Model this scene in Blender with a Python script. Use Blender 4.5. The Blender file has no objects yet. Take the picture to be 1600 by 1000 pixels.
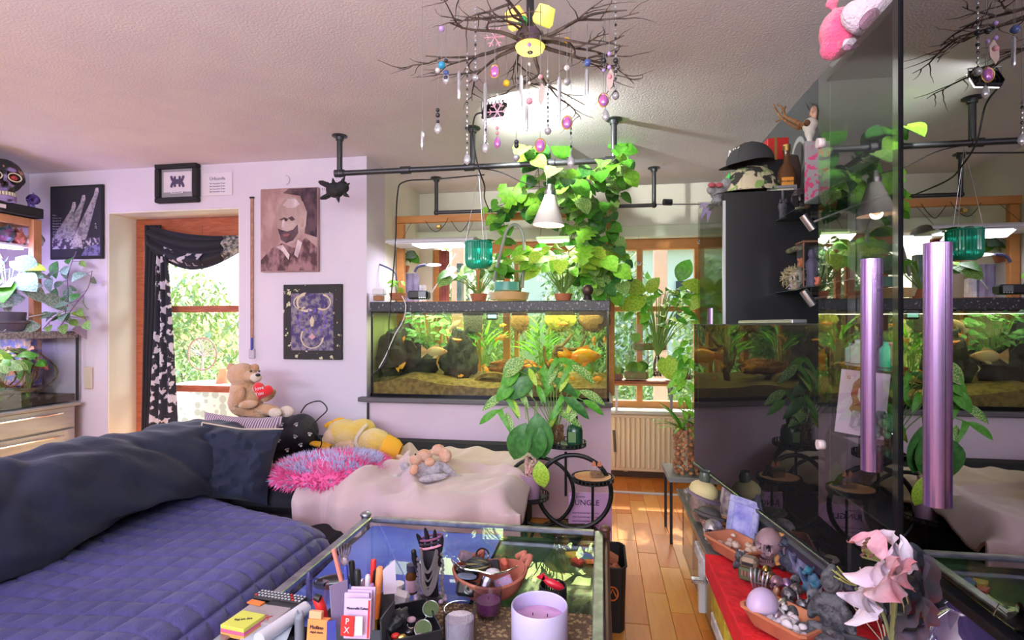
import bpy, bmesh, math, random
from mathutils import Vector, Matrix, Euler, noise
R = random.Random(11)
PI = math.pi
S = bpy.context.scene
COL = S.collection
# ---------------------------------------------------------------- camera, sky, sun, large lights, exposure
CAMH, YAW, F, HOR = 1.28, math.radians(9.35), 850.0, 508.0
cam = bpy.data.objects.new('camera', bpy.data.cameras.new('camera')); COL.objects.link(cam)
cam.location = (0, 0, CAMH); cam.rotation_euler = (PI/2, 0, YAW)
cam.data.sensor_width = 36; cam.data.lens = 36*F/1600; cam.data.shift_y = 8/1600; cam.data.clip_start = .02
S.camera = cam
W = bpy.data.worlds.new('sky'); S.world = W; W.use_nodes = True
_n = W.node_tree.nodes; _bg = _n['Background']
_sk = _n.new('ShaderNodeTexSky'); _sk.sky_type = 'NISHITA'; _sk.sun_disc = False
_sk.sun_elevation = math.radians(44); _sk.sun_rotation = math.radians(15); _sk.air_density = 1.2; _sk.dust_density = 3
W.node_tree.links.new(_sk.outputs[0], _bg.inputs[0]); _bg.inputs[1].default_value = 1.0
def light(name, kind, loc, power, col=(1,1,1), size=1, size_y=None, tgt=None, spot=None, blend=.3, rad=.05):
    l = bpy.data.lights.new(name, kind); l.energy = power; l.color = col
    if kind == 'AREA':
        l.size = size
        if size_y: l.shape = 'RECTANGLE'; l.size_y = size_y
    elif kind == 'SUN': l.angle = math.radians(1)
    else: l.shadow_soft_size = rad
    if kind == 'SPOT': l.spot_size = spot; l.spot_blend = blend
    o = bpy.data.objects.new(name, l); COL.objects.link(o); o.location = loc
    if tgt is not None: o.rotation_euler = (Vector(tgt)-Vector(loc)).to_track_quat('-Z', 'Y').to_euler()
    return o
light('sunlight', 'SUN', (1.5, 9, 7), 5.5, (1, .95, .86), tgt=(.9, 3.2, 0))
light('rear_fill_light', 'AREA', (-1.2, -2.3, 2.08), 72, (.95, .93, 1), 3.4, .55, tgt=(-1.0, 1.5, .9))  # added fill panel high behind the camera, not a known window
light('ceiling_fill_left', 'AREA', (-2.4, -.7, 1.75), 52, (.84, .82, 1), 1.4, 1.0, tgt=(-2.4, -.3, 2.4))  # added fill aimed at the ceiling, no lamp known here
light('ceiling_fill_right', 'AREA', (-.1, -.7, 1.75), 66, (1, .98, .96), 1.2, 1.0, tgt=(-.2, -.4, 2.4))  # second added ceiling fill, also without a known lamp
S.view_settings.view_transform = 'Standard'; S.view_settings.look = 'None'
S.view_settings.gamma = 1; S.view_settings.use_curve_mapping = False; S.view_settings.exposure = 0.16
S.cycles.max_bounces = 8; S.cycles.transparent_max_bounces = 24; S.cycles.glossy_bounces = 4
S.cycles.sample_clamp_indirect = 4; S.cycles.caustics_reflective = False; S.cycles.caustics_refractive = False

# ---------------------------------------------------------------- helpers: measured points
CT, ST = math.cos(YAW), math.sin(YAW)
def P(px, py, Y=None, X=None, Z=None):
    """world point seen along one line of sight at a known depth Y, wall X or height Z"""
    u, v = (px-800)/F, (HOR-py)/F
    dx, dy, dz = -ST+CT*u, CT+ST*u, v
    t = Y/dy if Y is not None else X/dx if X is not None else (Z-CAMH)/dz
    return Vector((dx*t, dy*t, CAMH+dz*t))
def PX(p, n=1):
    """size in metres of n pixels at point p"""
    return n*(-ST*p[0]+CT*p[1])/F
# ---------------------------------------------------------------- materials
MATS = {}
def mat(n, c, r=.6, m=0, c2=None, tex='noise', sc=8, lo=.42, hi=.58, bump=0, bs=60, emit=0, trans=0, ior=1.45, coat=0, c3=None, sc3=30, sheen=0, alpha=1, stretch=None, spec=.5, bd=.01):
    if n in MATS: return MATS[n]
    M = bpy.data.materials.new(n); M.use_nodes = True; MATS[n] = M
    T = M.node_tree; N = T.nodes; L = T.links; B = N['Principled BSDF']
    M.diffuse_color = (*c, 1)
    B.inputs['Base Color'].default_value = (*c, 1); B.inputs['Roughness'].default_value = r
    B.inputs['Metallic'].default_value = m; B.inputs['Transmission Weight'].default_value = trans
    B.inputs['IOR'].default_value = ior; B.inputs['Coat Weight'].default_value = coat
    B.inputs['Sheen Weight'].default_value = sheen; B.inputs['Alpha'].default_value = alpha
    B.inputs['Specular IOR Level'].default_value = spec
    tc = N.new('ShaderNodeTexCoord'); vec = tc.outputs['Object']
    if stretch:
        mp = N.new('ShaderNodeMapping'); mp.inputs['Scale'].default_value = stretch; L.new(vec, mp.inputs[0]); vec = mp.outputs[0]
    def pattern(kind, s):
        if kind == 'noise':
            t = N.new('ShaderNodeTexNoise'); t.inputs['Scale'].default_value = s; t.inputs['Detail'].default_value = 5; o = t.outputs[0]
        elif kind == 'voro':
            t = N.new('ShaderNodeTexVoronoi'); t.inputs['Scale'].default_value = s; o = t.outputs['Distance']
        elif kind == 'cell':
            t = N.new('ShaderNodeTexVoronoi'); t.inputs['Scale'].default_value = s; o = N.new('ShaderNodeSeparateColor'); L.new(t.outputs['Color'], o.inputs[0]); L.new(vec, t.inputs['Vector']); return o.outputs[0]
        elif kind == 'wave':
            t = N.new('ShaderNodeTexWave'); t.inputs['Scale'].default_value = s; t.inputs['Distortion'].default_value = 1.5; t.inputs['Detail'].default_value = 2; o = t.outputs[1]
        elif kind == 'stripe':
            t = N.new('ShaderNodeTexWave'); t.inputs['Scale'].default_value = s; t.inputs['Distortion'].default_value = 0; o = t.outputs[1]
        elif kind == 'rings':
            t = N.new('ShaderNodeTexVoronoi'); t.inputs['Scale'].default_value = s; t.inputs['Randomness'].default_value = .8
            L.new(vec, t.inputs['Vector'])
            a = N.new('ShaderNodeMath'); a.operation = 'SUBTRACT'; a.inputs[1].default_value = .33; L.new(t.outputs['Distance'], a.inputs[0])
            b = N.new('ShaderNodeMath'); b.operation = 'ABSOLUTE'; L.new(a.outputs[0], b.inputs[0]); return b.outputs[0]
        L.new(vec, t.inputs['Vector']); return o
    def ramp(src, lo, hi, ca, cb):
        rp = N.new('ShaderNodeMapRange'); rp.inputs[1].default_value = lo; rp.inputs[2].default_value = hi; L.new(src, rp.inputs[0])
        mx = N.new('ShaderNodeMix'); mx.data_type = 'RGBA'; L.new(rp.outputs[0], mx.inputs[0])
        for k, q in ((6, ca), (7, cb)):
            if isinstance(q, tuple): mx.inputs[k].default_value = (*q, 1)
            else: L.new(q, mx.inputs[k])
        return mx.outputs[2]
    if c2:
        out = ramp(pattern(tex, sc), lo, hi, c, c2)
        if c3: out = ramp(pattern('noise', sc3), .55, .62, out, c3)
        L.new(out, B.inputs['Base Color'])
        if emit: L.new(out, B.inputs['Emission Color'])
    if emit:
        B.inputs['Emission Strength'].default_value = emit
        if not c2: B.inputs['Emission Color'].default_value = (*c, 1)
    if bump:
        t = N.new('ShaderNodeTexNoise'); t.inputs['Scale'].default_value = bs; t.inputs['Detail'].default_value = 4; L.new(vec, t.inputs['Vector'])
        b = N.new('ShaderNodeBump'); b.inputs['Strength'].default_value = bump; b.inputs['Distance'].default_value = bd
        L.new(t.outputs[0], b.inputs['Height']); L.new(b.outputs[0], B.inputs['Normal'])
    return M
def pane(n, tint=(1,1,1), gloss=.12, rough=0, body=None, bodyw=0):
    """thin glass: tinted see-through with a surface reflection"""
    if n in MATS: return MATS[n]
    M = bpy.data.materials.new(n); M.use_nodes = True; MATS[n] = M; T = M.node_tree; N = T.nodes; L = T.links
    N.remove(N['Principled BSDF']); out = N['Material Output']
    tr = N.new('ShaderNodeBsdfTransparent'); tr.inputs[0].default_value = (*tint, 1)
    gl = N.new('ShaderNodeBsdfGlossy'); gl.inputs['Roughness'].default_value = rough
    lw = N.new('ShaderNodeLayerWeight'); lw.inputs[0].default_value = .5; ge = N.new('ShaderNodeNewGeometry')
    def mth(op, a, b):
        q = N.new('ShaderNodeMath'); q.operation = op; q.use_clamp = True
        for k, x in ((0, a), (1, b)):
            if isinstance(x, (int, float)): q.inputs[k].default_value = x
            else: L.new(x, q.inputs[k])
        return q.outputs[0]
    sch = mth('ADD', mth('MULTIPLY', mth('POWER', lw.outputs['Facing'], 5), .9), max(0, gloss+.03))
    fac = mth('MULTIPLY', sch, mth('SUBTRACT', 1, ge.outputs['Backfacing'])); src = tr.outputs[0]
    if body:
        df = N.new('ShaderNodeBsdfDiffuse'); df.inputs[0].default_value = (*body, 1)
        m2 = N.new('ShaderNodeMixShader'); m2.inputs[0].default_value = bodyw; L.new(tr.outputs[0], m2.inputs[1]); L.new(df.outputs[0], m2.inputs[2]); src = m2.outputs[0]
    mx = N.new('ShaderNodeMixShader'); L.new(fac, mx.inputs[0]); L.new(src, mx.inputs[1]); L.new(gl.outputs[0], mx.inputs[2])
    L.new(mx.outputs[0], out.inputs[0]); return M
# ---------------------------------------------------------------- mesh builder
def frame(d, up=(0, 0, 1)):
    d = Vector(d).normalized(); u = Vector(up)
    if abs(d.dot(u.normalized())) > .98: u = Vector((1, 0, 0))
    x = d.cross(u).normalized(); z = x.cross(d)
    return Matrix((x, d, z)).transposed()
def rot(rx=0, ry=0, rz=0): return Euler((math.radians(rx), math.radians(ry), math.radians(rz))).to_matrix()
class MB:
    def __init__(s, loc=None, r=None, sc=1):
        s.V, s.F, s.MI, s.SM = [], [], [], []; s.m = 0
        s.T = Matrix.Translation(Vector(loc) if loc is not None else Vector()) @ (r.to_4x4() if r is not None else Matrix.Identity(4)) @ Matrix.Scale(sc, 4)
    def add(s, vs, fs, smooth=True):
        o = len(s.V); s.V += [s.T @ Vector(v) for v in vs]
        for f in fs: s.F.append([i+o for i in f]); s.MI.append(s.m); s.SM.append(smooth)
        return s
    def box(s, c, d, r=None, b=0):
        hx, hy, hz = (k/2 for k in d); c = Vector(c); r = r or Matrix.Identity(3)
        if b <= 0:
            vs = [c+r@Vector((x*hx, y*hy, z*hz)) for x in (-1, 1) for y in (-1, 1) for z in (-1, 1)]
            return s.add(vs, [(0,1,3,2),(4,6,7,5),(0,4,5,1),(2,3,7,6),(0,2,6,4),(1,5,7,3)], False)
        b = min(b, hx*.99, hy*.99, hz*.99); vs = []; idx = {}
        for x in (-1, 1):
            for y in (-1, 1):
                for z in (-1, 1):
                    for a in range(3):
                        q = [x*(hx-b), y*(hy-b), z*(hz-b)]; q[a] = (x, y, z)[a]*(hx, hy, hz)[a]
                        idx[(x, y, z, a)] = len(vs); vs.append(c+r@Vector(q))
        fs = []
        for a in range(3):
            b1, b2 = (a+1) % 3, (a+2) % 3
            for sg in (-1, 1):
                f = []
                for p, q in ((-1,-1),(1,-1),(1,1),(-1,1)):
                    k = [0,0,0]; k[a] = sg; k[b1] = p; k[b2] = q; f.append(idx[(*k, a)])
                fs.append(f if sg > 0 else f[::-1])
            for p in (-1, 1):
                for q in (-1, 1):
                    k = [0,0,0]; k[b1] = p; k[b2] = q; f = []
                    for sg, w in ((-1, b1), (1, b1), (1, b2), (-1, b2)):
                        k[a] = sg; f.append(idx[(*k, w)])
                    fs.append(f if p*q > 0 else f[::-1])
        for x in (-1, 1):
            for y in (-1, 1):
                for z in (-1, 1):
                    f = [idx[(x, y, z, a)] for a in range(3)]; fs.append(f if x*y*z > 0 else f[::-1])
        return s.add(vs, fs, False)
    def tube(s, pts, r, n=8, caps=True, flat=1):
        pts = [Vector(p) for p in pts]; k = len(pts); rs = r if isinstance(r, (list, tuple)) else [r]*k
        vs = []; up = Vector((0, 0, 1)); px = None
        for i, p in enumerate(pts):
            d = (pts[min(i+1, k-1)]-pts[max(i-1, 0)]).normalized() if k > 1 else up
            if px is None: px = d.cross(up if abs(d.z) < .95 else Vector((1, 0, 0))).normalized()
            else: px = (px-d*px.dot(d)).normalized()
            py = d.cross(px)
            for j in range(n):
                a = 2*PI*j/n; vs.append(p+(px*math.cos(a)+py*math.sin(a)*flat)*rs[i])
        fs = [(i*n+j, i*n+(j+1) % n, (i+1)*n+(j+1) % n, (i+1)*n+j) for i in range(k-1) for j in range(n)]
        s.add(vs, fs)
        if caps:
            o = len(s.V)-k*n
            s.F += [[o+j for j in range(n)][::-1], [o+(k-1)*n+j for j in range(n)]]; s.MI += [s.m]*2; s.SM += [False]*2
        return s
    def lathe(s, prof, c=(0, 0, 0), n=24, r=None, sx=1, sy=1):
        c = Vector(c); r = r or Matrix.Identity(3); vs = []
        for (q, z) in prof:
            for j in range(n): vs.append(c+r@Vector((q*sx*math.cos(2*PI*j/n), q*sy*math.sin(2*PI*j/n), z)))
        return s.add(vs, [(i*n+j, i*n+(j+1) % n, (i+1)*n+(j+1) % n, (i+1)*n+j) for i in range(len(prof)-1) for j in range(n)])
    def cyl(s, c, r, h, n=20, rm=None, r2=None): return s.lathe([(0, 0), (r, 0), (r, .0001), (r2 or r, h-.0001), (r2 or r, h), (0, h)], c, n, rm)
    def sph(s, c, rad, r=None, n=14, f=None):
        c = Vector(c); r = r or Matrix.Identity(3); rad = (rad,)*3 if not isinstance(rad, (tuple, list, Vector)) else rad
        m = max(4, n//2+1); vs = []
        for i in range(m+1):
            th = PI*i/m
            for j in range(n):
                d = Vector((math.sin(th)*math.cos(2*PI*j/n), math.sin(th)*math.sin(2*PI*j/n), math.cos(th)))
                k = f(d) if f else 1; vs.append(c+r@Vector((d.x*rad[0]*k, d.y*rad[1]*k, d.z*rad[2]*k)))
        return s.add(vs, [(i*n+j, (i+1)*n+j, (i+1)*n+(j+1) % n, i*n+(j+1) % n) for i in range(m) for j in range(n)])
    def grid(s, f, nu, nv, wrap=False):
        vs = [f(i/nu, j/nv) for i in range(nu+(0 if wrap else 1)) for j in range(nv+1)]; k = nv+1; w = nu if wrap else nu+1
        return s.add(vs, [(i*k+j, ((i+1) % w)*k+j, ((i+1) % w)*k+j+1, i*k+j+1) for i in range(nu) for j in range(nv)])
    def poly(s, pts, h, c=(0, 0, 0), r=None):
        """outline in local x,z extruded along local y by h"""
        c = Vector(c); r = r or Matrix.Identity(3); n = len(pts)
        vs = [c+r@Vector((x, -h/2, z)) for x, z in pts]+[c+r@Vector((x, h/2, z)) for x, z in pts]
        return s.add(vs, [list(range(n)), list(range(n, 2*n))[::-1]]+[(i, i+n, (i+1) % n+n, (i+1) % n) for i in range(n)], False)
    def build(s, name, ms, parent=None, label=None, cat=None, group=None, kind=None, mods=None):
        if not isinstance(ms, (list, tuple)): ms = [ms]
        me = bpy.data.meshes.new(name)
        if parent is not None: L0 = WL[parent.name]
        elif s.V:
            xs = [v.x for v in s.V]; ys = [v.y for v in s.V]; L0 = Vector(((min(xs)+max(xs))/2, (min(ys)+max(ys))/2, min(v.z for v in s.V)))
        else: L0 = Vector()
        me.from_pydata([v-L0 for v in s.V], [], s.F)
        for m in ms: me.materials.append(m)
        me.polygons.foreach_set('material_index', s.MI); me.polygons.foreach_set('use_smooth', s.SM); me.update(); me.set_sharp_from_angle(angle=.75)
        o = bpy.data.objects.new(name, me); COL.objects.link(o)
        if parent is not None: o.parent = parent; WL[o.name] = L0
        else: o.location = L0; WL[o.name] = L0
        tag(o, label, cat, group, kind)
        return o
WL = {}
def tag(o, label=None, cat=None, group=None, kind=None):
    if label: o['label'] = label
    if cat: o['category'] = cat
    if group: o['group'] = group
    if kind: o['kind'] = kind
    return o
def T(name, label, cat, loc, group=None):
    o = bpy.data.objects.new(name, None); o.empty_display_size = .05; COL.objects.link(o)
    o.location = loc; WL[o.name] = Vector(loc); return tag(o, label, cat, group)
def struct(mb, name, m, parent=None, **k): return mb.build(name, m, parent, kind='structure' if parent is None else None, **k)
def dup(root, loc, rz=None, label=None, group=None):
    r = root.copy(); COL.objects.link(r); r.location = loc; WL[r.name] = Vector(loc)
    if rz is not None: r.rotation_euler[2] = rz
    if label: r['label'] = label
    if group: r['group'] = group
    for ch in list(root.children):
        c = ch.copy(); COL.objects.link(c); c.parent = r
        for g in list(ch.children):
            d = g.copy(); COL.objects.link(d); d.parent = c
    return r
def soft(o, lv=1):
    m = o.modifiers.new('s', 'SUBSURF'); m.levels = lv; m.render_levels = lv; return o
def blob(name, ells, m, parent, vox=.008, fur=0):
    b = MB()
    for e in ells: b.sph(e[0], e[1], e[2] if len(e) > 2 else None, 14)
    o = b.build(name, m, parent)
    r = o.modifiers.new('r', 'REMESH'); r.mode = 'VOXEL'; r.voxel_size = vox; r.use_smooth_shade = True
    sm = o.modifiers.new('s', 'SMOOTH'); sm.iterations = 4; sm.factor = .5
    if fur:
        t = bpy.data.textures.new('fur', 'CLOUDS'); t.noise_scale = .012
        d = o.modifiers.new('d', 'DISPLACE'); d.texture = t; d.strength = fur; d.mid_level = .5
    return o
def text(s, size, loc, r, m, parent, name='lettering', ext=.0008, align='CENTER'):
    c = bpy.data.curves.new(name, 'FONT'); c.body = s; c.size = size; c.extrude = ext; c.align_x = align; c.align_y = 'CENTER'; c.resolution_u = 2
    q = bpy.data.objects.new('lettering_source', c); COL.objects.link(q); bpy.context.view_layer.update()
    me = bpy.data.meshes.new_from_object(q); bpy.data.objects.remove(q); me.materials.clear(); me.materials.append(m)
    o = bpy.data.objects.new(name, me); COL.objects.link(o)
    L0 = WL[parent.name] if parent is not None else Vector()
    o.matrix_basis = Matrix.Translation(Vector(loc)-L0) @ r.to_4x4(); o.parent = parent; return o
def line(name, m, parent, pts, r, n=8): return MB().tube(pts, r, n).build(name, m, parent)
def one(name, label, cat, m, f, group=None):
    b = MB(); f(b); return b.build(name, m, None, label, cat, group)
FACE = rot(90, 0, 0)          # text standing up, read from -Y
# leaves ---------------------------------------------------------------
LEAF = {}
def leafmesh(kind, m):
    k = (kind, m.name)
    if k in LEAF: return LEAF[k]
    nu = 8; pr = {'heart': lambda t: .52*math.sin(PI*min(1, t*.82+.18))**.8 if t > .02 else .16,
          'lance': lambda t: .20*math.sin(PI*t)**.7, 'oval': lambda t: .36*math.sin(PI*t)**.75,
          'split': lambda t: (.5 if int(t*8) % 2 else .26)*math.sin(PI*min(1, t*.85+.15))**.6, 'strap': lambda t: .075*(1-t*.8)}[kind]
    vs = []; fs = []
    for i in range(nu+1):
        t = i/nu; w = pr(t) if i < nu else 0.004; z = -.28*t*t+.05*math.sin(t*3)
        back = .12 if (kind in ('heart', 'split') and i == 0) else 0
        for sx in (-1, 0, 1): vs.append((sx*w, t-(back if sx else 0), z+(.22*w if sx else 0)+(0 if sx else 0)))
    for i in range(nu):
        for j in range(2): fs.append((i*3+j, i*3+j+1, i*3+j+4, i*3+j+3))
    me = bpy.data.meshes.new('leaf'); me.from_pydata(vs, [], fs); me.materials.append(m); me.polygons.foreach_set('use_smooth', [True]*len(fs)); me.update()
    LEAF[k] = me; return me
def leaf(parent, kind, m, pos, d, L, up=(0, 0, 1), w=1, name='leaf'):
    o = bpy.data.objects.new(name, leafmesh(kind, m)); COL.objects.link(o)
    fm = frame(d, up).to_4x4() @ Matrix.Diagonal((L*w, L, L, 1))
    o.matrix_basis = Matrix.Translation(Vector(pos)-WL[parent.name]) @ fm; o.parent = parent; return o
def rv(a=1): return Vector((R.uniform(-a, a), R.uniform(-a, a), R.uniform(-a, a)))
def sprout(t, base, h, spread, n, L, kind, ms, stem, sr=.002, droop=.3, lean=(0, 0, 0), w=1, toward=-.35):
    """stems rising from base, a leaf at each tip"""
    b = MB(); base = Vector(base)
    for i in range(n):
        a = R.uniform(0, 2*PI); q = spread*R.uniform(.2, 1); hh = h*R.uniform(.45, 1)
        tip = base+Vector((math.cos(a)*q, math.sin(a)*q*.7, hh))+Vector(lean)*hh
        mid = base.lerp(tip, .55)+Vector((0, 0, hh*.15))
        b.tube([base+rv(.006), mid, tip], [sr*1.3, sr, sr*.7], 4, False)
        d = Vector((math.cos(a), math.sin(a)*.6+toward, -droop+R.uniform(-.3, .5)))
        leaf(t, kind, R.choice(ms), tip, d, L*R.uniform(.65, 1.1), (R.uniform(-.5, .5), -.9, .9), w)
    b.build('stem', stem, t)
def bez(ps, n=16):
    ps = [Vector(p) for p in ps]; out = []
    k = len(ps)
    for i in range(k-1):
        p0, p1, p2, p3 = ps[max(i-1, 0)], ps[i], ps[i+1], ps[min(i+2, k-1)]
        for j in range(n):
            t = j/n; out.append(.5*((2*p1)+(p2-p0)*t+(2*p0-5*p1+4*p2-p3)*t*t+(3*p1-p0-3*p2+p3)*t**3))
    out.append(ps[-1]); return out
def vine(t, path, every, L, kind, ms, stem, sr=.003, out=.04):
    pts = bez(path, 10); b = MB(); b.tube(pts, sr, 5); acc = 0
    for i in range(1, len(pts)):
        acc += (pts[i]-pts[i-1]).length
        while acc > every:
            acc -= every; a = rv(1); a.y -= .5; a.normalize(); q = pts[i]+a*out*R.uniform(.5, 1.3)
            b.tube([pts[i], q], sr*.6, 4, False)
            leaf(t, kind, R.choice(ms), q, (a.x, a.y-.2, -.5+R.uniform(-.3, .3)), L*R.uniform(.6, 1.15), (R.uniform(-.4, .4), -1, .7))
    b.build('vine', stem, t)
# palette ---------------------------------------------------------------
white = mat('white_paint', (.78, .75, .79), .8, bump=.25, bs=90)
lilac_wall = mat('lilac_plaster', (.70, .63, .76), .85, c2=(.74, .67, .78), sc=1.5, bump=.2, bs=120)
cream_wall = mat('pale_plaster', (.80, .79, .70), .85, bump=.2, bs=120)
ceil_m = mat('rough_ceiling_plaster', (.80, .76, .81), .9, c2=(.77, .72, .79), sc=3, bump=.55, bs=95, bd=.005)
steel = mat('steel', (.6, .6, .62), .3, 1); chrome = mat('chrome', (.85, .85, .88), .12, 1)
pipe_m = mat('dark_pipe', (.085, .09, .10), .4, .8, bump=.1)
black = mat('black_plastic', (.018, .018, .022), .4); matte_black = mat('matt_black', (.02, .02, .024), .75)
gloss_black = mat('gloss_black', (.012, .012, .015), .12, coat=.5)
orange_wood = mat('orange_wood', (.62, .27, .08), .5, c2=(.54, .22, .06), sc=9, lo=.3, hi=.7, stretch=(1, 1, 5))
red_wood = mat('red_wood', (.45, .13, .06), .5, c2=(.36, .09, .045), sc=12, stretch=(1, 1, 8))
green1 = mat('leaf_green', (.07, .30, .02), .45, c2=(.12, .40, .035), sc=6); green2 = mat('leaf_bright', (.16, .46, .03), .45, c2=(.26, .58, .05), sc=5)
green3 = mat('leaf_dark', (.035, .15, .03), .4, c2=(.07, .24, .05), sc=6); green4 = mat('leaf_yellow', (.50, .66, .07), .5, c2=(.24, .50, .04), sc=14)
green5 = mat('leaf_variegated', (.10, .30, .05), .45, c2=(.50, .62, .22), sc=22, lo=.5, hi=.56); green6 = mat('leaf_grey_green', (.16, .32, .22), .5, c2=(.42, .52, .50), sc=14, lo=.5, hi=.6)
LV = [green1, green1, green2, green5]; stem_m = mat('stem_green', (.20, .34, .08), .6); bark_m = mat('twig_bark', (.055, .04, .035), .85, c2=(.12, .09, .08), sc=25, bump=.6, bs=50)
soil = mat('soil', (.07, .045, .03), .95, bump=1, bs=150); terracotta = mat('terracotta', (.55, .20, .10), .75, c2=(.45, .15, .08), sc=10)
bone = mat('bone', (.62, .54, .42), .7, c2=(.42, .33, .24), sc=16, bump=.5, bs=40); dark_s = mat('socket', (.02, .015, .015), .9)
clear = pane('clear_glass', (.97, .98, .98), .06); tank_glass = pane('tank_glass', (.97, .99, .95), .0)
water_m = None
silver_fig = mat('pewter', (.32, .31, .34), .35, .8, c2=(.12, .11, .14), sc=40, lo=.4, hi=.6, bump=.5, bs=90)
dark_fig = mat('dark_resin', (.045, .045, .055), .45, c2=(.10, .10, .12), sc=30, bump=.5, bs=80)
paper = mat('paper', (.82, .76, .84), .8); red_m = mat('red_plastic', (.75, .03, .03), .4); orange_m = mat('orange_plastic', (.85, .22, .04), .45)
brass = mat('brass', (.65, .45, .15), .3, 1); blue_m = mat('blue_plastic', (.06, .08, .42), .4)
def skull(t, c, h, yaw, m, pitch=0, teeth=None, name='cranium'):
    """skull h tall, centred at c, facing -Y turned by yaw degrees; parts go under t"""
    r = rot(pitch, 0, yaw); b = MB(c, r, h/2)
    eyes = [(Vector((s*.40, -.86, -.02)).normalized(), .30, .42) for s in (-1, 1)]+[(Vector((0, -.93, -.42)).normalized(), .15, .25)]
    def f(d):
        k = 1.0
        if d.z < -.05 and d.y > -.3: k -= .35*min(1, (-d.z-.05)*1.3)
        if abs(d.x) > .5 and d.z < 0: k -= .25*(-d.z)
        for e, w, q in eyes:
            a = (d-e).length
            if a < w: k -= q*(1-(a/w)**4)
            elif a < w*1.5: k += .06*(1-abs(a/w-1.25)*4)
        return k
    n0 = len(b.F); b.sph((0, 0, .08), (.74, .95, .92), None, 46 if h > .07 else 30, f)
    ce = b.T.translation
    Ti = b.T.inverted()
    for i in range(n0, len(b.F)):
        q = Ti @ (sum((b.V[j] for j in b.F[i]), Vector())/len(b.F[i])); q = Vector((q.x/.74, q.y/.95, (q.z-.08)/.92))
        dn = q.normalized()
        if any((dn-e).length < w*.78 for e, w, _ in eyes): b.MI[i] = 1  # dark sockets: painted ornament finish with cavity shade put into the colour
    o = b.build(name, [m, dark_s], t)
    j = MB(c, r, h/2); j.grid(lambda u, v: Vector((.42*math.sin((u-.5)*PI), -.28-.48*math.cos((u-.5)*PI), -.98+.26*v-.03*math.cos(u*30))), 14, 3)
    j.sph((0, -.55, -.95), (.36, .28, .10), None, 12); j.build('jaw', m, t)
    tt = MB(c, r, h/2)
    for i in range(8):
        a = (i-3.5)*.27; tt.box((.40*math.sin(a), -.36-.46*math.cos(a), -.66), (.085, .06, .17), rot(0, 0, math.degrees(a)), .02)
    tt.build('teeth', teeth or m, t)
    return o
# ================================================================ the room shell
XL, XR, YB, YW, HC = -4.41, 1.02, 4.70, 3.58, 2.46
XB = -1.617                                   # left side of the planted bay
floor_m = [mat('floor_plank_%d' % i, c, .38, c2=c2, tex='noise', sc=5, lo=.3, hi=.7, stretch=(9, 1, 1), bump=.06, bs=30, spec=.3) for i, (c, c2) in enumerate([((.80, .30, .055), (.70, .24, .04)), ((.84, .38, .08), (.76, .31, .06)), ((.74, .24, .035), (.66, .20, .03))])]
f = struct(MB().box((-1.72, 1.1, -.05), (5.6, 7.4, .09)), 'floor', floor_m[1])
proto = {}
k = 0
for i in range(11):
    y = 1.0-.17*(i % 3); x = -.16+i*.103
    while y < 4.66:
        L = .46; y1 = min(y+L, 4.68)
        key = (k % 3, round(y1-y, 2))
        if key not in proto:
            o = MB().box((0, 0, 0), (.1015, y1-y-.002, .008), None, .0012); o = o.build('plank', floor_m[k % 3]); proto[key] = o.data; o.data.name = 'plank'; bpy.data.objects.remove(o)
        o = bpy.data.objects.new('plank', proto[key]); COL.objects.link(o); o.parent = f
        o.location = Vector((x, (y+y1)/2, -.0085+.004+.0005*((k*7) % 3)))-WL['floor']; y = y1; k += R.choice([1, 2, 2, 4])
    k += 1
struct(MB().box(((XL+XR)/2, 1.1, HC+.05), (5.6, 7.4, .1)), 'ceiling', ceil_m)
DX0, DX1, DZ = -3.705, -2.60, 2.135
b = MB(); Yc = YW+.16
b.box(((XL+DX0)/2-.05, Yc, HC/2), (DX0-XL+.1, .32, HC)); b.box(((DX1+XB)/2, Yc, HC/2), (XB-DX1, .32, HC)); b.box(((DX0+DX1)/2, Yc, (HC+DZ)/2), (DX1-DX0, .32, HC-DZ))
struct(b, 'wall_back', lilac_wall)
b = MB(); b.box((DX0+.004, YW+.13, DZ/2), (.008, .25, DZ)); b.box((DX1-.004, YW+.13, DZ/2), (.008, .25, DZ)); b.box(((DX0+DX1)/2, YW+.13, DZ-.004), (DX1-DX0-.016, .25, .008))
struct(b, 'trim_1', cream_wall)
struct(MB().box((XL-.05, .55, HC/2), (.1, 6.1, HC)), 'wall_left', lilac_wall)
struct(MB().box((XB-.04, 4.3, HC/2), (.08, .8, HC)), 'wall_bay_side', cream_wall)
papr = mat('swirl_wallpaper', (.085, .09, .10), .6, c2=(.42, .42, .43), tex='rings', sc=2.9, lo=.04, hi=.022, bump=.1, bs=200)
struct(MB().box((XR+.05, 1.1, HC/2), (.1, 7.4, HC)), 'wall_right', papr)
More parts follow.
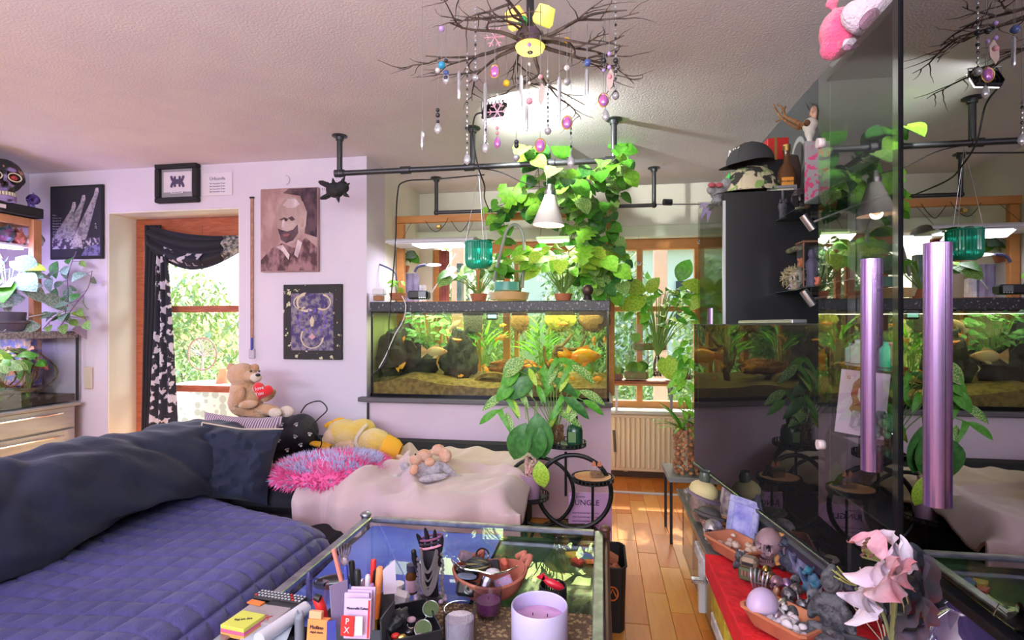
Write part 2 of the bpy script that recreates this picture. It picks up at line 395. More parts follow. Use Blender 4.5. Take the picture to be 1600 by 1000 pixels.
# window wall of the bay
b = MB(); WX0, WX1, WZ0, WZ1 = -1.5, .93, .567, 2.01
b.box(((XB+XR)/2, YB+.1, WZ0/2), (XR-XB+.2, .2, WZ0)); b.box(((XB+XR)/2, YB+.1, (HC+WZ1)/2), (XR-XB+.2, .2, HC-WZ1)); b.box(((XB+WX0)/2, YB+.1, (WZ0+WZ1)/2), (WX0-XB, .2, WZ1-WZ0)); b.box(((XR+WX1)/2, YB+.1, (WZ0+WZ1)/2), (XR-WX1, .2, WZ1-WZ0))
struct(b, 'wall_bay', cream_wall)
struct(MB().box((-.34, YB-.05, 2.055), (2.6, .1, .10), None, .008), 'trim_2', mat('shutter_box', (.66, .74, .58), .6))
b = MB(); rr = mat('rear_wall', (.7, .66, .72), .9)
b.box((-1.7, -2.55, .25), (5.6, .1, .5)); b.box((-1.7, -2.55, 2.35), (5.6, .1, .1)); b.box((-3.9, -2.55, 1.4), (1.1, .1, 1.9)); b.box((.75, -2.55, 1.4), (.6, .1, 1.9))
struct(b, 'wall_rear', rr)
w = struct(MB().box((0, YB+.06, WZ1-.045), (2.36, .07, .09), None, .006).box((-.28, YB+.06, WZ0+.035), (2.42, .07, .07), None, .006), 'window_1', orange_wood)
for x, wd in ((-1.46, .07), (-1.08, .05), (-.83, .06), (-.74, .04), (.07, .05), (.319, .05), (.80, .07), (.90, .05)):
    MB().box((x, YB+.06, (WZ0+WZ1)/2), (wd, .06, WZ1-WZ0-.1), None, .005).build('window_post', orange_wood, w)
for x0, x1 in ((-.83, .07), (.07, .319), (.319, .80)):
    MB().box(((x0+x1)/2, YB+.06, 1.418), (x1-x0-.03, .05, .045), None, .004).build('window_rail', orange_wood, w)
for x0, x1 in ((-1.46, -.83), (-.83, .07), (.07, .319), (.319, .80), (.80, .93)):
    MB().box(((x0+x1)/2, YB+.07, (WZ0+WZ1)/2), (x1-x0-.02, .006, WZ1-WZ0-.1)).build('pane', tank_glass, w)
struct(MB().box((-.28, YB-.07, .567), (2.5, .2, .03), None, .006), 'trim_3', mat('sill_stone', (.62, .66, .55), .4))
struct(MB().box((-.3, YB-.01, .03), (2.5, .03, .06), None, .003), 'baseboard_back', mat('dark_skirting', (.10, .05, .03), .5))
struct(MB().box((.35, 4.22, .008), (1.2, .035, .014), None, .004), 'trim_4', mat('white_strip', (.75, .70, .68), .5))
# balcony door
dw = struct(MB().box(((DX0+DX1)/2, 3.86, 2.052), (1.09, .07, .15), None, .006).box((DX0+.045, 3.86, 1.0), (.075, .07, 1.96), None, .006).box((DX1-.045, 3.86, 1.0), (.075, .07, 1.96), None, .006), 'door_1', red_wood)
for z in (1.407, .777, .06): MB().box(((DX0+DX1)/2, 3.86, z), (.95, .05, .05), None, .005).build('door_rail', red_wood, dw)
for z0, z1 in ((.08, .75), (.80, 1.38), (1.43, 1.97)): MB().box(((DX0+DX1)/2, 3.87, (z0+z1)/2), (.94, .006, z1-z0)).build('pane', tank_glass, dw)
# half wall below the big aquarium
struct(MB().box(((XB+.061)/2, 3.87, .377), (.061-XB, .56, .75)), 'wall_half', mat('half_wall_plaster', (.74, .58, .70), .8, c2=(.70, .55, .68), sc=2, bump=.15, bs=100))
sh = MB().box(((XB+.061)/2-.015, 3.85, .768), (.061-XB+.05, .66, .03), None, .004); tag(sh.build('ledge_board', mat('ledge_grey', (.12, .11, .13), .5)), 'dark grey board on the half wall under the large aquarium', 'board')
MB().box((XB+.012, 3.575, .40), (.012, .006, .68)).build('joint_strip', black, None, 'thin black vertical strip in the half wall below the board', 'strip')

# outdoors --------------------------------------------------------------
lawn = mat('lawn', (.20, .30, .08), .9, c2=(.12, .22, .05), sc=6)
struct(MB().box((-2, 14, -.25), (40, 18.4, .1)), 'ground', lawn)
pav = mat('paving', (.6, .58, .55), .8)
struct(MB().box((-2, 6.2, -.12), (12, 2.6, .1)), 'terrace', pav)
hedge_ms = [mat('hedge_a', (.18, .34, .08), .7), mat('hedge_b', (.36, .50, .14), .7), mat('hedge_c', (.55, .60, .28), .7), mat('hedge_d', (.34, .44, .28), .7)]
def cloud(name, c, rad, n, sz, label, cat, grp=None, ms=None):
    b = MB(); ms = ms or hedge_ms; c = Vector(c)
    for i in range(n):
        d = rv().normalized()*(R.random()**.35); p = c+Vector((d.x*rad[0], d.y*rad[1], d.z*rad[2]))
        if p.z < -.15: continue
        q = frame(rv()); s = sz*R.uniform(.5, 1.3); b.m = R.randrange(len(ms))
        b.add([p+q@Vector(v)*s for v in ((-.4, 0, 0), (0, -1, .1), (.4, 0, 0), (0, 1, .1))], [(0, 1, 2, 3)], False)
    b.m = 0; bb = MB()
    o = T(name, label, cat, (c.x, c.y, max(-.15, c.z-rad[2])), grp)
    f = b.build('foliage', ms, o); f['kind'] = 'stuff'
    k = MB().tube([(c.x, c.y, -.2), (c.x+.1, c.y, c.z), (c.x, c.y, c.z+rad[2]*.6)], [.09, .06, .02], 7); k.build('trunk', bark_m, o)
labs = ['tall pale green garden bush beyond the balcony door, leftmost', 'dense green garden hedge behind the balcony door glass', 'broad leafy garden bush behind the left bay window', 'green garden bush seen through the middle bay window', 'bright garden shrub behind the right bay window', 'dark leafy tree behind the rightmost bay panes', 'low shrub outside beside the balcony table', 'loose low shrub outside below the right bay window']
for i, (c, r, n, s) in enumerate([((-8.6, 9.6, .9), (1.7, .9, 1.7), 5200, .09), ((-5.2, 10.2, .8), (1.5, .9, 1.6), 5200, .09), ((-2.5, 10, 1.0), (1.25, 1, 1.9), 5000, .10), ((-.1, 9.4, 1.0), (1.1, .9, 1.9), 5200, .09), ((1.75, 8.4, .7), (.8, .7, 1.5), 4600, .08), ((3.9, 9.2, 1.3), (1.3, .9, 1.9), 4200, .09), ((-7.2, 8.4, .1), (.9, .6, .6), 2200, .06), ((.8, 6.9, .2), (.9, .5, .7), 2600, .06)]):
    cloud('garden_bush', c, r, n, s, labs[i], 'bush', None, ([hedge_ms[0], hedge_ms[1], hedge_ms[3]] if i % 2 else hedge_ms[1:]) )
hw = mat('house_wall', (.62, .60, .52), .9); 
hs = T('neighbour_house', 'pale neighbouring house beyond the garden bushes', 'house', (1.2, 15, -.2))
MB().box((1.2, 16, 1.6), (9, 2, 3.6)).build('house_wall', hw, hs); MB().poly([(-5, 3.4), (5, 3.4), (0, 5.2)], 3, (1.2, 16, 0)).build('roof', terracotta, hs)
MB().box((-.1, 14.96, 1.9), (.9, .06, 1.1)).build('window', black, hs); MB().box((2.4, 14.96, 1.9), (.9, .06, 1.1)).build('window', black, hs)
pl = T('pergola', 'orange wooden pergola posts outside the bay window', 'pergola', (.62, 6.0, -.1)); pgm = mat('pale_post', (.52, .34, .24), .7)
for x in (-1.6, .62, 2.6): MB().box((x, 6.0, 1.15), (.14, .12, 2.4), None, .01).build('post', pgm, pl)
MB().box((.5, 6.0, 2.42), (6.4, .12, .14), None, .01).build('beam', pgm, pl)
p = P(335, 640, Y=5.3); tb = T('garden_table', 'white round table on the terrace beyond the balcony door', 'table', (p.x, p.y, -.07))
wm = mat('white_garden', (.85, .85, .84), .5)
MB().cyl((p.x, p.y, .62), .42, .03, 28).build('tabletop', wm, tb); MB().tube([(p.x, p.y, -.07), (p.x, p.y, .62)], .03).build('pedestal', wm, tb); MB().cyl((p.x, p.y, -.07), .2, .03, 20).build('base', wm, tb)
b = MB(); b.lathe([(0, .0), (.07, 0), (.05, .08), (.035, .14), (.045, .16), (0, .16)], (p.x+.1, p.y, .652)); b.build('clay_vase', terracotta, None, 'small clay vase on the white terrace table', 'vase')
dd = T('patterned_screen', 'pale patterned screen low outside the balcony door', 'screen', (-4.2, 4.45, -.05))
b = MB().box((-4.2, 4.5, .32), (2.2, .02, .7)); b.build('screen_panel', mat('screen_print', (.42, .55, .50), .8, c2=(.80, .84, .80), tex='voro', sc=11, lo=.38, hi=.42), dd)
for x in (-5.2, -4.2, -3.2): MB().tube([(x, 4.5, -.07), (x, 4.5, .7)], .015).build('post', steel, dd)

# ================================================================ sofa
navy = mat('navy_velvet', (.009, .012, .036), .8, c2=(.015, .020, .052), sc=3, sheen=.10, bump=.25, bs=18, bd=.02)
quilt_m = mat('quilted_blue', (.055, .055, .20), .5, c2=(.085, .08, .27), sc=2, bump=.3, bs=150, sheen=.1)
dkfab = mat('dark_sofa_fabric', (.012, .012, .02), .85, bump=.3, bs=200)
so = T('corner_sofa', 'dark blue corner sofa with quilted seat and long back bolster', 'sofa', (-1.5, 1.6, 0))
MB().box((-1.635, 1.42, .185), (.93, 2.2, .27), None, .03).box((-1.17, 2.95, .185), (1.48, .92, .27), None, .03).build('base', dkfab, so)
for x, y in ((-1.22, .5), (-2.0, .5), (-.5, 2.58), (-.5, 3.3), (-1.85, 3.3)): MB().box((x, y, .03), (.06, .06, .06), None, .008).build('foot', black, so)
MB().box((-2.42, 1.75, .33), (.22, 3.1, .6), None, .05).build('back_frame', dkfab, so)
def quilt(u, v):
    y = .3+v*(1.86+.36*max(0, 1-u*1.35)); s = u*1.30; Xb, Xf, rr = -2.05, -1.15, .13
    flat = (Xf-rr)-Xb; arc = rr*PI/2
    if s < flat: x, z, nx, nz = Xb+s, .45, 0, 1
    elif s < flat+arc: a = (s-flat)/rr; x, z, nx, nz = Xf-rr+rr*math.sin(a), .45-rr+rr*math.cos(a), math.sin(a), math.cos(a)
    else: x, z, nx, nz = Xf, .45-rr-(s-flat-arc), 1, 0
    q = .080; pu = abs(math.sin(PI*s/q)); pv = abs(math.sin(PI*(y+.02*math.sin(s*5))/q)); h = .020*(min(pu, pv)**.28)+.006*noise.noise((s*5, y*5, 0))
    if v > .93: e = (v-.93)/.07; z -= .06*e*e*nz
    sag = .014*math.sin(y*2.2+1)+.012*noise.noise((x*2, y*2, 3))
    return Vector((x+nx*h, y, z+nz*h+sag*nz-.012))
MB().grid(quilt, 170, 260).build('quilted_cover', quilt_m, so)
MB().box((-1.165, 1.22, .21), (.035, 1.84, .09), None, .015).build('front_band', quilt_m, so)
MB().box((-1.17, 2.93, .38), (1.46, .86, .13), None, .05).build('chaise_cushion', dkfab, so)
MB().box((-1.3, 3.40, .40), (1.7, .24, .26), None, .07).build('backrest', dkfab, so)
def bol(u, v):
    y = .25+v*2.62; a = u*2*PI; hgt = .36+.03*math.sin(y*2.3)+.02*math.sin(y*5); w = .17+.02*math.sin(y*3+1)
    e = 1-abs(2*v-1)**14; k = max(.02, e)**.5
    ca, sa = math.cos(a), math.sin(a); ex = lambda q: math.copysign(abs(q)**.7, q)
    wr = .030*noise.noise((y*3.2+math.sin(a)*.8, ca*1.1, sa*1.3))+.022*noise.noise((y*9+2*sa, ca*2, sa*2+7))+.012*math.sin(y*26+4*sa+5*noise.noise((y*2, sa, 0)))*max(0, noise.noise((y*2.2, sa*1.2, 9))+.25)
    crease = -.035*math.exp(-((y-1.42-.25*(sa))/.05)**2)-.03*math.exp(-((y-2.25+.2*sa)/.04)**2)
    q = 1+wr*5+crease*3
    return Vector((-2.06+ex(ca)*w*q*k-.06*ex(sa), y, .615+ex(sa)*hgt/2*q*k+.02*math.sin(y*4)))
MB().grid(bol, 72, 190, True).build('bolster', navy, so)
def pillow(t, c, w, h, th, r, m, name='cushion_cover', wr=.01, n=26):
    b = MB(c, r)
    for sg in (-1, 1):
        def f(u, v):
            x, z = 2*u-1, 2*v-1; pin = 1-.07*(1-abs(x))**1*abs(z)**6-.0; pin2 = 1-.10*(1-x*x)*abs(z)**3; pin3 = 1-.10*(1-z*z)*abs(x)**3
            k = max(0, (1-abs(x)**2.6)*(1-abs(z)**2.6))**.55
            return Vector((x*w/2*pin3, -sg*(th/2*k+wr*noise.noise((x*3, z*3+sg, w*9))*min(1, k*2)+wr*.6*noise.noise((x*8, z*5, 5))*min(1, k*2)), z*h/2*pin2))
        g = (lambda u, v: f(u, v)) if sg > 0 else (lambda u, v: f(1-u, v)); b.grid(g, n, n)
    return b.build(name, m, t)
tp = T('striped_cushion', 'pale cushion with fine purple stripes behind the navy cushion', 'cushion', P(375, 755, Y=2.75))
stripe_m = mat('striped_cloth', (.62, .50, .50), .8, c2=(.16, .10, .22), tex='stripe', sc=26, lo=.35, hi=.6, stretch=(1, 0, 1))
pillow(tp, P(372, 702, Y=2.80), .44, .40, .13, rot(-14, 4, 14), stripe_m)
tp = T('navy_cushion', 'navy velvet cushion with beige piping propped against the bolster', 'cushion', P(365, 780, Y=2.42))
c = P(366, 724, Y=2.48); r = rot(-20, 6, 16)
pillow(tp, c, .40, .38, .19, r, navy, wr=.03)
b = MB(c, r); b.tube([(-.2, 0, -.19), (-.18, 0, 0), (-.2, 0, .19)], .004, 6); b.tube([(-.2, 0, .19), (0, 0, .172), (.2, 0, .19)], .004, 6); b.build('piping', mat('beige_piping', (.62, .48, .38), .7), tp)
# fluffy cushion
fp = T('shaggy_cushion', 'shaggy pink and pale blue cushion half under the blanket', 'cushion', (-1.42, 2.72, .45))
fm = [mat('shag_pink', (.85, .13, .38), .8), mat('shag_blue', (.50, .52, .78), .8), mat('shag_lilac', (.72, .42, .68), .8)]
cc = Vector((-1.42, 2.72, .50)); rr2 = rot(0, 0, 28)
MB(cc, rr2).sph((0, 0, 0), (.31, .26, .085), None, 24).build('cushion_body', fm[0], fp)
b = MB()
for i in range(5200):
    d = rv().normalized()
    if d.z < -.3: continue
    p = cc+rr2@Vector((d.x*.31, d.y*.26, d.z*.085)); n = (rr2@Vector((d.x, d.y*1.2, d.z*2.2))).normalized(); b.m = 0 if (d.z < .55 and R.random() < .8) else (1 if noise.noise((d.x*2.5, d.y*3, 0)) < .12 else R.choice([0, 2]))
    tip = p+n*.026+rv(.012); s = frame(n); b.add([p+s@Vector((-.004, 0, 0)), p+s@Vector((.004, 0, 0)), p+s@Vector((0, 0, .005)), tip], [(0, 1, 3), (1, 2, 3), (2, 0, 3)], False)
q = b.build('shag_pile', fm, fp); q['kind'] = 'stuff'
# blanket
blm = mat('lilac_fleece', (.56, .40, .45), .95, c2=(.62, .46, .47), sc=2.5, sheen=.4, bump=.5, bs=220, bd=.004)
def blank(u, v):
    x = -1.40+u*1.04; ys = 3.36; L = v*1.10
    lx = x-.06*math.sin(v*2.2)*(1-u)
    yf = 2.40+.04*math.sin(u*9)+.015*math.sin(u*23)
    if L < (ys-yf)-.08: y, z, hang = ys-L, .475, 0
    else: s = L-(ys-yf)+.08; a = min(s/.08, PI/2); y = yf+.08-.08*math.sin(a); z = .475-.08+.08*math.cos(a)-max(0, s-.08*PI/2); hang = min(1, s/.1)
    f = .045*noise.noise((u*4+v*3, v*3-u*2, 1))+.022*noise.noise((u*11+v*6, v*9, 3))*(1-hang)+.022*math.sin((u*1.1+v)*9+2*noise.noise((u*3, v*3, 4)))*(1-hang)*(.3+u*.3)
    if u > .88: z -= (u-.88)**2*6*(1-hang)
    if u < .10: z += .02*(1-u/.10)
    rid = (.05*math.exp(-((u-.18-.25*(1-v))/.05)**2)+.035*math.exp(-((u-.62+.45*(1-v))/.035)**2)+.03*math.exp(-((v-.42-.12*math.sin(u*7))/.04)**2))*(1-hang)
    y -= hang*(.030*math.sin(u*24+2.5*math.sin(u*6))+.02)
    return Vector((lx, y, z+(f+rid)*(1-hang*.8)+.01))
b = MB().grid(blank, 150, 140); bo = b.build('fleece_blanket', blm, None, 'pale pink fleece blanket spread over the sofa chaise', 'blanket')
m_ = bo.modifiers.new('t', 'SOLIDIFY'); m_.thickness = .012; m_.offset = 1

# ================================================================ plush toys (built on measured outlines)
def e(px, py, Y, rx, ry=None, rd=None, r=None):
    p = P(px, py, Y=Y); k = PX(p); ry = ry or rx; rd = rd or (rx+ry)/2
    return (p, (rx*k, rd*k, ry*k), (rot(0, 0, 9.35) @ r) if r is not None else rot(0, 0, 9.35))
tan = mat('tan_plush', (.66, .34, .17), .95, c2=(.74, .44, .27), sc=12, bump=1, bs=160, bd=.01, sheen=.5); cream = mat('cream_plush', (.80, .66, .56), .95, bump=.8, bs=160, sheen=.4)
bt = T('heart_teddy_bear', 'tan teddy bear holding a red heart on the paw print bag', 'teddy bear', P(405, 652, Y=3.15))
Y = 3.18
blob('body', [e(384, 628, Y, 26, 24), e(382, 610, Y, 22, 20), e(378, 586, Y-.02, 22, 19, 20), e(361, 574, Y, 7), e(398, 575, Y+.02, 7), e(392, 588, Y-.09, 11, 9, 12),
   e(395, 645, Y-.03, 25, 8, 10, rot(0, 8, 0)), e(418, 640, Y-.05, 22, 9, 10, rot(0, 10, 0)), e(372, 620, Y-.10, 10, 17, 9, rot(0, 20, 0)), e(388, 632, Y-.12, 16, 7, 7, rot(0, -8, 0)), e(420, 618, Y-.02, 14, 7, 7, rot(0, -40, 0))], tan, bt, .006, .006)
blob('muzzle', [e(400, 590, Y-.135, 9, 7.5, 9)], cream, bt, .005, .003)
for q in ((448, 643, Y-.06, 12, 9, 6), (430, 645, Y-.12, 11, 8, 5)): blob('foot_sole', [e(*q)], cream, bt, .005, .003)
MB().sph(*e(403, 586, Y-.175, 4, 2.6, 3)).build('nose', black, bt)
for q in ((392, 580, Y-.125, 1.9), (405, 580, Y-.115, 1.7)): MB().sph(*e(*q)).build('eye', gloss_black, bt)
hp = [(16*math.sin(t)**3/17, (13*math.cos(t)-5*math.cos(2*t)-2*math.cos(3*t)-math.cos(4*t))/17) for t in [i*2*PI/36 for i in range(36)]]
hc = P(410, 611, Y=Y-.17); hk = PX(hc, 17)
b = MB(hc, rot(0, 18, 9.35))
for s in (-1, 1): b.grid(lambda u, v, s=s: Vector((hp[int(u*36) % 36][0]*hk*v, s*.035*math.sqrt(max(0, 1-v**2.2)), hp[int(u*36) % 36][1]*hk*v)), 36, 8)
h_ = b.build('heart', mat('red_plush', (.80, .02, .03), .8, sheen=.5, bump=.3, bs=200), bt)
text('I love\nYou', .032, hc+Vector((0, -.037, .004)), rot(90, -14, 9), paper, h_, 'stitched_words')
# paw print bag
bagm = mat('black_bag_cloth', (.022, .02, .035), .6, bump=.4, bs=30); 
bg = T('paw_print_bag', 'black pet carrier bag with white paw prints under the teddy bear', 'bag', P(430, 722, Y=3.2))
gm = blob('bag_body', [e(400, 672, 3.30, 42, 26, 40), e(445, 682, 3.27, 44, 34, 40), e(470, 676, 3.26, 26, 30, 34), e(430, 706, 3.27, 56, 16, 38), e(470, 655, 3.25, 16, 8, 16)], bagm, bg, .012)
paw = mat('paw_print_white', (.75, .72, .78), .8)
def pawp(c, s, r, t):
    b = MB(c, r, s); b.sph((0, 0, -.2), (.55, .10, .45), None, 10)
    for a in (-50, -18, 18, 50): b.sph((.9*math.sin(math.radians(a)), 0, .55*math.cos(math.radians(a))+.12), (.2, .10, .27), rot(0, a, 0), 8)
    b.build('paw_print', paw, t)
for x, y, dY in ((440, 664, 3.105), (435, 689, 3.10), (461, 683, 3.10), (463, 664, 3.13), (449, 704, 3.105), (484, 679, 3.16), (420, 663, 3.145), (470, 696, 3.115), (389, 652, 3.17)):
    pawp(P(x, y, Y=dY), .016, rot(0, R.uniform(-30, 30), 9), gm)
b = MB(); b.tube(bez([P(470, 645, Y=3.15), P(480, 632, Y=3.15), P(500, 627, Y=3.15), P(511, 640, Y=3.15), P(497, 655, Y=3.15), P(488, 668, Y=3.14), P(502, 688, Y=3.12), P(500, 700, Y=3.12)]), .004, 6); b.build('cord', black, bg)
# duck plush, orange plush, small bear
yel = mat('yellow_plush', (.85, .58, .12), .95, c2=(.85, .62, .28), sc=9, bump=.9, bs=150, sheen=.5); och = mat('orange_felt', (.90, .46, .04), .9, bump=.3, bs=200); peach = mat('peach_plush', (.80, .55, .38), .95, bump=.8, bs=150, sheen=.4)
dk = T('duck_plush', 'yellow duck plush lying on the sofa back below the half wall', 'plush toy', P(540, 703, Y=3.35))
blob('body', [e(540, 678, 3.33, 30, 23, 26, rot(0, 10, 0)), e(566, 672, 3.36, 22, 18, 20), e(575, 665, 3.36, 10, 6, 8), e(522, 686, 3.31, 18, 14, 20)], yel, dk, .007, .006)
blob('face', [e(520, 683, 3.27, 15, 14, 12), e(549, 697, 3.22, 8, 6, 7), e(542, 694, 3.27, 18, 9, 12)], peach, dk, .006, .004)
blob('beak', [e(503, 695, 3.23, 16, 5, 9, rot(0, 5, 0)), e(492, 693, 3.23, 9, 4, 8), e(508, 700, 3.22, 8, 4, 7)], och, dk, .004)
blob('tuft', [e(528, 656, 3.36, 10, 3, 5, rot(0, -15, 0)), e(516, 663, 3.35, 6, 5, 5), e(510, 665, 3.35, 4)], och, dk, .004, .003)
b = MB(); b.tube(bez([P(573, 664, Y=3.28), P(562, 676, Y=3.22), P(556, 690, Y=3.2), P(560, 700, Y=3.2)]), .012, 8); b.build('collar', cream, dk)
ok = T('orange_skirt_plush', 'yellow plush toy in orange felt shorts lying behind the blanket', 'plush toy', P(600, 724, Y=3.25))
blob('body', [e(588, 690, 3.22, 26, 20, 22, rot(0, 20, 0)), e(600, 696, 3.25, 22, 17, 20), e(575, 690, 3.26, 17, 18, 18)], yel, ok, .007, .006)
b = MB(P(612, 704, Y=3.10), rot(0, 35, 9)); b.lathe([(.055, .05), (.075, .02), (.085, -.05), (.08, -.055), (.05, -.05)], (0, 0, 0), 26, rot(0, 75, 0)); b.build('shorts', och, ok)
blob('leg', [e(630, 720, 3.06, 15, 7, 8, rot(0, 35, 0)), e(644, 714, 3.08, 14, 9, 9), e(622, 736, 3.1, 9, 8, 8)], peach, ok, .006, .004)
bm = T('lavender_body_bear', 'small peach headed bear with grey lavender body lying on the blanket', 'plush toy', P(665, 752, Y=2.9))
gl = mat('lavender_plush', (.42, .36, .44), .95, c2=(.58, .50, .54), sc=60, bump=.9, bs=160, sheen=.5)
Y = 2.74
blob('body', [e(660, 738, Y, 28, 13, 14, rot(0, -12, 0)), e(680, 732, Y, 14, 12, 12), e(637, 742, Y-.04, 9, 7, 8), e(620, 746, Y-.07, 9, 6, 8), e(632, 728, Y, 8, 7, 7), e(676, 747, Y-.08, 26, 6, 7, rot(0, -10, 0)), e(700, 734, Y+.02, 7, 17, 7, rot(0, -50, 0)), e(712, 745, Y+.02, 13, 5, 6, rot(0, 10, 0))], gl, bm, .005, .004)
blob('head', [e(663, 712, Y+.04, 13, 10, 11), e(650, 718, Y, 10, 9, 9), e(672, 722, Y-.02, 9, 7, 8), e(685, 703, Y+.07, 11, 9, 9), e(696, 712, Y+.06, 10, 12, 9), e(647, 734, Y-.10, 7, 9, 5, rot(0, 20, 0))], mat('salmon_plush', (.80, .42, .28), .95, c2=(.82, .52, .42), sc=15, bump=.9, bs=160), bm, .005, .004)
MB().sph(*e(649, 710, Y-.06, 1.6)).build('eye', gloss_black, bm)
# ================================================================ large aquarium on the half wall
TX0, TX1, TY0, TY1, TZ0, TZ1 = -1.575, .045, 3.565, 4.06, .785, 1.44
aq = T('large_aquarium', 'large glass aquarium with black speckled lid on the half wall', 'aquarium', ((TX0+TX1)/2, 3.81, TZ0))
def shell(t, x0, x1, y0, y1, z0, z1, m, g=.006):
    MB().box(((x0+x1)/2, y0, (z0+z1)/2), (x1-x0, g, z1-z0)).build('front_pane', m, t)
    MB().box(((x0+x1)/2, y1, (z0+z1)/2), (x1-x0, g, z1-z0)).build('back_pane', m, t)
    for x in (x0, x1): MB().box((x, (y0+y1)/2, (z0+z1)/2), (g, y1-y0-g*2, z1-z0)).build('side_pane', m, t)
shell(aq, TX0, TX1, TY0, TY1, TZ0, TZ1-.07, pane('aquarium_glass', (.95, .98, .9), .02))
MB().box(((TX0+TX1)/2, 3.81, TZ0+.005), (1.62, .49, .01)).build('base_pane', gloss_black, aq)
light('aquarium_fill', 'AREA', ((TX0+TX1)/2+.1, 3.80, TZ1-.09), 12, (1, 1, .70), 1.3, .3, tgt=((TX0+TX1)/2+.1, 3.80, TZ0))  # added fill under the lid to brighten the tank
light('aquarium_fill_blue', 'AREA', ((TX0+.25), 3.70, TZ1-.09), 1.2, (.9, .95, 1), .4, .2, tgt=((TX0+.25), 3.70, TZ0))  # small added fill for the left end of the tank
speck = mat('speckled_lid', (.015, .015, .02), .4, c2=(.30, .30, .32), sc=70, lo=.60, hi=.68)
b = MB(); b.box(((TX0+TX1)/2, TY0, TZ1-.035), (1.64, .02, .07), None, .004); b.box(((TX0+TX1)/2, TY1, TZ1-.035), (1.64, .02, .07)); b.box((TX0, 3.81, TZ1-.035), (.02, .48, .07)); b.box((TX1, 3.81, TZ1-.035), (.02, .48, .07))
b.build('lid_frame', speck, aq)
MB().box(((TX0+TX1)/2, TY0-.001, TZ0+.012), (1.63, .012, .022)).build('bottom_trim', gloss_black, aq)
for x in (TX0+.004, TX1-.004): MB().box((x, TY0-.001, 1.08), (.010, .012, .58)).build('corner_trim', gloss_black, aq)
MB().box(((TX0+TX1)/2, (TY0+TY1)/2, (TZ0+TZ1)/2-.04), (TX1-TX0-.02, TY1-TY0-.02, .54)).build('water', pane('tank_water', (.93, .98, .74), -.02), aq)
sand = mat('aquarium_sand', (.32, .21, .09), .9, c2=(.19, .12, .055), sc=30, bump=.8, bs=200)
def bed(u, v):
    x = TX0+.012+u*(TX1-TX0-.024); y = TY0+.008+v*.47
    h = .075+.035*noise.noise((u*5, v*2, 2))+.06*v+(.05 if u < .35 else 0)*max(0, 1-abs(u-.15)/.2)
    return Vector((x, y, TZ0+.01+max(.02, h)))
b = MB().grid(bed, 70, 16); b.grid(lambda u, v: Vector((bed(u, 0).x, TY0+.008, TZ0+.01+(bed(u, 0).z-TZ0-.01)*v)), 70, 1); b.build('sand_bed', sand, aq)['kind'] = 'stuff'
rockm = mat('dark_rock', (.016, .016, .02), .85, c2=(.05, .05, .055), sc=9, bump=1, bs=30)
def rock(name, label, c, rad, seed=0, m=None, cat='rock', parent=None, amp=.6, n=40):
    b = MB(c); b.sph((0, 0, 0), rad, None, n, lambda d: 1+amp*noise.noise((d.x*1.7+seed, d.y*1.7, d.z*1.7))+amp*.45*noise.noise((d.x*4.5+seed, d.y*4.5, d.z*4.5))+amp*.2*noise.noise((d.x*11+seed, d.y*11, d.z*11)))
    return b.build(name, m or rockm, parent, label if parent is None else None, cat if parent is None else None)
def ck(px, py, Y, rx, ry, rd=None): p = P(px, py, Y=Y); k = PX(p); return p, (rx*k, (rd or rx)*k, ry*k)
rock('aquarium_rock', 'jagged black rock filling the left end of the large aquarium', *ck(632, 555, 3.84, 44, 40, 36), 1)
rock('aquarium_rock', 'tall black rock under the terracotta pot in the large aquarium', *ck(718, 562, 3.84, 23, 42, 24), 5)
rock('aquarium_rock', 'brown grey mound of rock at the front left of the large aquarium', *ck(625, 605, 3.72, 40, 16, 20), 9, mat('brown_rock', (.22, .15, .11), .9, c2=(.12, .08, .07), sc=14, bump=1, bs=60))
one('submerged_pot', 'broken terracotta pot on top of the black aquarium rock', 'pot', terracotta, lambda b: b.lathe([(.02, -.05), (.045, -.045), (.062, .0), (.07, .035), (.05, .04), (.03, 0)], P(711, 532, Y=3.84), 18, rot(20, 15, 0)))
arch = T('cave_arch', 'half round brown cave arch standing on the aquarium sand', 'cave', P(770, 600, Y=3.74)); c = P(772, 598, Y=3.74); k = PX(c)
b = MB(c); b.grid(lambda u, v: Vector((math.cos(PI*v)*24*k, (u-.5)*.12, math.sin(PI*v)*12*k)), 4, 16); b.grid(lambda u, v: Vector((math.cos(PI*v)*30*k, (u-.5)*.12, math.sin(PI*v)*17*k)), 4, 16); b.grid(lambda u, v: Vector((math.cos(PI*v)*(24+6*u)*k, -.06, math.sin(PI*v)*(12+5*u)*k)), 1, 16); b.build('arch_shell', sand, arch)
wood = mat('driftwood', (.11, .07, .045), .85, c2=(.2, .13, .08), sc=20, bump=.8, bs=60)
dw = T('driftwood_branch', 'dark forked driftwood standing at the right of the large aquarium', 'driftwood', P(868, 600, Y=3.8))
for q in ([(862, 605, .022), (866, 575, .02), (868, 545, .017), (878, 540, .012), (892, 525, .006), (893, 520, .003)], [(868, 545, .016), (885, 546, .012), (905, 544, .011), (913, 530, .006), (916, 520, .003)], [(866, 585, .018), (852, 560, .010), (850, 540, .004)]):
    pp = bez([P(a, c_, Y=3.8) for a, c_, _ in q], 4); rr_ = [q[min(len(q)-1, i//4)][2] for i in range(len(pp))]; MB().tube(pp, rr_, 8).build('branch', wood, dw)
rock('aquarium_stump', 'sunken log with orange bark in the middle of the large aquarium', *ck(800, 573, 3.8, 42, 12, 14), 3, mat('orange_bark', (.40, .13, .03), .8, c2=(.14, .07, .04), sc=16, bump=1, bs=50), 'log', amp=.3)
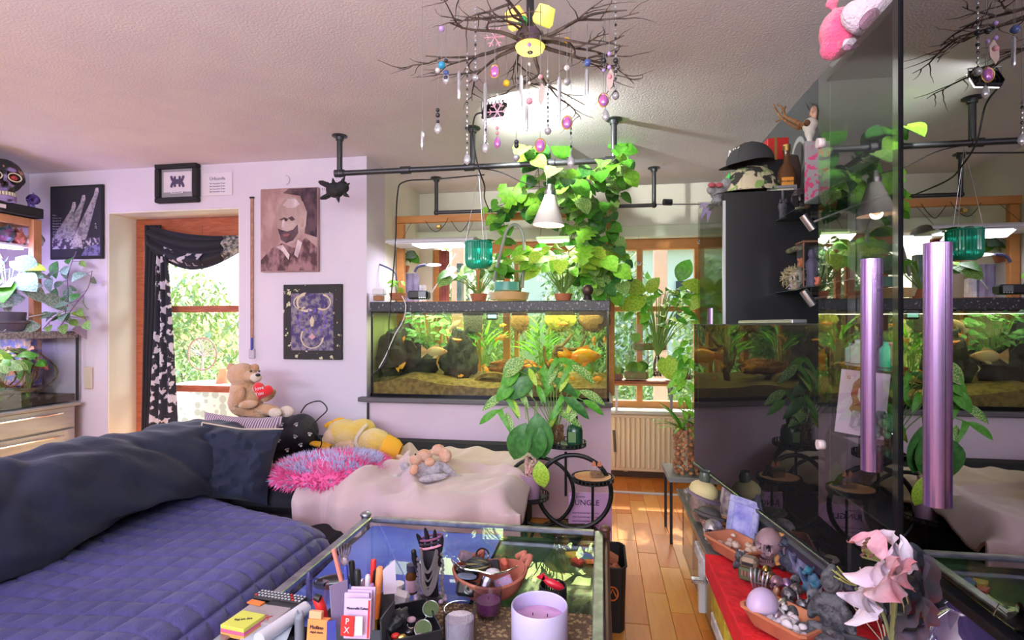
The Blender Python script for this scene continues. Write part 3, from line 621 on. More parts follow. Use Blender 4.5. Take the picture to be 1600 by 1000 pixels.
for i, (x, y, rx, ry, lab) in enumerate([(739, 500, 17, 18, 'dark root filled basket pot hanging into the aquarium, leftmost'), (875, 497, 24, 22, 'round mossy root ball hanging into the aquarium water'), (928, 497, 24, 22, 'brown root ball at the right end of the aquarium'), (812, 500, 14, 20, 'small brown root ball hanging at the middle of the aquarium')]):
    p = P(x, y, Y=3.9); k = PX(p); t = T('root_ball', lab, 'root ball', (p.x, p.y, p.z-ry*k))
    m = [mat('root_pot', (.05, .05, .05), .8, bump=1, bs=80), mat('moss_ball', (.38, .36, .05), .9, c2=(.22, .20, .03), sc=15, bump=1, bs=50), mat('root_brown', (.18, .09, .03), .9, bump=1, bs=60), mat('root_brown', (.1, .06, .03), .9)][i]
    if i == 0: MB().lathe([(0, -ry*k), (rx*k*.8, -ry*k), (rx*k, ry*k), (0, ry*k)], p, 18).build('basket', m, t)
    else: MB().sph(p, (rx*k, rx*k*.8, ry*k), None, 20, lambda d: 1+.3*noise.noise(d*2.5)).build('root_mass', m, t)
    b = MB()
    for j in range(34):
        a = R.uniform(0, 6.28); q = p+Vector((math.cos(a)*rx*k*.7, math.sin(a)*rx*k*.5, -ry*k*.6)); l = R.uniform(.03, .11)
        b.tube([q, q+Vector((R.uniform(-.03, .03), 0, -l*.5)), q+Vector((R.uniform(-.05, .05), R.uniform(-.03, .03), -l))], [.0022, .0016, .0006], 4, False)
    b.build('roots', m, t)['kind'] = 'stuff'
fish_o = mat('fish_orange', (.92, .24, .02), .35, c2=(.85, .40, .05), sc=14, coat=.4); fish_w = mat('fish_pale', (.55, .28, .20), .4, c2=(.55, .42, .36), sc=9); fish_b = mat('fish_grey', (.10, .12, .17), .4)
def fish(px, py, Y, L, ang, m, lab):
    p = P(px, py, Y=Y); k = PX(p, L*.78)
    r = rot(0, 0, R.uniform(-20, 20)) @ rot(0, -ang, 0); t = T('fish', lab, 'fish', p); b = MB(p, r, k)
    b.grid(lambda u, v: Vector((-.38+.80*u, .11*math.sin(PI*u**.8)**.8*math.cos(2*PI*v), .20*math.sin(PI*min(1, u**.8*.95+.03))**.85*math.sin(2*PI*v)-.01)), 14, 12)
    b.build('body', m, t)
    MB(p, r, k).grid(lambda u, v: Vector((-.32-.26*u, .03*math.sin(v*9)*u, (v-.5)*(.10+.42*u)+(.0 if abs(v-.5) > .1 else .0))), 4, 8).build('tail_fin', m, t)
    MB(p, r, k).grid(lambda u, v: Vector((.12-.30*u-.06*v, 0, .17-.06*u+.12*v*(1-u*.4))), 5, 2).build('dorsal_fin', m, t)
    MB(p, r, k).grid(lambda u, v: Vector((.10-.14*u-.12*v, -.06-.03*v, -.12-.14*v)), 3, 2).build('belly_fin', m, t)
    for s in (-1, 1): MB(p, r, k).sph((.31, s*.068, .03), .020, None, 8).build('eye', gloss_black, t)
for a in [(915, 556, 3.75, 78, 0, fish_o, 'largest goldfish, orange and bronze, at the right end of the aquarium'), (876, 553, 3.9, 36, 180, fish_o, 'orange goldfish tail on beside the biggest fish'), (628, 571, 3.68, 25, 40, fish_o, 'orange fish low before the mound in the aquarium left end'),
          (631, 529, 3.7, 14, 70, fish_o, 'small orange fish swimming up before the black rock'), (682, 549, 3.7, 52, 0, fish_w, 'long pinkish fish below the aquarium plant'), (712, 507, 3.72, 32, 40, fish_w, 'white and orange fancy fish above the terracotta pot'), (719, 517, 3.7, 18, -10, fish_b, 'small grey blue fish beneath the white fancy fish'),
          (721, 587, 3.66, 13, 10, fish_o, 'tiny orange fish near the foot of the tall black rock'), (784, 527, 3.7, 26, 20, fish_o, 'orange goldfish below the blue pump label'), (787, 508, 3.8, 15, 5, fish_o, 'small orange goldfish beside the hanging brown root ball'), (862, 564, 3.64, 19, 25, fish_o, 'small goldfish in front of the driftwood'),
          (891, 572, 3.64, 18, 5, fish_o, 'orange goldfish just under the biggest fish'), (760, 578, 3.75, 20, -60, fish_o, 'orange fish diving into the sunken log'), (881, 506, 3.7, 22, 0, fish_o, 'flat orange fish at the mossy root ball'), (928, 531, 3.68, 18, 85, fish_o, 'upright orange fish above the biggest goldfish'), (945, 530, 3.7, 16, 88, fish_o, 'orange fish against the right glass edge of the aquarium'),
          (935, 592, 3.7, 26, 0, fish_o, 'orange fish resting low in the right corner of the aquarium'), (830, 574, 3.75, 34, 170, fish_o, 'orange fancy fish hovering by the log'), (895, 592, 3.72, 18, 150, fish_o, 'small spotted orange fish on the right sand')]: fish(*a)
one('pump_unit', 'black filter pump with blue label in the aquarium', 'pump', black, lambda b: b.box(P(769, 494, Y=3.72), (.085, .05, .055), None, .012))
b = MB(); b.box(P(769, 494, Y=3.69), (.06, .004, .03), None, .001); b.build('pump_label', mat('blue_label', (.2, .45, .85), .4), None, 'pale blue label on the front of the black pump', 'label')
for i, (x, y, h, sp, n, L, lab, k) in enumerate([(668, 590, .46, .15, 80, .06, 'bushy dark green water plant beside the tall black rock', 'oval'), (600, 590, .36, .07, 34, .06, 'dark water plant at the left glass end of the aquarium', 'oval'), (757, 600, .34, .10, 22, .16, 'long bladed water plant behind the sunken log', 'strap'), (845, 600, .36, .09, 22, .17, 'long bladed water plant behind the driftwood', 'strap'), (925, 600, .30, .06, 14, .13, 'grassy water plant at the right end of the aquarium', 'strap')]):
    p = P(x, y, Y=3.95 if i else 3.8); p.z = max(p.z, TZ0+.1); t = T('water_plant', lab, 'water plant', p); sprout(t, p, h, sp, n, L, k, [green3] if i < 2 else [green2, green1], stem_m, .0016, 0 if i < 2 else -.8)
line('air_hose', mat('white_hose', (.75, .75, .75), .5), None, bez([P(628, 462, Y=3.55), P(634, 478, Y=3.54), P(630, 500, Y=3.54), P(616, 525, Y=3.54), P(603, 555, Y=3.54), P(592, 575, Y=3.54)]), .0035); tag(bpy.data.objects['air_hose'], 'white air hose hanging down the front glass of the aquarium', 'hose')
line('power_cable', black, None, bez([P(757, 273, Y=3.17), P(680, 280, Y=3.17), P(632, 284, Y=3.06), P(621, 305, Y=3.1), P(618, 380, Y=3.3), P(611, 465, Y=3.54), P(608, 500, Y=3.54), P(604, 560, Y=3.54), P(580, 588, Y=3.54)]), .0042); tag(bpy.data.objects['power_cable'], 'long black cable dropping from the front pipe past the aquarium lid', 'cable')

# ================================================================ ceiling pipes
def pipes(t, segs, r=.017):
    for nm, pts in segs: MB().tube([Vector(p) for p in pts], r, 12).build(nm, pipe_m, t)
def fl(t, x, y):
    MB().lathe([(0, 0), (.045, 0), (.047, .006), (.025, .010), (.024, .03), (0, .03)], (x, y, HC), 20, rot(180)).build('flange', pipe_m, t)
def fit(t, p, d): d = Vector(d).normalized()*.03; MB().tube([Vector(p)-d, Vector(p)+d], .024, 12).build('pipe_fitting', pipe_m, t)
Y1, Z1, Y2, Z2 = 3.17, 2.225, 4.2, 2.18
pp = T('ceiling_pipe_rail', 'dark ceiling pipe rail crossing above the large aquarium, nearer and longer of two', 'pipe rail', (-.76, Y1, Z1))
pipes(pp, [('pipe', [(-1.61, Y1, HC), (-1.61, Y1, Z1)]), ('pipe', [(-1.61, Y1, Z1), (.07, Y1, Z1)]), ('pipe', [(.07, Y1, Z1), (.07, Y1, HC)]), ('pipe', [(-.76, Y1, HC), (-.76, Y1, Z1)]), ('connector_pipe', [(-.30, Y1, Z1), (-.30, Y2-.02, Z1-.02)])])
for x in (-1.61, -.76, .07): fl(pp, x, Y1)
for x in (-1.61, -.78, -.30, .05, -1.18): fit(pp, (x, Y1, Z1), (1, 0, 0))
MB().sph((-1.61, Y1, Z1), .025).build('elbow', pipe_m, pp); MB().sph((.07, Y1, Z1), .025).build('elbow', pipe_m, pp)
pp = T('ceiling_pipe_rail', 'second dark pipe rail hanging farther back over the plants', 'pipe rail', (-.44, Y2, Z2))
pipes(pp, [('pipe', [(-1.305, Y2, HC), (-1.305, Y2, Z2)]), ('pipe', [(-1.305, Y2, Z2), (.388, Y2, Z2)]), ('pipe', [(.388, Y2, Z2), (.388, Y2, HC)])], .015)
for x in (-1.305, .388): fl(pp, x, Y2); MB().sph((x, Y2, Z2), .022).build('elbow', pipe_m, pp)
t = T('curtain_rod', 'thin grey curtain rod running toward the black tall cabinet', 'rod', (.62, 4.2, 2.15)); line('rod', steel, t, [(.40, 4.20, 2.185), (1.0, 4.35, 2.20)], .006); fit(t, P(1043, 316, Y=4.1), (1, .3, 0))
# wolf head mask hanging at the elbow
wh = T('wolf_head', 'black sculpted wolf head hanging at the left pipe elbow', 'sculpture', P(524, 320, Y=3.17)); c = P(524, 297, Y=3.17); k = PX(c)
blob('head', [(c, (15*k, .05, 12*k)), (c+Vector((-15*k, 0, 9*k)), (15*k, .03, 4.5*k), rot(0, 22, 0)), (c+Vector((-14*k, 0, -9*k)), (13*k, .025, 3.5*k), rot(0, -20, 0)), (c+Vector((12*k, 0, 4*k)), (10*k, .04, 10*k))], matte_black, wh, .004, .006)
for (x, z, a) in ((14, 14, 30), (20, 6, 60), (19, -9, 120), (6, -14, 170), (-2, 12, -10)):
    b = MB(c+Vector((x*k, -.01, z*k)), rot(0, a, 0)); b.lathe([(.014, -.012), (.010, .008), (.001, .028)], (0, 0, 0), 6); b.build('ear' if x == 14 else 'fur_tuft', matte_black, wh)
for a in range(5): MB(c+Vector(((-19+a*4)*k, -.02, 2*k))).lathe([(.003, .0), (.0005, -.012)], (0, 0, 0), 5).build('tooth', mat('tooth_grey', (.12, .12, .12), .5), wh)
# ================================================================ wooden frame behind the aquarium, lamps
wf = T('wooden_rack', 'orange wooden frame standing behind the large aquarium', 'frame', (-.76, 4.13, .62))
MB().box((-.76, 4.13, 2.115), (1.72, .045, .055), None, .004).build('top_beam', orange_wood, wf)
for x in (-1.575, .065): MB().box((x, 4.13, 1.42), (.06, .045, 1.33), None, .004).build('post', orange_wood, wf)
t = T('grow_lamp', 'wide white hood grow lamp with bright panel, left under the wooden frame', 'lamp', P(680, 372, Y=3.9))
c = P(678, 382, Y=3.9)
MB(c).grid(lambda u, v: Vector(((u-.5)*.66, .13*math.cos(PI*v), .045*math.sin(PI*v))), 12, 10).box((0, 0, -.004), (.62, .24, .006)).build('hood', mat('lamp_white', (.72, .72, .78), .4), t)
MB(c+Vector((.05, -.02, -.012))).box((0, 0, 0), (.36, .18, .01), None, .002).build('led_panel', mat('led_glow', (.95, .93, 1), .5, emit=5), t)
for x in (-.25, .25): line('hanger_wire', black, t, [c+Vector((x, 0, .04)), (c.x+x, 4.12, 2.10)], .0015)
t = T('grow_lamp', 'small flat pale green grow lamp beneath the cone lamp', 'lamp', P(865, 378, Y=3.9)); c = P(865, 376, Y=3.9)
MB(c).box((0, 0, .01), (.24, .16, .02), None, .005).build('housing', mat('lamp_green', (.55, .68, .42), .5), t); MB(c).box((0, 0, -.004), (.22, .14, .006)).build('led_panel', mat('led_green', (.85, 1, .6), .5, emit=2), t)
for x in (-.1, .1): line('hanger_wire', black, t, [c+Vector((x, 0, .02)), (c.x+x, 4.12, 2.11)], .0015)
light('grow_light', 'AREA', P(680, 388, Y=3.9), 5, (.85, .8, 1), .34, .16, tgt=P(680, 460, Y=3.85))
light('grow_light_right', 'AREA', P(865, 384, Y=3.9), 3, (1, 1, .75), .3, .16, tgt=P(865, 470, Y=3.8))
# cone lamp
cl = T('cone_lamp', 'white cone pendant lamp glowing warm below the front pipe', 'pendant lamp', P(857, 360, Y=Y1)); c = P(857, 352, Y=Y1)
sh_m = mat('enamel_white', (.78, .76, .72), .35); 
MB(c, rot(0, 3, 0)).lathe([(.093, 0), (.094, .004), (.035, .165), (.032, .175), (.030, .172), (.090, .003)], (0, 0, 0), 32).build('lamp_shade', sh_m, cl)
MB(c, rot(0, 3, 0)).lathe([(.032, .172), (.034, .18), (.034, .20), (.024, .205), (.022, .235), (.008, .24), (.0, .24)], (.0, 0, 0), 20).build('socket_cap', steel, cl)
MB(c).sph((0, 0, .045), (.035, .035, .045)).build('bulb', mat('bulb_warm', (1, .62, .35), .5, emit=6), cl)
line('suspension', steel, cl, [c+Vector((-.01, 0, .235)), (c.x-.012, Y1, Z1+.017)], .002)
light('cone_lamp_light', 'POINT', c+Vector((0, 0, .01)), 3, (1, .7, .45), rad=.03)
line('lamp_cable', black, None, bez([c+Vector((-.01, 0, .22)), P(820, 286, Y=3.17), P(790, 272, Y=3.17), P(770, 266, Y=3.17), P(752, 264, Y=3.17)]), .003); tag(bpy.data.objects['lamp_cable'], 'thin black cable from the cone lamp to the pipe', 'cable')
# hanging pot
hg = T('hanging_pot', 'ribbed translucent green pot hanging on chains from the pipe', 'hanging pot', P(748, 422, Y=Y1)); c = P(748, 400, Y=Y1)
gp = mat('green_glass_pot', (.01, .36, .24), .12, trans=.35, c2=(.02, .50, .28), sc=4, coat=.4)
b = MB(c); b.grid(lambda u, v: (lambda rr, z, a: Vector((rr*math.cos(a), rr*math.sin(a), z)))(*[( (.078 if v > .35 else .045+.033*math.sqrt(max(0, 1-((.35-v)/.35)**2)))*(1+(.05 if (int(u*72+.5) % 2) else 0)), -.078+.156*v, u*2*PI)][0]), 72, 12, True); b.cyl((0, 0, -.079), .045, .003)
b.build('pot', gp, hg); MB(c).cyl((0, 0, .05), .072, .012).build('soil', soil, hg); MB(c).lathe([(.079, .074), (.083, .076), (.083, .084), (.078, .084)], (0, 0, 0), 32).build('rim', gp, hg)
for a in (80, 200, 320):
    q = c+Vector((.078*math.cos(math.radians(a)), .078*math.sin(math.radians(a)), .08)); line('chain', steel, hg, [q, (c.x+.002*math.cos(a), Y1, Z1-.02)], .0018, 5)
for i in range(16):
    a = R.uniform(0, 6.28); leaf(hg, 'oval', R.choice([green1, green5]), c+Vector((.03*math.cos(a), .03*math.sin(a), .065)), (math.cos(a), math.sin(a), R.uniform(.2, .8)), R.uniform(.05, .09))
# flood light by the middle pipe
fd = T('flood_light', 'black flood light on a bracket below the ceiling beside the branch chandelier', 'flood light', P(772, 188, Y=2.72)); c = P(772, 173, Y=2.72); r = rot(-28, 0, -12)
MB(c, r).box((0, 0, 0), (.125, .022, .095), None, .008).build('housing', black, fd)
for i in range(6): MB(c, r).box((-.05+i*.02, -.018, 0), (.005, .018, .08)).build('cooling_fin', black, fd)
MB(c, r).box((0, .013, 0), (.115, .004, .085)).build('lamp_glass', mat('flood_glow', (1, 1, .95), .4, emit=8), fd)
for s in (-1, 1): line('bracket', steel, fd, [c+Vector((s*.066, 0, 0)), c+Vector((s*.066, .0, .05))], .003)
line('bracket_bar', steel, fd, [c+Vector((-.066, 0, .05)), c+Vector((.066, 0, .05))], .003)
line('cable', black, fd, bez([c+Vector((-.06, -.01, -.01)), P(742, 182, Y=2.8), P(739, 210, Y=3.0), P(747, 260, Y=3.03), P(757, 290, Y=3.1), P(757, 310, Y=3.3), P(765, 330, Y=3.8)]), .0045)
light('flood_beam', 'SPOT', c+Vector((0, .03, .0)), 120, (.98, 1, .9), tgt=c+Vector((.60, .70, .30)), spot=math.radians(145), blend=1, rad=.03)

# ================================================================ plants over the aquarium
vp = T('pothos_curtain', 'dense green pothos vine climbing from the pipe down the right wooden post', 'climbing plant', P(930, 465, Y=3.95))
for q in ([(960, 255, 3.1), (935, 262, 3.15), (900, 290, 3.5), (905, 330, 3.9), (890, 380, 4.0), (880, 430, 3.95)], [(958, 300, 3.6), (945, 350, 4.0), (955, 400, 4.02), (948, 440, 3.98), (952, 470, 3.95)], [(880, 262, 3.1), (895, 300, 3.3), (925, 340, 3.9), (920, 400, 3.95), (930, 455, 3.9)],
          [(870, 330, 3.9), (905, 300, 3.8), (940, 290, 3.7), (960, 265, 3.3), (972, 240, 3.1)], [(905, 360, 3.8), (935, 380, 3.8), (960, 400, 3.9), (962, 440, 3.9)], [(860, 400, 3.9), (890, 410, 3.9), (920, 430, 3.85), (945, 460, 3.85)]):
    vine(vp, [P(a, b_, Y=c_) for a, b_, c_ in q], .026, .098, 'heart', LV+[green1, green5, green3], stem_m, out=.065)
for x, y, d, L, k in ((905, 272, (-.7, -.4, -.6), .15, 'heart'), (953, 292, (1, -.3, .1), .14, 'heart'), (900, 268, (-.3, -.5, -.8), .15, 'heart'), (960, 238, (1, -.2, .1), .15, 'heart'), (955, 232, (.8, 0, .5), .12, 'heart'), (885, 245, (-.6, -.2, .8), .14, 'heart'), (925, 360, (-.5, -.6, -.4), .15, 'split'), (915, 385, (-.1, -.7, -.7), .15, 'split'), (945, 405, (.6, -.6, -.6), .12, 'heart'), (962, 420, (.9, -.4, -.5), .12, 'heart')):
    leaf(vp, k, R.choice([green1, green2]), P(x, y, Y=3.6), d, L, (0, -1, .6))
sp = T('pothos_spray', 'bright pothos cluster hanging between the two pipe rails', 'hanging plant', P(800, 372, Y=3.8))
for q in ([(770, 325, 4.0), (795, 318, 3.9), (830, 320, 3.95), (870, 330, 4.0)], [(765, 330, 4.0), (785, 345, 3.9), (790, 370, 3.9)], [(800, 300, 3.9), (820, 320, 3.9), (850, 345, 3.9)], [(845, 330, 3.9), (840, 250, 3.5), (835, 240, 3.2), (820, 245, 3.15)]):
    vine(sp, [P(a, b_, Y=c_) for a, b_, c_ in q], .030, .10, 'heart', [green1, green2, green3], stem_m, out=.05)
for x, y, d, L in ((800, 320, (-.4, -.5, .8), .16), (815, 318, (-.1, -.4, .9), .14), (835, 318, (.7, -.4, .5), .16), (822, 332, (.8, -.5, .1), .14)): leaf(sp, 'split' if x < 810 else 'oval', green2, P(x, y, Y=3.75), d, L, (0, -1, .4))
for lab, x, y, Yd, h, s_, n, L, k, ms, w_ in [('broad leaved pale green plant on the aquarium lid beneath the hanging pot', 748, 470, 3.85, .22, .22, 26, .12, 'oval', [green2, green1, green5], 1.1), ('yellow green striped plant spreading over the aquarium lid below the cone lamp', 880, 470, 3.85, .34, .27, 60, .16, 'oval', [green4, green4, green2], .9),
                                  ('leafy pothos on the shelf behind the grow lamp arm', 628, 425, 4.3, .14, .10, 18, .09, 'heart', [green1, green6], 1), ('small green plant next to the white hose on the aquarium lid', 622, 469, 3.8, .10, .06, 9, .06, 'oval', [green2], 1), ('tall round leaved plant behind the arched hose', 812, 470, 3.95, .38, .14, 18, .11, 'heart', [green1, green2], 1)]:
    p = P(x, y, Y=Yd); t = T('potted_plant', lab, 'potted plant', p); b = MB(); b.lathe([(0, 0), (.05, 0), (.065, .05), (.058, .05), (0, .045)], p, 18); b.build('pot', [terracotta, mat('grey_pot', (.3, .3, .32), .6)][int(x) % 2], t)
    sprout(t, p+Vector((0, 0, .04)), h, s_, n, L, k, ms, stem_m, .0022, .25, w=w_)
line('arched_hose', mat('grey_hose', (.30, .31, .28), .4), None, bez([P(772, 440, Y=3.7), P(782, 395, Y=3.72), P(793, 358, Y=3.75), P(808, 352, Y=3.78), P(818, 372, Y=3.8), P(818, 410, Y=3.82), P(816, 450, Y=3.82)]), .011, 10); tag(bpy.data.objects['arched_hose'], 'thick grey hose arching above the aquarium lid', 'hose')
p = P(795, 462, Y=3.75); one('plastic_basin', 'clear plastic basin with orange bottom on the aquarium lid', 'basin', mat('frosted_plastic', (.72, .72, .60), .4, c2=(.7, .45, .2), sc=3), lambda b: b.lathe([(0, -.03), (.13, -.03), (.145, .02), (.14, .02), (.125, -.02), (0, -.02)], p, 28))
one('blue_jar', 'blue green translucent tub behind the clear plastic basin', 'tub', mat('teal_glass', (.12, .42, .36), .3), lambda b: b.cyl(P(792, 452, Y=3.9)+Vector((0, 0, -.01)), .09, .06, 22))
t = T('feeder_timer', 'small black digital timer unit on the left of the aquarium lid', 'timer', P(658, 469, Y=3.7)); c = P(655, 461, Y=3.7); MB(c).box((0, 0, 0), (.15, .08, .06), None, .012).build('body', black, t)
MB(c).box((.035, -.041, .004), (.055, .004, .036), None, .001).build('display', mat('display', (.22, .25, .28), .3), t)
for i in range(4): MB(c).cyl((.016+i*.014, -.042, -.02), .004, .004, 8, rot(90)).build('button', steel, t)
t = T('stacked_boxes', 'white box stacked on a brown box at the left end of the aquarium lid', 'box', P(593, 469, Y=3.62)); MB().box(P(593, 456, Y=3.62), (.085, .06, .045), None, .006).build('white_box', white, t); MB().box(P(592, 466, Y=3.62), (.065, .05, .035), None, .003).build('brown_box', mat('brown_card', (.36, .17, .08), .8), t)
p = P(918, 469, Y=3.58); t = T('dark_ball_finial', 'dark bronze ball on a clamp at the right of the aquarium lid', 'ornament', p); MB().lathe([(0, 0), (.03, 0), (.025, .03), (.012, .04), (.012, .05)], p, 16).build('clamp', black, t); MB().sph(p+Vector((0, 0, .065)), .038).build('ball', mat('bronze', (.10, .07, .06), .4, .6), t)
t = T('clip_lamp', 'white ring desk lamp on a long dark arm over the aquarium left end', 'desk lamp', P(640, 469, Y=3.9)); line('arm', mat('blue_arm', (.10, .10, .22), .4), t, bez([P(593, 413, Y=3.8), P(615, 424, Y=3.8), P(620, 440, Y=3.85), P(622, 468, Y=3.9)]), .006); line('lamp_neck', mat('blue_arm', (.1, .1, .2), .4), t, bez([P(648, 425, Y=3.8), P(653, 417, Y=3.8), P(665, 414, Y=3.8)]), .010); MB().sph(P(678, 414, Y=3.8), (.055, .04, .010)).build('lamp_head', mat('led_glow2', (.95, .95, 1), .5, emit=3), t); line('strut', white, t, [P(673, 460, Y=3.8), P(712, 397, Y=3.9)], .004)
# items on the shelf at the bay's left
for i, (x, y, w_, h_, c_, lab) in enumerate([(636, 445, 34, 44, (.35, .32, .5), 'tall lilac carton behind the timer unit'), (655, 445, 16, 26, (.7, .7, .8), 'white label box next to the lilac carton'), (693, 430, 14, 80, (.32, .10, .08), 'dark red upright curtain panel behind the grow lamp'), (718, 430, 9, 60, (.30, .42, .40), 'green print narrow banner behind the hanging pot')]):
    p = P(x, y, Y=4.35+.03*i); k = PX(p); p.z = 1.477+h_*k/2; one(['carton', 'label_box', 'drape', 'banner'][i], lab, ['box', 'box', 'curtain', 'banner'][i], mat('carton_%d' % i, c_, .8, c2=tuple(min(1, q*1.4) for q in c_), sc=14), lambda b: b.grid(lambda u, v: p+Vector(((u-.5)*w_*k, .01*math.sin(u*20)+.0, (v-.5)*h_*k)), 16, 1).box(p+Vector((0, .04, 0)), (w_*k*.95, .06, h_*k), None, .005))
t = T('rear_shelf', 'narrow shelf board across the bay behind the aquarium', 'shelf', (-1.1, 4.42, 1.45)); MB().box((-1.1, 4.42, 1.465), (.95, .3, .02), None, .003).build('shelf_board', orange_wood, t)
for x in (-1.5, -.7): MB().box((x, 4.5, .73), (.03, .05, 1.45)).build('post', orange_wood, t)
# cables & hooks on the wooden beam
for i, (a, b_) in enumerate([(665, 700), (705, 735)]):
    o = line('loose_wire', black, None, bez([P(a, 345, Y=4.08), P(a+8, 357, Y=4.07), P((a+b_)/2, 362, Y=4.07), P(b_-6, 352, Y=4.07), P(b_, 341, Y=4.08)]), .0025, 5); tag(o, ['coil of thin black wire under the wooden beam, left one', 'loop of thin black wire under the wooden beam near the hanging chains'][i], 'wire')
one('plug_adapter', 'brass coloured plug adapter hooked under the wooden beam', 'adapter', brass, lambda b: b.box(P(686, 354, Y=4.06), (.04, .03, .035), None, .008))
# right half of the bay: shelf, terrariums, plants
ws = T('window_shelf', 'brown plank shelf in front of the bay window right of the aquarium', 'shelf', (.33, 4.40, .83)); MB().box((.34, 4.40, .838), (.55, .26, .02), None, .003).build('shelf_board', red_wood, ws); MB().box((.34, 4.28, .825), (.55, .02, .02)).build('shelf_edge', orange_wood, ws)
for x in (.12, .55): MB().box((x, 4.5, .70), (.02, .02, .27)).build('bracket', steel, ws)
def terr(px0, px1, py0, py1, Yd, lab, m):
    c = P((px0+px1)/2, (py0+py1)/2, Y=Yd); k = PX(c); w_, h_ = (px1-px0)*k, (py1-py0)*k; t = T('terrarium', lab, 'terrarium', (c.x, c.y, c.z-h_/2))
    shell(t, c.x-w_/2, c.x+w_/2, c.y-.09, c.y+.09, c.z-h_/2, c.z+h_/2, clear, .004)
    MB().box((c.x, c.y, c.z-h_/2+h_*.14), (w_*.94, .16, h_*.26), None, .01).build('substrate', m, t)
    for i in range(16): q = Vector((c.x+R.uniform(-.4, .4)*w_, c.y+R.uniform(-.06, .06), c.z-h_*.25)); leaf(t, 'strap' if i % 2 else 'oval', R.choice([green1, green2]), q, (R.uniform(-.5, .5), -.3, 1), h_*.45)
gsub = mat('moss_substrate', (.20, .26, .07), .9, c2=(.30, .20, .09), sc=25, bump=1, bs=80); bsub = mat('bark_substrate', (.35, .16, .07), .9, c2=(.18, .09, .05), sc=30, bump=1, bs=80)
terr(975, 1012, 548, 592, 4.36, 'clear glass terrarium box, lower left on the window shelf', gsub); terr(988, 1040, 505, 547, 4.48, 'wide clear terrarium set behind and above the lower box', gsub); terr(1040, 1080, 562, 592, 4.36, 'low glass box of brown bark right of the rooted jar', bsub); terr(954, 973, 562, 592, 4.36, 'narrow glass jar of brown bark at the aquarium edge', bsub)
one('upper_stand', 'thin glass ledge carrying the wide upper terrarium', 'ledge', clear, lambda b: b.box(P(1014, 549, Y=4.48), (.30, .2, .006)))
jr = T('rooted_jar', 'clear jar of tangled roots with a bright variegated plant on the window shelf', 'potted plant', P(1027, 592, Y=4.33)); jc = P(1027, 592, Y=4.33)
MB().lathe([(0, 0), (.042, 0), (.045, .02), (.045, .12), (.025, .17), (.027, .19)], jc, 22).build('jar', clear, jr)
b = MB()
for i in range(30): a = R.uniform(0, 6.28); b.tube(bez([jc+Vector((.01*math.cos(a), .01*math.sin(a), .18)), jc+Vector((.03*math.cos(a), .03*math.sin(a), .10)), jc+Vector((.03*math.cos(a+1), .03*math.sin(a+1), .02))], 4), .003, 4)
b.build('roots', bark_m, jr)['kind'] = 'stuff'
sprout(jr, jc+Vector((0, 0, .17)), .52, .24, 52, .11, 'oval', [green4, green2, green1, green2], stem_m, .0035, .25, (.08, 0, 0), .8)
for x, y, d, L in ((1010, 455, (-1, -.2, .3), .2), (1010, 470, (-1, -.2, -.2), .2), (1012, 458, (.3, -.3, .5), .14), (1100, 455, (-.8, -.3, .4), .17), (1102, 457, (.9, -.3, .4), .15), (1100, 462, (.6, -.3, -.6), .16), (1098, 462, (-.6, -.3, -.6), .14), (1060, 440, (.4, -.2, .9), .18), (1040, 560, (.3, -.5, -.9), .17)): leaf(jr, 'oval' if x != 1040 else 'heart', green4 if x != 1060 else green1, P(x, y, Y=4.2), d, L, (0, -1, .5))
cp = T('window_climber', 'tall green climber beside the television left edge', 'plant', P(1068, 655, Y=3.7))
for q in ([(1070, 660, 3.6), (1068, 620, 3.7), (1072, 570, 3.8), (1080, 530, 3.9)], [(1082, 650, 3.6), (1082, 610, 3.7), (1076, 560, 3.8)]):
    vine(cp, [P(a, b_, Y=c_) for a, b_, c_ in q], .030, .105, 'lance', [green1, green2, green2], stem_m, out=.05)
# radiator
rad = T('radiator', 'cream ribbed radiator below the bay window', 'radiator', (.38, 4.6, .07)); rm = mat('radiator_cream', (.80, .66, .42), .45)
MB().box((.38, 4.61, .31), (.62, .05, .47), None, .006).build('panel', rm, rad)
for i in range(15): MB().box((.105+i*.040, 4.582, .31), (.024, .02, .42), None, .008).build('rib', rm, rad)
MB().box((.38, 4.60, .553), (.62, .07, .012)).build('top_grille', rm, rad); MB().box((.38, 4.583, .528), (.62, .012, .02), None, .003).build('top_strip', rm, rad)
for x in (.2, .56): MB().box((x, 4.64, .1), (.03, .03, .08)).build('bracket', rm, rad)
line('hanging_tube', mat('dark_tube', (.15, .12, .10), .5), None, [P(959, 672, Y=4.57), P(961, 706, Y=4.57)], .011); tag(bpy.data.objects['hanging_tube'], 'short dark tube hanging at the left end of the radiator', 'tube')
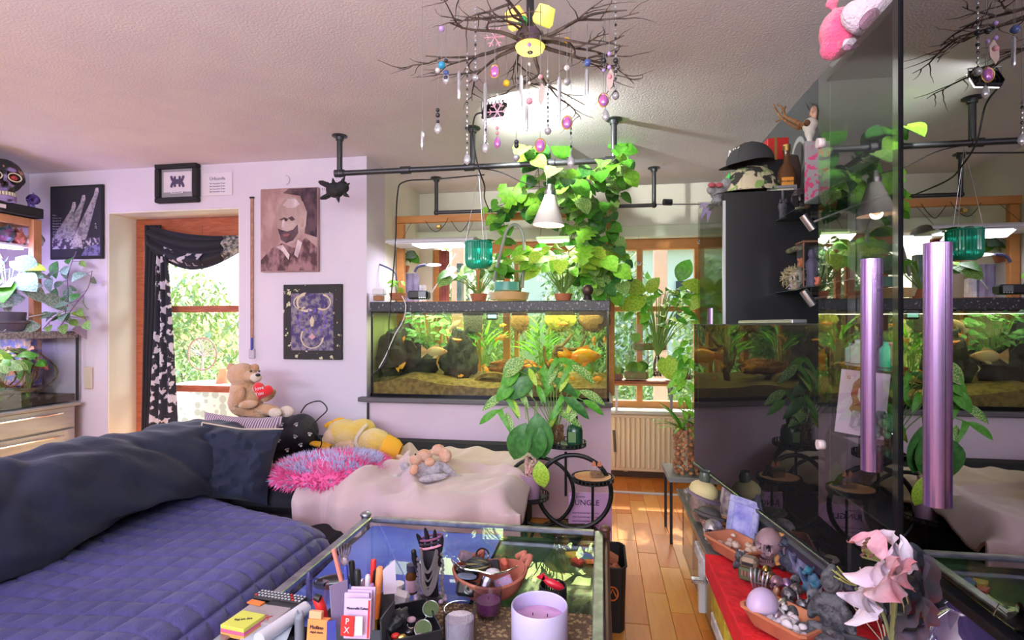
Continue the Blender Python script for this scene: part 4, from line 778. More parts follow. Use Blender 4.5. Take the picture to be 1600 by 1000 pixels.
# clay pebble vases on a stand
st = T('low_metal_stand', 'low black metal stand between the radiator and the television', 'stand', (.55, 3.42, 0))
MB().box((.55, 3.42, .385), (.34, .34, .03), None, .004).build('tabletop', mat('grey_board', (.22, .21, .20), .6), st)
for x in (.40, .70):
    for y in (3.28, 3.56): MB().box((x, y, .185), (.015, .015, .37)).build('leg', black, st)
leca = mat('clay_pebble', (.42, .15, .06), .9, c2=(.50, .24, .12), sc=40); pebs = MB().sph((0, 0, 0), (.014, .013, .012), None, 7).build('pebble', leca); pme = pebs.data; bpy.data.objects.remove(pebs)
for i, (x, y, h, lab, lf) in enumerate([(.50, 3.36, .30, 'tall glass vase of clay pebbles nearest the radiator', 'strap'), (.62, 3.50, .28, 'second glass vase of clay pebbles behind the first', 'lance')]):
    t = T('pebble_vase', lab, 'vase', (x, y, .40)); MB().lathe([(0, .001), (.085, .001), (.085, h), (.082, h), (.082, .004)], (x, y, .40), 26).build('glass', clear, t)
    n_ = 0
    for zz in range(13):
        for a in range(9):
            o = bpy.data.objects.new('pebble', pme); COL.objects.link(o); o.parent = t; an = a*.7+zz*.35; o.location = (.067*math.cos(an), .067*math.sin(an), .016+zz*.021); o.rotation_euler = (R.random()*3, R.random()*3, 0)
    for j in range(14):
        a = R.uniform(0, 6.28); leaf(t, lf, R.choice([green2, green4, green1]), (x-.03, y-.04, .40+h-.04), (math.cos(a)-.3, math.sin(a)*.6-.5, R.uniform(.1, 1)), R.uniform(.12, .22), w=1.8 if lf == 'strap' else 1)
gc = MB(); gc.grid(lambda u, v: Vector((.56+.10*u+.02*math.sin(v*9), 3.05+.16*math.sin(v*3)*(1-u*.4)+.02*math.sin(u*14), .455+.30*(1-v)*(.4+.6*math.sin(u*PI))+.02*noise.noise((u*6, v*6, 0)))), 24, 24); gc.build('grey_cloth', mat('grey_cloth', (.20, .20, .19), .8, bump=.5, bs=60), None, 'crumpled grey cloth heaped at the far end of the sideboard', 'cloth')
# ================================================================ plant stand of rings in front of the half wall
ps = T('ring_plant_stand', 'black metal ring plant stand with round trays before the half wall', 'plant stand', (-.2, 2.85, 0)); Ys = 2.85
bm_ = mat('black_metal', (.02, .02, .022), .4, .6)
def ring(c, rad, y, w=.012):
    pts = [c+Vector((rad*math.cos(a*PI/24), y, rad*math.sin(a*PI/24))) for a in range(49)]; MB().tube(pts, w, 8).build('ring', bm_, ps)
c1 = P(897, 768, Y=Ys); c2 = P(843, 768, Y=Ys+.08); ring(Vector((c1.x, Ys, c1.z)), PX(c1, 57), 0); ring(Vector((c2.x, Ys+.08, c2.z)), PX(c2, 53), 0, .010)
trays = []
for x, y, w_, dy in ((883, 690, 32, .05), (926, 745, 32, -.02), (824, 772, 33, .0), (888, 828, 44, .05)):
    c = P(x, y, Y=Ys+dy); rr_ = PX(c, w_); trays.append(c)
    MB().cyl(c+Vector((0, 0, -.022)), rr_*.97, .006, 28).build('tray', bm_, ps); MB().lathe([(rr_, .0), (rr_+.004, .0), (rr_+.004, .005), (rr_, .005)], c, 28).build('tray_rim', bm_, ps)
    b = MB()
    for i in range(30): a = i*2*PI/30; b.box(c+Vector((rr_*math.cos(a), rr_*math.sin(a), -.010)), (.006, .006, .022))
    b.build('gallery_bars', bm_, ps)['kind'] = 'stuff'
for x, y0, y1 in ((884, 706, 775), (926, 755, 850), (822, 785, 850)): line('upright', bm_, ps, [P(x, y0, Y=Ys+.04), P(x, y1, Y=Ys+.04)], .007)
for x in (-.42, -.02): line('leg', bm_, ps, [(x*.6-.1, Ys+.04, .20), (x, Ys+.06, 0)], .008)
cA, cB, cC, cD = trays
one('bark_jar', 'clear glass jar of orange bark chips on the top stand tray', 'jar', clear, lambda b: b.lathe([(0, 0), (.052, 0), (.056, .01), (.056, .115), (.053, .115), (.052, .006), (0, .006)], cA+Vector((-.045, 0, -.014)), 26))
one('bark_chips', 'orange bark chips filling the glass jar', 'bark chips', bsub, lambda b: [b.box(cA+Vector((-.045+R.uniform(-.03, .03), R.uniform(-.03, .03), R.uniform(.0, .085))), (.02, .015, .008), rot(R.uniform(0, 90), R.uniform(0, 90), 0)) for _ in range(110)])['kind'] = 'stuff'
t = T('spray_bottle', 'dark green glass pump bottle on the top stand tray', 'bottle', cA+Vector((.055, -.02, -.014))); q = cA+Vector((.052, -.02, -.014)); gb = mat('bottle_green', (.02, .10, .05), .15, trans=.3, coat=.5)
MB().lathe([(0, 0), (.038, 0), (.042, .01), (.042, .08), (.034, .105), (.015, .118), (.014, .13)], q, 22).build('glass_body', gb, t); MB().lathe([(.016, .128), (.017, .155), (.006, .157), (.005, .185), (0, .186)], q, 14).build('pump_cap', black, t); line('nozzle', black, t, [q+Vector((0, 0, .175)), q+Vector((-.025, 0, .19))], .004); MB().box(q+Vector((-.012, -.040, .05)), (.04, .004, .055), None, .001).build('label', mat('green_label', (.12, .22, .08), .6), t)
tall = T('tall_stem_plant', 'tall thin stemmed plant with long striped leaves rising from the bark jar', 'plant', cA+Vector((-.05, .0, .1)))
b = MB(); base = cA+Vector((-.05, 0, .03))
for i, (x, y) in enumerate([(805, 600), (790, 615), (860, 590), (872, 560), (820, 560), (880, 620), (910, 625), (905, 610), (835, 590), (780, 640), (870, 640), (845, 575), (812, 580), (893, 570)]):
    tip = P(x, y, Y=Ys-.03+.02*(i % 4)); b.tube(bez([base, base.lerp(tip, .5)+Vector((.0, 0, .10)), tip], 5), .003, 5, False)
    sg = -1 if x < 860 else 1
    leaf(tall, 'lance' if i % 4 else 'oval', [green1, green5, green3][i % 3], tip, (sg*.8, -.3, -.6+.1*(i % 4)), .13+.02*(i % 3), (.2, -1, .6), .8)
    leaf(tall, 'lance', [green5, green4, green1][i % 3], tip.lerp(base, .12), (sg*-.3, -.4, -.5), .11, (0, -1, .4), .75)
    if i % 2: leaf(tall, 'strap', green1, tip, (-sg*.5, -.4, -.8), .15, (0, -1, .3), 1.6)
b.build('stem', stem_m, tall)
mp = T('mauve_pot', 'mauve plastic pot on the lower left stand tray', 'pot', cC+Vector((.02, 0, -.015))); q = cC+Vector((.02, -.01, -.015)); MB().lathe([(0, 0), (.045, 0), (.062, .125), (.058, .125), (.042, .01)], q, 28).build('pot', mat('mauve_plastic', (.36, .22, .33), .5), mp)
vs_ = T('pebble_tube_plant', 'clear tube vase of pink pebbles with long dark hanging leaves, in the mauve pot', 'potted plant', q+Vector((0, 0, .1))); MB().lathe([(.035, .06), (.035, .34), (.033, .34)], q, 22).build('glass', clear, vs_)
pk = mat('pink_pebble', (.62, .26, .24), .6, c2=(.7, .5, .45), sc=60); b = MB()
for i in range(150): a = R.uniform(0, 6.28); b.sph(q+Vector((.026*math.cos(a), .026*math.sin(a), .10+R.random()*.12)), R.uniform(.005, .008), None, 6)
b.build('pebbles', pk, vs_)['kind'] = 'stuff'
for x, y, x2, y2, L, m in ((822, 660, 800, 722, .21, green3), (838, 645, 848, 722, .24, green3), (838, 660, 838, 712, .19, green3), (842, 720, 850, 768, .14, green4)):
    a = P(x, y, Y=2.76); b_ = P(x2, y2, Y=2.74); leaf(vs_, 'oval', m, a, b_-a, L, (0, -1, .1), .85)
b = MB()
for x in (822, 838): b.tube(bez([q+Vector((0, 0, .3)), P(x, 630, Y=2.8), P(x, 655, Y=2.76)], 6), .003, 5)
b.build('stem', stem_m, vs_)
one('orange_saucer', 'orange clay saucer on the right stand tray', 'saucer', mat('orange_clay', (.75, .34, .14), .7, c2=(.8, .45, .22), sc=14), lambda b: b.lathe([(0, 0), (.07, 0), (.095, .018), (.085, .02), (.0, .012)], cB+Vector((0, 0, -.014)), 26))
t = T('small_glass_box', 'small glass box with orange terracotta shards on the orange saucer', 'glass box', cB+Vector((.02, 0, .002))); q = cB+Vector((.02, 0, .03)); shell(t, q.x-.035, q.x+.035, q.y-.03, q.y+.03, q.z-.025, q.z+.025, clear, .003); MB().box(q+Vector((0, 0, -.015)), (.06, .05, .02)).build('filling', bsub, t)
for s in (-1, 1): MB().poly([(-.012, 0), (.012, 0), (.008, .02), (0, .028), (-.008, .02)], .005, q+Vector((s*.014, 0, .025))).build('shard', terracotta, t)
one('lower_tray_soil', 'dark plant saucer on the lowest stand tray', 'saucer', soil, lambda b: b.lathe([(0, 0), (.10, 0), (.12, .02), (.0, .012)], cD+Vector((0, 0, -.014)), 26))
jb = T('jungle_card', 'lilac printed card headed JUNGLE leaning behind the stand ring', 'card', P(922, 860, Y=3.0)); c = P(922, 818, Y=3.0); cf_ = MB(c, rot(0, 0, 5)).box((0, 0, 0), (.235, .012, .34), None, .002).build('card_face', mat('lilac_card', (.62, .34, .58), .7), jb)
ink = mat('ink', (.03, .02, .05), .7); rf = rot(0, 0, 5) @ rot(90, 0, 0); tl = c+Vector((-.095, -.018, .115)); text('JUNGLE', .042, tl, rf, ink, cf_, 'heading', align='LEFT'); text('botanica', .014, c+Vector((-.075, -.0165, .148)), rf, ink, cf_, 'small_heading', align='LEFT')
for i in range(5): text('plant food and leaf care mix', .0125, c+Vector((-.095, -.0175, .06-.022*i)), rf, ink, cf_, 'text_line', align='LEFT')
# black storage bin right of the coffee table
bb = T('fabric_bin', 'black fabric bin with orange emblem on the floor beside the coffee table', 'bin', (.02, 2.42, 0)); q = Vector((.015, 2.42, 0)); tb_ = mat('bin_black', (.015, .012, .012), .6)
def binw(u, v): a = u*2*PI+PI/4; k = .115/max(abs(math.cos(a)), abs(math.sin(a))); k = min(k, .145)*(.92+.08*v); return q+Vector((k*math.cos(a)*.75, k*math.sin(a)*1.2, .005+v*.27))
MB().grid(binw, 48, 6, True).grid(lambda u, v: q+(binw(u, 0)-q)*v, 48, 2, True).build('bin_wall', tb_, bb); line('rim', tb_, bb, [binw(i/48, 1) for i in range(49)], .005)
b = MB(); b.tube([Vector((q.x+.03+.022*math.cos(a), q.y-.135, .17+.028*math.sin(a))) for a in [i*2*PI/20 for i in range(21)]], .003, 5); b.tube([Vector((q.x+.018, q.y-.135, .16)), Vector((q.x+.03, q.y-.135, .19)), Vector((q.x+.044, q.y-.135, .16))], .003, 5); b.build('emblem', orange_m, bb)
b = MB(); [b.box(q+Vector((R.uniform(-.05, .05), R.uniform(-.08, .08), .2+R.random()*.05)), (.05, .05, .03), rot(R.uniform(0, 50), R.uniform(0, 50), 0), .004) for _ in range(7)]; b.build('contents', terracotta, bb)['kind'] = 'stuff'
# ================================================================ coffee table (glass display table)
tm = mat('table_metal', (.42, .43, .46), .35, .9, c2=(.30, .30, .33), sc=20); tm2 = mat('bronze_tube', (.16, .08, .06), .4, .6)
CX0, CX1, CY0, CY1, CZ = -.99, -.01, 1.02, 2.21, .45
ct = T('glass_coffee_table', 'glass topped metal coffee table with blue lining in front of the sofa', 'coffee table', ((CX0+CX1)/2, 1.6, 0))
MB().box(((CX0+CX1)/2, (CY0+CY1)/2, CZ-.004), (CX1-CX0-.05, CY1-CY0-.05, .007)).build('glass_top', pane('table_glass', (.90, .91, .96), .01), ct)
for x in (CX0, CX1): MB().box((x, (CY0+CY1)/2, CZ-.005), (.035, CY1-CY0, .022), None, .004).build('side_rail', tm, ct)
for y in (CY0, CY1): MB().box(((CX0+CX1)/2, y, CZ-.005), (CX1-CX0-.035, .022, .022), None, .004).build('end_rail', tm, ct)
for x in (CX0-.012, CX1+.025):
    for y in (CY0, CY1): MB().tube([(x, y, 0), (x, y, CZ+.012)], .018, 12).sph((x, y, CZ+.014), (.024, .024, .014)).build('leg', tm2 if x > -.5 else tm, ct)
MB().tube([(CX1+.025, CY0, CZ-.03), (CX1+.025, CY1, CZ-.03)], .014, 10).build('tube_rail', tm2, ct)
MB().box(((CX0+CX1)/2, (CY0+CY1)/2, CZ-.040), (CX1-CX0-.02, CY1-CY0-.02, .010)).build('lower_shelf', gloss_black, ct)
blue_cl = mat('blue_lining', (.12, .18, .68), .6, c2=(.20, .30, .86), sc=3, bump=.3, bs=12)
MB().grid(lambda u, v: Vector((CX0+.03+.56*u, CY0+.4+(CY1-CY0-.43)*v, CZ-.024+.006*noise.noise((u*4, v*5, 0))+.003*math.sin(v*14+u*5))), 40, 40).build('blue_lining_cloth', blue_cl, ct)
fi = T('fish_ornament', 'small colourful parrot fish ornament under the coffee table glass', 'ornament', P(905, 872, Z=.418)); c = P(905, 872, Z=.424)
for pts, m, nm in (([(-.035, .02), (-.01, .03), (.0, .015), (-.012, .0), (-.028, .01)], mat('orn_yellow', (.85, .55, .05), .4), 'head'), ([(-.005, .03), (.03, .018), (.035, .0), (.01, -.008), (-.005, .01)], mat('orn_blue', (.15, .22, .5), .4), 'body'), ([(-.02, -.01), (.0, .0), (.012, -.02), (.002, -.03)], red_m, 'wing'), ([(.01, -.008), (.04, -.006), (.035, -.018), (.02, -.02)], orange_m, 'tail'), ([(.0, .008), (.03, .0), (.015, -.012)], mat('orn_teal', (.1, .45, .35), .4), 'belly')):
    MB(c, rot(-86, 0, 0), 1.5).poly(pts, .006).build(nm, m, fi)
def on(px, py, z=CZ): return P(px, py, Z=z)
# woven mat at the front
wv = mat('woven_grass', (.46, .32, .17), .85, c2=(.16, .10, .06), tex='voro', sc=70, lo=.30, hi=.5, bump=1, bs=200)
p0 = on(800, 952); b = MB(); b.grid(lambda u, v: Vector((-.56+.535*u, 1.05+v*(p0.y-1.05), CZ+.004+.0018*math.sin(u*260)*math.sin(v*230))), 150, 130); wo = b.build('woven_mat', wv, None, 'brown woven grass mat under the candles on the coffee table', 'mat')
MZ = CZ+.008
# candles
cupg = pane('cup_glass', (.84, .84, .88), .13)
wax = mat('pink_wax', (.62, .35, .58), .35, c2=(.50, .25, .45), sc=20)
t = T('frosted_candle', 'large frosted lilac glass candle with pink wax, biggest on the table', 'candle', (*P(843, 950, Z=.55).xy, MZ)); c = Vector((*P(843, 950, Z=.55).xy, MZ))
fr = mat('frosted_lilac_glass', (.62, .56, .86), .45, c2=(.68, .60, .88), sc=4, coat=.2)
MB().lathe([(0, 0), (.068, 0), (.073, .006), (.073, .099), (.071, .102), (.068, .099), (.068, .03)], c, 40).build('glass', fr, t); MB().cyl(c+Vector((0, 0, .02)), .067, .045, 36).build('wax', wax, t)
for a in range(3): line('wick', black, t, [c+Vector((.022*math.cos(a*2.1+.5), .022*math.sin(a*2.1+.5), .063)), c+Vector((.022*math.cos(a*2.1+.5), .022*math.sin(a*2.1+.5), .073))], .0012, 5)
t = T('ribbed_candle', 'white candle in a clear ribbed tumbler left of the purple votive', 'candle', (*P(718, 953, Z=.54).xy, MZ)); c = Vector((*P(718, 953, Z=.54).xy, MZ))
MB().grid(lambda u, v: c+Vector(((.041+.0010*math.cos(u*2*PI*28))*math.cos(u*2*PI), (.041+.0010*math.cos(u*2*PI*28))*math.sin(u*2*PI), .086*v)), 112, 4, True).build('tumbler', cupg, t)
MB().lathe([(.0385, .0), (.0405, .0), (.0405, .002), (.0405, .0865), (.0385, .0865)], c, 32).build('rim', cupg, t)
MB().lathe([(0, .002), (.037, .002), (.037, .062), (.02, .066), (0, .063)], c, 30).build('wax', mat('white_wax', (.78, .68, .80), .4, c2=(.84, .78, .84), sc=40, bump=.6, bs=120), t)
t = T('votive_candle', 'small clear glass votive with purple wax in front of the clay bowl', 'candle', (*on(763, 968).xy, MZ)); c = Vector((*P(763, 962, Z=MZ).xy, MZ))
MB().lathe([(0, 0), (.032, 0), (.033, .012), (.040, .078), (.038, .078), (.031, .012), (0, .012)], c, 32).build('glass', cupg, t); MB().lathe([(0, .013), (.0305, .013), (.0345, .045), (0, .045)], c, 30).build('wax', mat('purple_wax', (.20, .03, .16), .3), t); line('wick', black, t, [c+Vector((0, 0, .045)), c+Vector((0, 0, .053))], .001, 5)
# clay bowl and its contents
cb = T('clay_bowl', 'wavy rimmed terracotta bowl heaped with gadgets on the coffee table', 'bowl', on(763, 935)); c = on(763, 926); Rb = .118
def bw(u, v, k=1): a = u*2*PI; rr_ = Rb*(.55+.45*v**.7)*k*(1+.04*math.sin(a*3+1)*v); return c+Vector((rr_*math.cos(a), rr_*math.sin(a)*.85, .004+v*v*.062+.010*v*math.sin(a*2+.7)))
MB().grid(lambda u, v: bw(u, v), 56, 8, True).grid(lambda u, v: bw(1-u, v, .93)+Vector((0, 0, .004)), 56, 8, True).grid(lambda u, v: bw(u, 1, 1-.07*v)+Vector((0, 0, .006*math.sin(PI*v))), 56, 3, True).cyl(c, Rb*.56, .008).build('bowl_shell', mat('clay_red', (.50, .17, .11), .6, c2=(.42, .12, .08), sc=8, bump=.3, bs=30), cb)
for i, a in enumerate((.35, .65, 2.0)): MB().tube(bez([bw(a/(2*PI), 1), bw(a/(2*PI), 1)+Vector((.012, 0, .03)), bw(a/(2*PI)+.03, 1)+Vector((0, .005, .012))], 5), .009, 8).build('rim_curl', MATS['clay_red'], cb)
def item(name, lab, cat, f, m, z=None):
    b = MB(); f(b); return b.build(name, m, None, lab, cat)
def bp(px, py, z): return P(px, py, Z=z)
item('wallet', 'rose and grey small wallet on top of the bowl, left', 'wallet', lambda b: b.box(bp(728, 870, .545), (.045, .03, .03), rot(0, 20, 25), .006), mat('wallet', (.32, .20, .28), .5, c2=(.10, .10, .10), sc=10))
t = T('coiled_cable', 'bundle of coiled black cable in the terracotta bowl', 'cable', bp(747, 885, .52))
for i in range(6): q = bp(747, 888-i*2.2, .515+i*.006); MB().tube([q+Vector((.036*math.cos(a), .014*math.sin(a), .004*math.sin(a*2+i))) for a in [k*2*PI/18 for k in range(19)]], .0035, 6).build('coil', black if i % 2 else mat('gold_cord', (.30, .24, .12), .5), t)
item('round_speaker', 'black round tin with blue grey top at the left of the bowl', 'speaker', lambda b: b.lathe([(0, 0), (.034, 0), (.038, .006), (.038, .022), (.034, .026), (0, .026)], bp(730, 902, .50), 26, rot(-10, 5, 0)), gloss_black)
item('speaker_pad', 'blue grey round pad on the black tin', 'pad', lambda b: b.cyl(bp(730, 900, .528)+Vector((0, -.004, .0)), .029, .003, 24, rot(-10, 5, 0)), mat('slate_blue', (.16, .20, .36), .4))
t = T('compact_camera', 'black compact camera lying at the front of the terracotta bowl', 'camera', bp(727, 925, .47)); q = bp(729, 920, .495); MB(q, rot(-30, 8, 10)).box((0, 0, 0), (.062, .028, .042), None, .008).build('camera_body', black, t); MB(q, rot(-30, 8, 10)).lathe([(.016, 0), (.017, .014), (.012, .016), (0, .012)], (.008, -.012, -.002), 22, rot(90)).build('lens', gloss_black, t)
item('silver_tin', 'brushed silver cylinder tin at the front middle of the bowl', 'tin', lambda b: b.lathe([(0, 0), (.019, 0), (.020, .003), (.020, .03), (0, .03)], bp(757, 920, .49), 24, rot(-35, 20, 0)), mat('dark_chrome', (.4, .4, .46), .25, 1))
item('wrist_watch', 'black watch with looped strap standing on top of the bowl heap', 'watch', lambda b: b.tube([bp(754, 868, .545)+Vector((.020*math.cos(a), .006*math.sin(a), .016*math.sin(a)+.004)) for a in [k*2*PI/20 for k in range(21)]], .003, 6), gloss_black)
item('black_remote_key', 'black key fob in the middle of the bowl heap', 'key fob', lambda b: b.box(bp(774, 885, .53), (.028, .05, .016), rot(30, 0, 20), .006), black)
item('red_lighter', 'red orange rounded case in the bowl heap', 'case', lambda b: b.box(bp(788, 880, .525), (.024, .03, .03), rot(20, 0, 20), .008), mat('brick_red', (.55, .12, .07), .5))
item('card_tin', 'lilac flowered flat tin leaning at the bowl front right', 'tin', lambda b: b.box(bp(785, 910, .49), (.06, .03, .028), rot(-20, -18, 25), .004), mat('flower_tin', (.50, .36, .62), .4, c2=(.65, .18, .22), sc=60, lo=.58, hi=.62))
item('pink_box', 'small pale pink box at the bowl rim, right', 'box', lambda b: b.box(bp(818, 880, .52), (.026, .022, .026), rot(10, 0, 20), .004), mat('pale_pink', (.78, .52, .52), .6))
item('spoon_dish', 'pale lilac round spoon dish lying in the bowl', 'dish', lambda b: b.sph(bp(770, 893, .535), (.022, .018, .007)), mat('pale_lilac', (.70, .66, .74), .4))
item('earphones', 'silver earphone cable strung over the bowl heap', 'earphones', lambda b: b.tube(bez([bp(706, 875, .53), bp(722, 888, .54), bp(745, 892, .54), bp(768, 897, .54), bp(790, 893, .53), bp(808, 885, .53)]), .0025, 6), chrome)
# jewellery hand
jh = T('jewellery_hand', 'black display hand draped with silver chains and bracelets', 'jewellery stand', on(674, 942)); c = on(674, 938); hm = mat('hand_black', (.02, .016, .024), .35); h = .225
b = MB(c)
b.lathe([(0, 0), (.040, 0), (.040, .008), (.020, .016), (.018, .05), (.022, .09), (.030, .115), (.030, .14), (.026, .155), (0, .16)], (0, 0, 0), 22, None, 1.15, .62)
b.build('palm', hm, jh)
for i, (x, l, a) in enumerate([(-.024, .060, -16), (-.008, .078, -5), (.009, .074, 5), (.024, .058, 14)]):
    d = Vector((math.sin(math.radians(a)), -.05, math.cos(math.radians(a)))); p0 = c+Vector((x, 0, .145)); MB().tube([p0, p0+d*l*.45, p0+d*l*.8+Vector((0, -.006, 0)), p0+d*l+Vector((0, -.012, 0))], [.0085, .008, .0065, .003], 10).build('finger', hm, jh)
MB().tube(bez([c+Vector((-.02, 0, .075)), c+Vector((-.040, -.006, .10)), c+Vector((-.050, -.010, .13)), c+Vector((-.052, -.012, .155))], 4), [.012]*4+[.010]*5+[.008]*3+[.004], 10).build('thumb', hm, jh)
chain = mat('silver_chain', (.55, .52, .54), .3, 1, bump=1, bs=400)
for i in range(9):
    x0, x1, z0, dz = R.uniform(-.034, -.02), R.uniform(.02, .036), R.uniform(.10, .17), R.uniform(.06, .12)
    pts = bez([c+Vector((x0, -.024, z0)), c+Vector((x0*.6, -.034, z0-dz*.7)), c+Vector((0, -.036, z0-dz)), c+Vector((x1*.6, -.034, z0-dz*.7)), c+Vector((x1, -.024, z0))], 6)
    MB().tube(pts, .0022 if i % 3 else .0045, 6).build('chain', chain, jh)
for i, (x, z0, z1) in enumerate([(-.036, .13, .01), (.038, .15, .01), (.041, .13, .03), (-.030, .10, -.0)]):
    for j in range(9): zz = z0+(z1-z0)*j/8; MB().sph(c+Vector((x+.002*math.sin(j), -.02, max(.012, zz))), (.0045, .0035, .006)).build('chain_bead', chain, jh)
for i in range(3): MB().tube([c+Vector((.034*math.cos(a), .022*math.sin(a), .165+i*.012+.008*math.cos(a))) for a in [k*2*PI/20 for k in range(21)]], .0035, 8).build('bracelet', [mat('rose_leather', (.70, .30, .42), .5), hm, mat('plum_leather', (.22, .06, .14), .5)][i], jh)
for i in range(12): a = i*.52; MB().sph(c+Vector((.045*math.cos(a), .032*math.sin(a)-.01, .012)), (.008, .007, .007), None, 8).build('amethyst_bead', mat('amethyst', (.60, .46, .68), .3), jh)
t = T('brown_bottle', 'brown glass dropper bottle with pink label left of the jewellery hand', 'bottle', on(642, 930)); q = on(643, 926)
MB().lathe([(0, 0), (.017, 0), (.018, .004), (.018, .055), (.012, .066), (.012, .07)], q, 20).build('glass_body', mat('amber_glass', (.18, .06, .015), .15, trans=.3), t); MB().lathe([(.0185, .008), (.0187, .044), (.0183, .044)], q, 20).build('label', mat('pink_label', (.75, .50, .62), .6), t); MB().lathe([(.015, .068), (.0155, .088), (0, .09)], q, 18).build('cap', mat('cap_dark', (.05, .04, .08), .5), t)
t = T('mesh_cup', 'black slotted metal cup behind the frosted candle', 'cup', on(863, 945)); q = on(864, 936)
MB().cyl(q, .038, .004, 24).build('base', black, t)
for z in (.004, .040): MB().lathe([(.039, z), (.041, z), (.041, z+.004), (.039, z+.004)], q, 28).build('rim', black, t)
b = MB(); [b.box(q+Vector((.040*math.cos(i*PI/16), .040*math.sin(i*PI/16), .023)), (.004, .004, .036), rot(0, 0, i*11.25)) for i in range(32)]; b.build('slats', black, t)['kind'] = 'stuff'
t = T('red_bow_figure', 'glossy red bow tied sweet lying across the slotted cup', 'ornament', q+Vector((0, 0, .04))); b = MB(q+Vector((.004, -.01, .050)), rot(0, 22, 0)); b.sph((0, 0, 0), (.036, .014, .013)).build('body', mat('gloss_red', (.70, .02, .05), .2, coat=.5), t)
for s in (-1, 1): MB(q+Vector((-.030, -.012, .066)), rot(0, 30*s, 0)).poly([(-.002, -.004), (.006*s-.008, .012), (.012, .012), (.006, -.004)], .008).build('bow_loop', MATS['gloss_red'], t)
# pen organiser (front left)
po = T('pen_organiser', 'grey divided pen organiser at the front of the coffee table', 'organiser', on(556, 985)); c = Vector((-.40, 1.235, CZ)); gp_ = mat('organiser_grey', (.11, .11, .13), .4)
c = P(563, 960, Z=.53); c.z = CZ; W2, D2 = .075, .045
for (dx, dy, sx, sy, hh) in ((0, D2, .15, .004, .12), (0, -D2, .15, .004, .07), (-W2, 0, .004, .09, .10), (W2, 0, .004, .09, .10), (.02, 0, .004, .09, .10)): MB().box(c+Vector((dx, dy, hh/2)), (sx, sy, hh), None, .001).build('side_panel', gp_, po)
MB().box(c+Vector((0, 0, .002)), (.15, .09, .004)).build('base_panel', gp_, po)
def pen(px, py, dx, L, r_, m, lab, cap=None, capL=.3, y=0):
    top = P(px, py, Y=c.y+.0+y); bot = Vector((top.x+dx, top.y, CZ+.006)); d = (top-bot).normalized(); t = T('pen', lab, 'pen', bot)
    k = top-d*L if (top-bot).length > L else bot
    MB().tube([k, top-d*L*capL], r_, 10).build('barrel', m, t); MB().tube([top-d*L*capL, top-d*.004, top], [r_*1.12, r_*1.12, r_*.8], 10).build('cap', cap or m, t)
purp = mat('purple_plastic', (.42, .25, .55), .4); white_p = mat('white_plastic', (.78, .74, .80), .4)
pen(584, 874, -.012, .19, .0065, red_m, 'red marker with red cap leaning in the organiser', red_m, .35)
pen(594, 886, -.018, .13, .0085, orange_m, 'thick orange pen with white tip at the organiser right', mat('orange_light', (.90, .32, .12), .5), .5, -.02)
pen(585, 888, -.012, .17, .006, black, 'black pen with yellow band beside the orange pen', black, .2, .0)
pen(549, 876, .020, .19, .007, red_m, 'red marker with black cap behind the black pens', black, .42, .02)
pen(558, 890, .016, .18, .008, black, 'thick black pen in the middle of the organiser', black, .4, -.01)
pen(566, 905, .004, .14, .005, black, 'slim black pen with a clip in the organiser', chrome, .35, -.02)
pen(540, 884, .012, .17, .0055, blue_m, 'blue pen leaning left in the organiser', blue_m, .4, -.01)
pen(575, 898, -.008, .16, .006, mat('magenta', (.80, .12, .50), .4, c2=(.8, .7, .8), sc=120), 'pink and white spotted pen in the organiser', white_p, .45, -.03)
pen(581, 912, -.006, .13, .006, purp, 'lilac pen before the orange pen', purp, .3, -.035)
pen(588, 905, -.004, .15, .005, mat('yellow_plastic', (.85, .60, .05), .4), 'short yellow and red pencil at the organiser right edge', red_m, .3, .01)
bs_ = T('back_scratcher', 'skeleton hand back scratcher with a pink handle rising from the organiser', 'back scratcher', c+Vector((-.03, 0, .01))); q0, q1 = P(541, 905, Y=c.y), P(536, 868, Y=c.y)
sk_m = mat('bone_grey', (.38, .30, .36), .4, .3, c2=(.15, .1, .12), sc=60); line('handle', mat('salmon', (.80, .28, .22), .5), bs_, [c+Vector((-.01, 0, .01)), P(521, 858, Y=c.y)], .006); MB().sph(P(538, 877, Y=c.y), (.012, .005, .013)).build('palm', sk_m, bs_)
for i, x in enumerate((530, 534, 538, 542, 546)): line('finger_bone', sk_m, bs_, bez([P(536+(x-538)*.4, 874, Y=c.y), P(x, 862, Y=c.y-.004), P(x+(x-538)*.2, 848+abs(x-539)*.6, Y=c.y-.014)], 4), .0022, 6)
# cards & boxes in front of the organiser
def cardthing(name, lab, cat, px, py, w, h, Y, m, ry=0, rz=0, th=.003, rx=-8):
    t = T(name, lab, cat, (*P(px, py, Y=Y).xy, CZ)); q = P(px, py, Y=Y); MB(q, rot(rx, ry, rz)).box((0, 0, 0), (w, th, h), None, .0005).build('card_face', m, t); return t, q, rot(rx, ry, rz)
lil = mat('lilac_paper', (.70, .52, .78), .7); whp = mat('white_paper', (.80, .76, .84), .7)
for i in range(3): cardthing('notebook', ['lilac paper pad at the back of the front card stack', 'second lilac paper pad, edge showing above the card', 'lilac folded card, third in the front stack'][i], 'paper', 567-i*5, 950+i*5, .058, .095, 1.20-i*.012, lil, rz=6, th=.005, rx=-6)
t, q, r_ = cardthing('booklet', 'pale booklet with red edge stripe and dark heading in front of the organiser', 'booklet', 559, 966, .060, .085, 1.155, lil, rz=6, th=.005); text('Mozarella Kelter', .0075, q+r_@Vector((0, -.004, .022)), r_ @ rot(90), ink, t); MB(q, r_).box((.026, -.004, 0), (.004, .001, .08)).build('red_stripe', red_m, t)
t, q, r_ = cardthing('red_card', 'red card with white letters PX at the front', 'card', 543, 978, .030, .042, 1.13, red_m, rz=0); text('P\nX', .018, q+r_@Vector((0, -.003, .001)), r_ @ rot(90), whp, t)
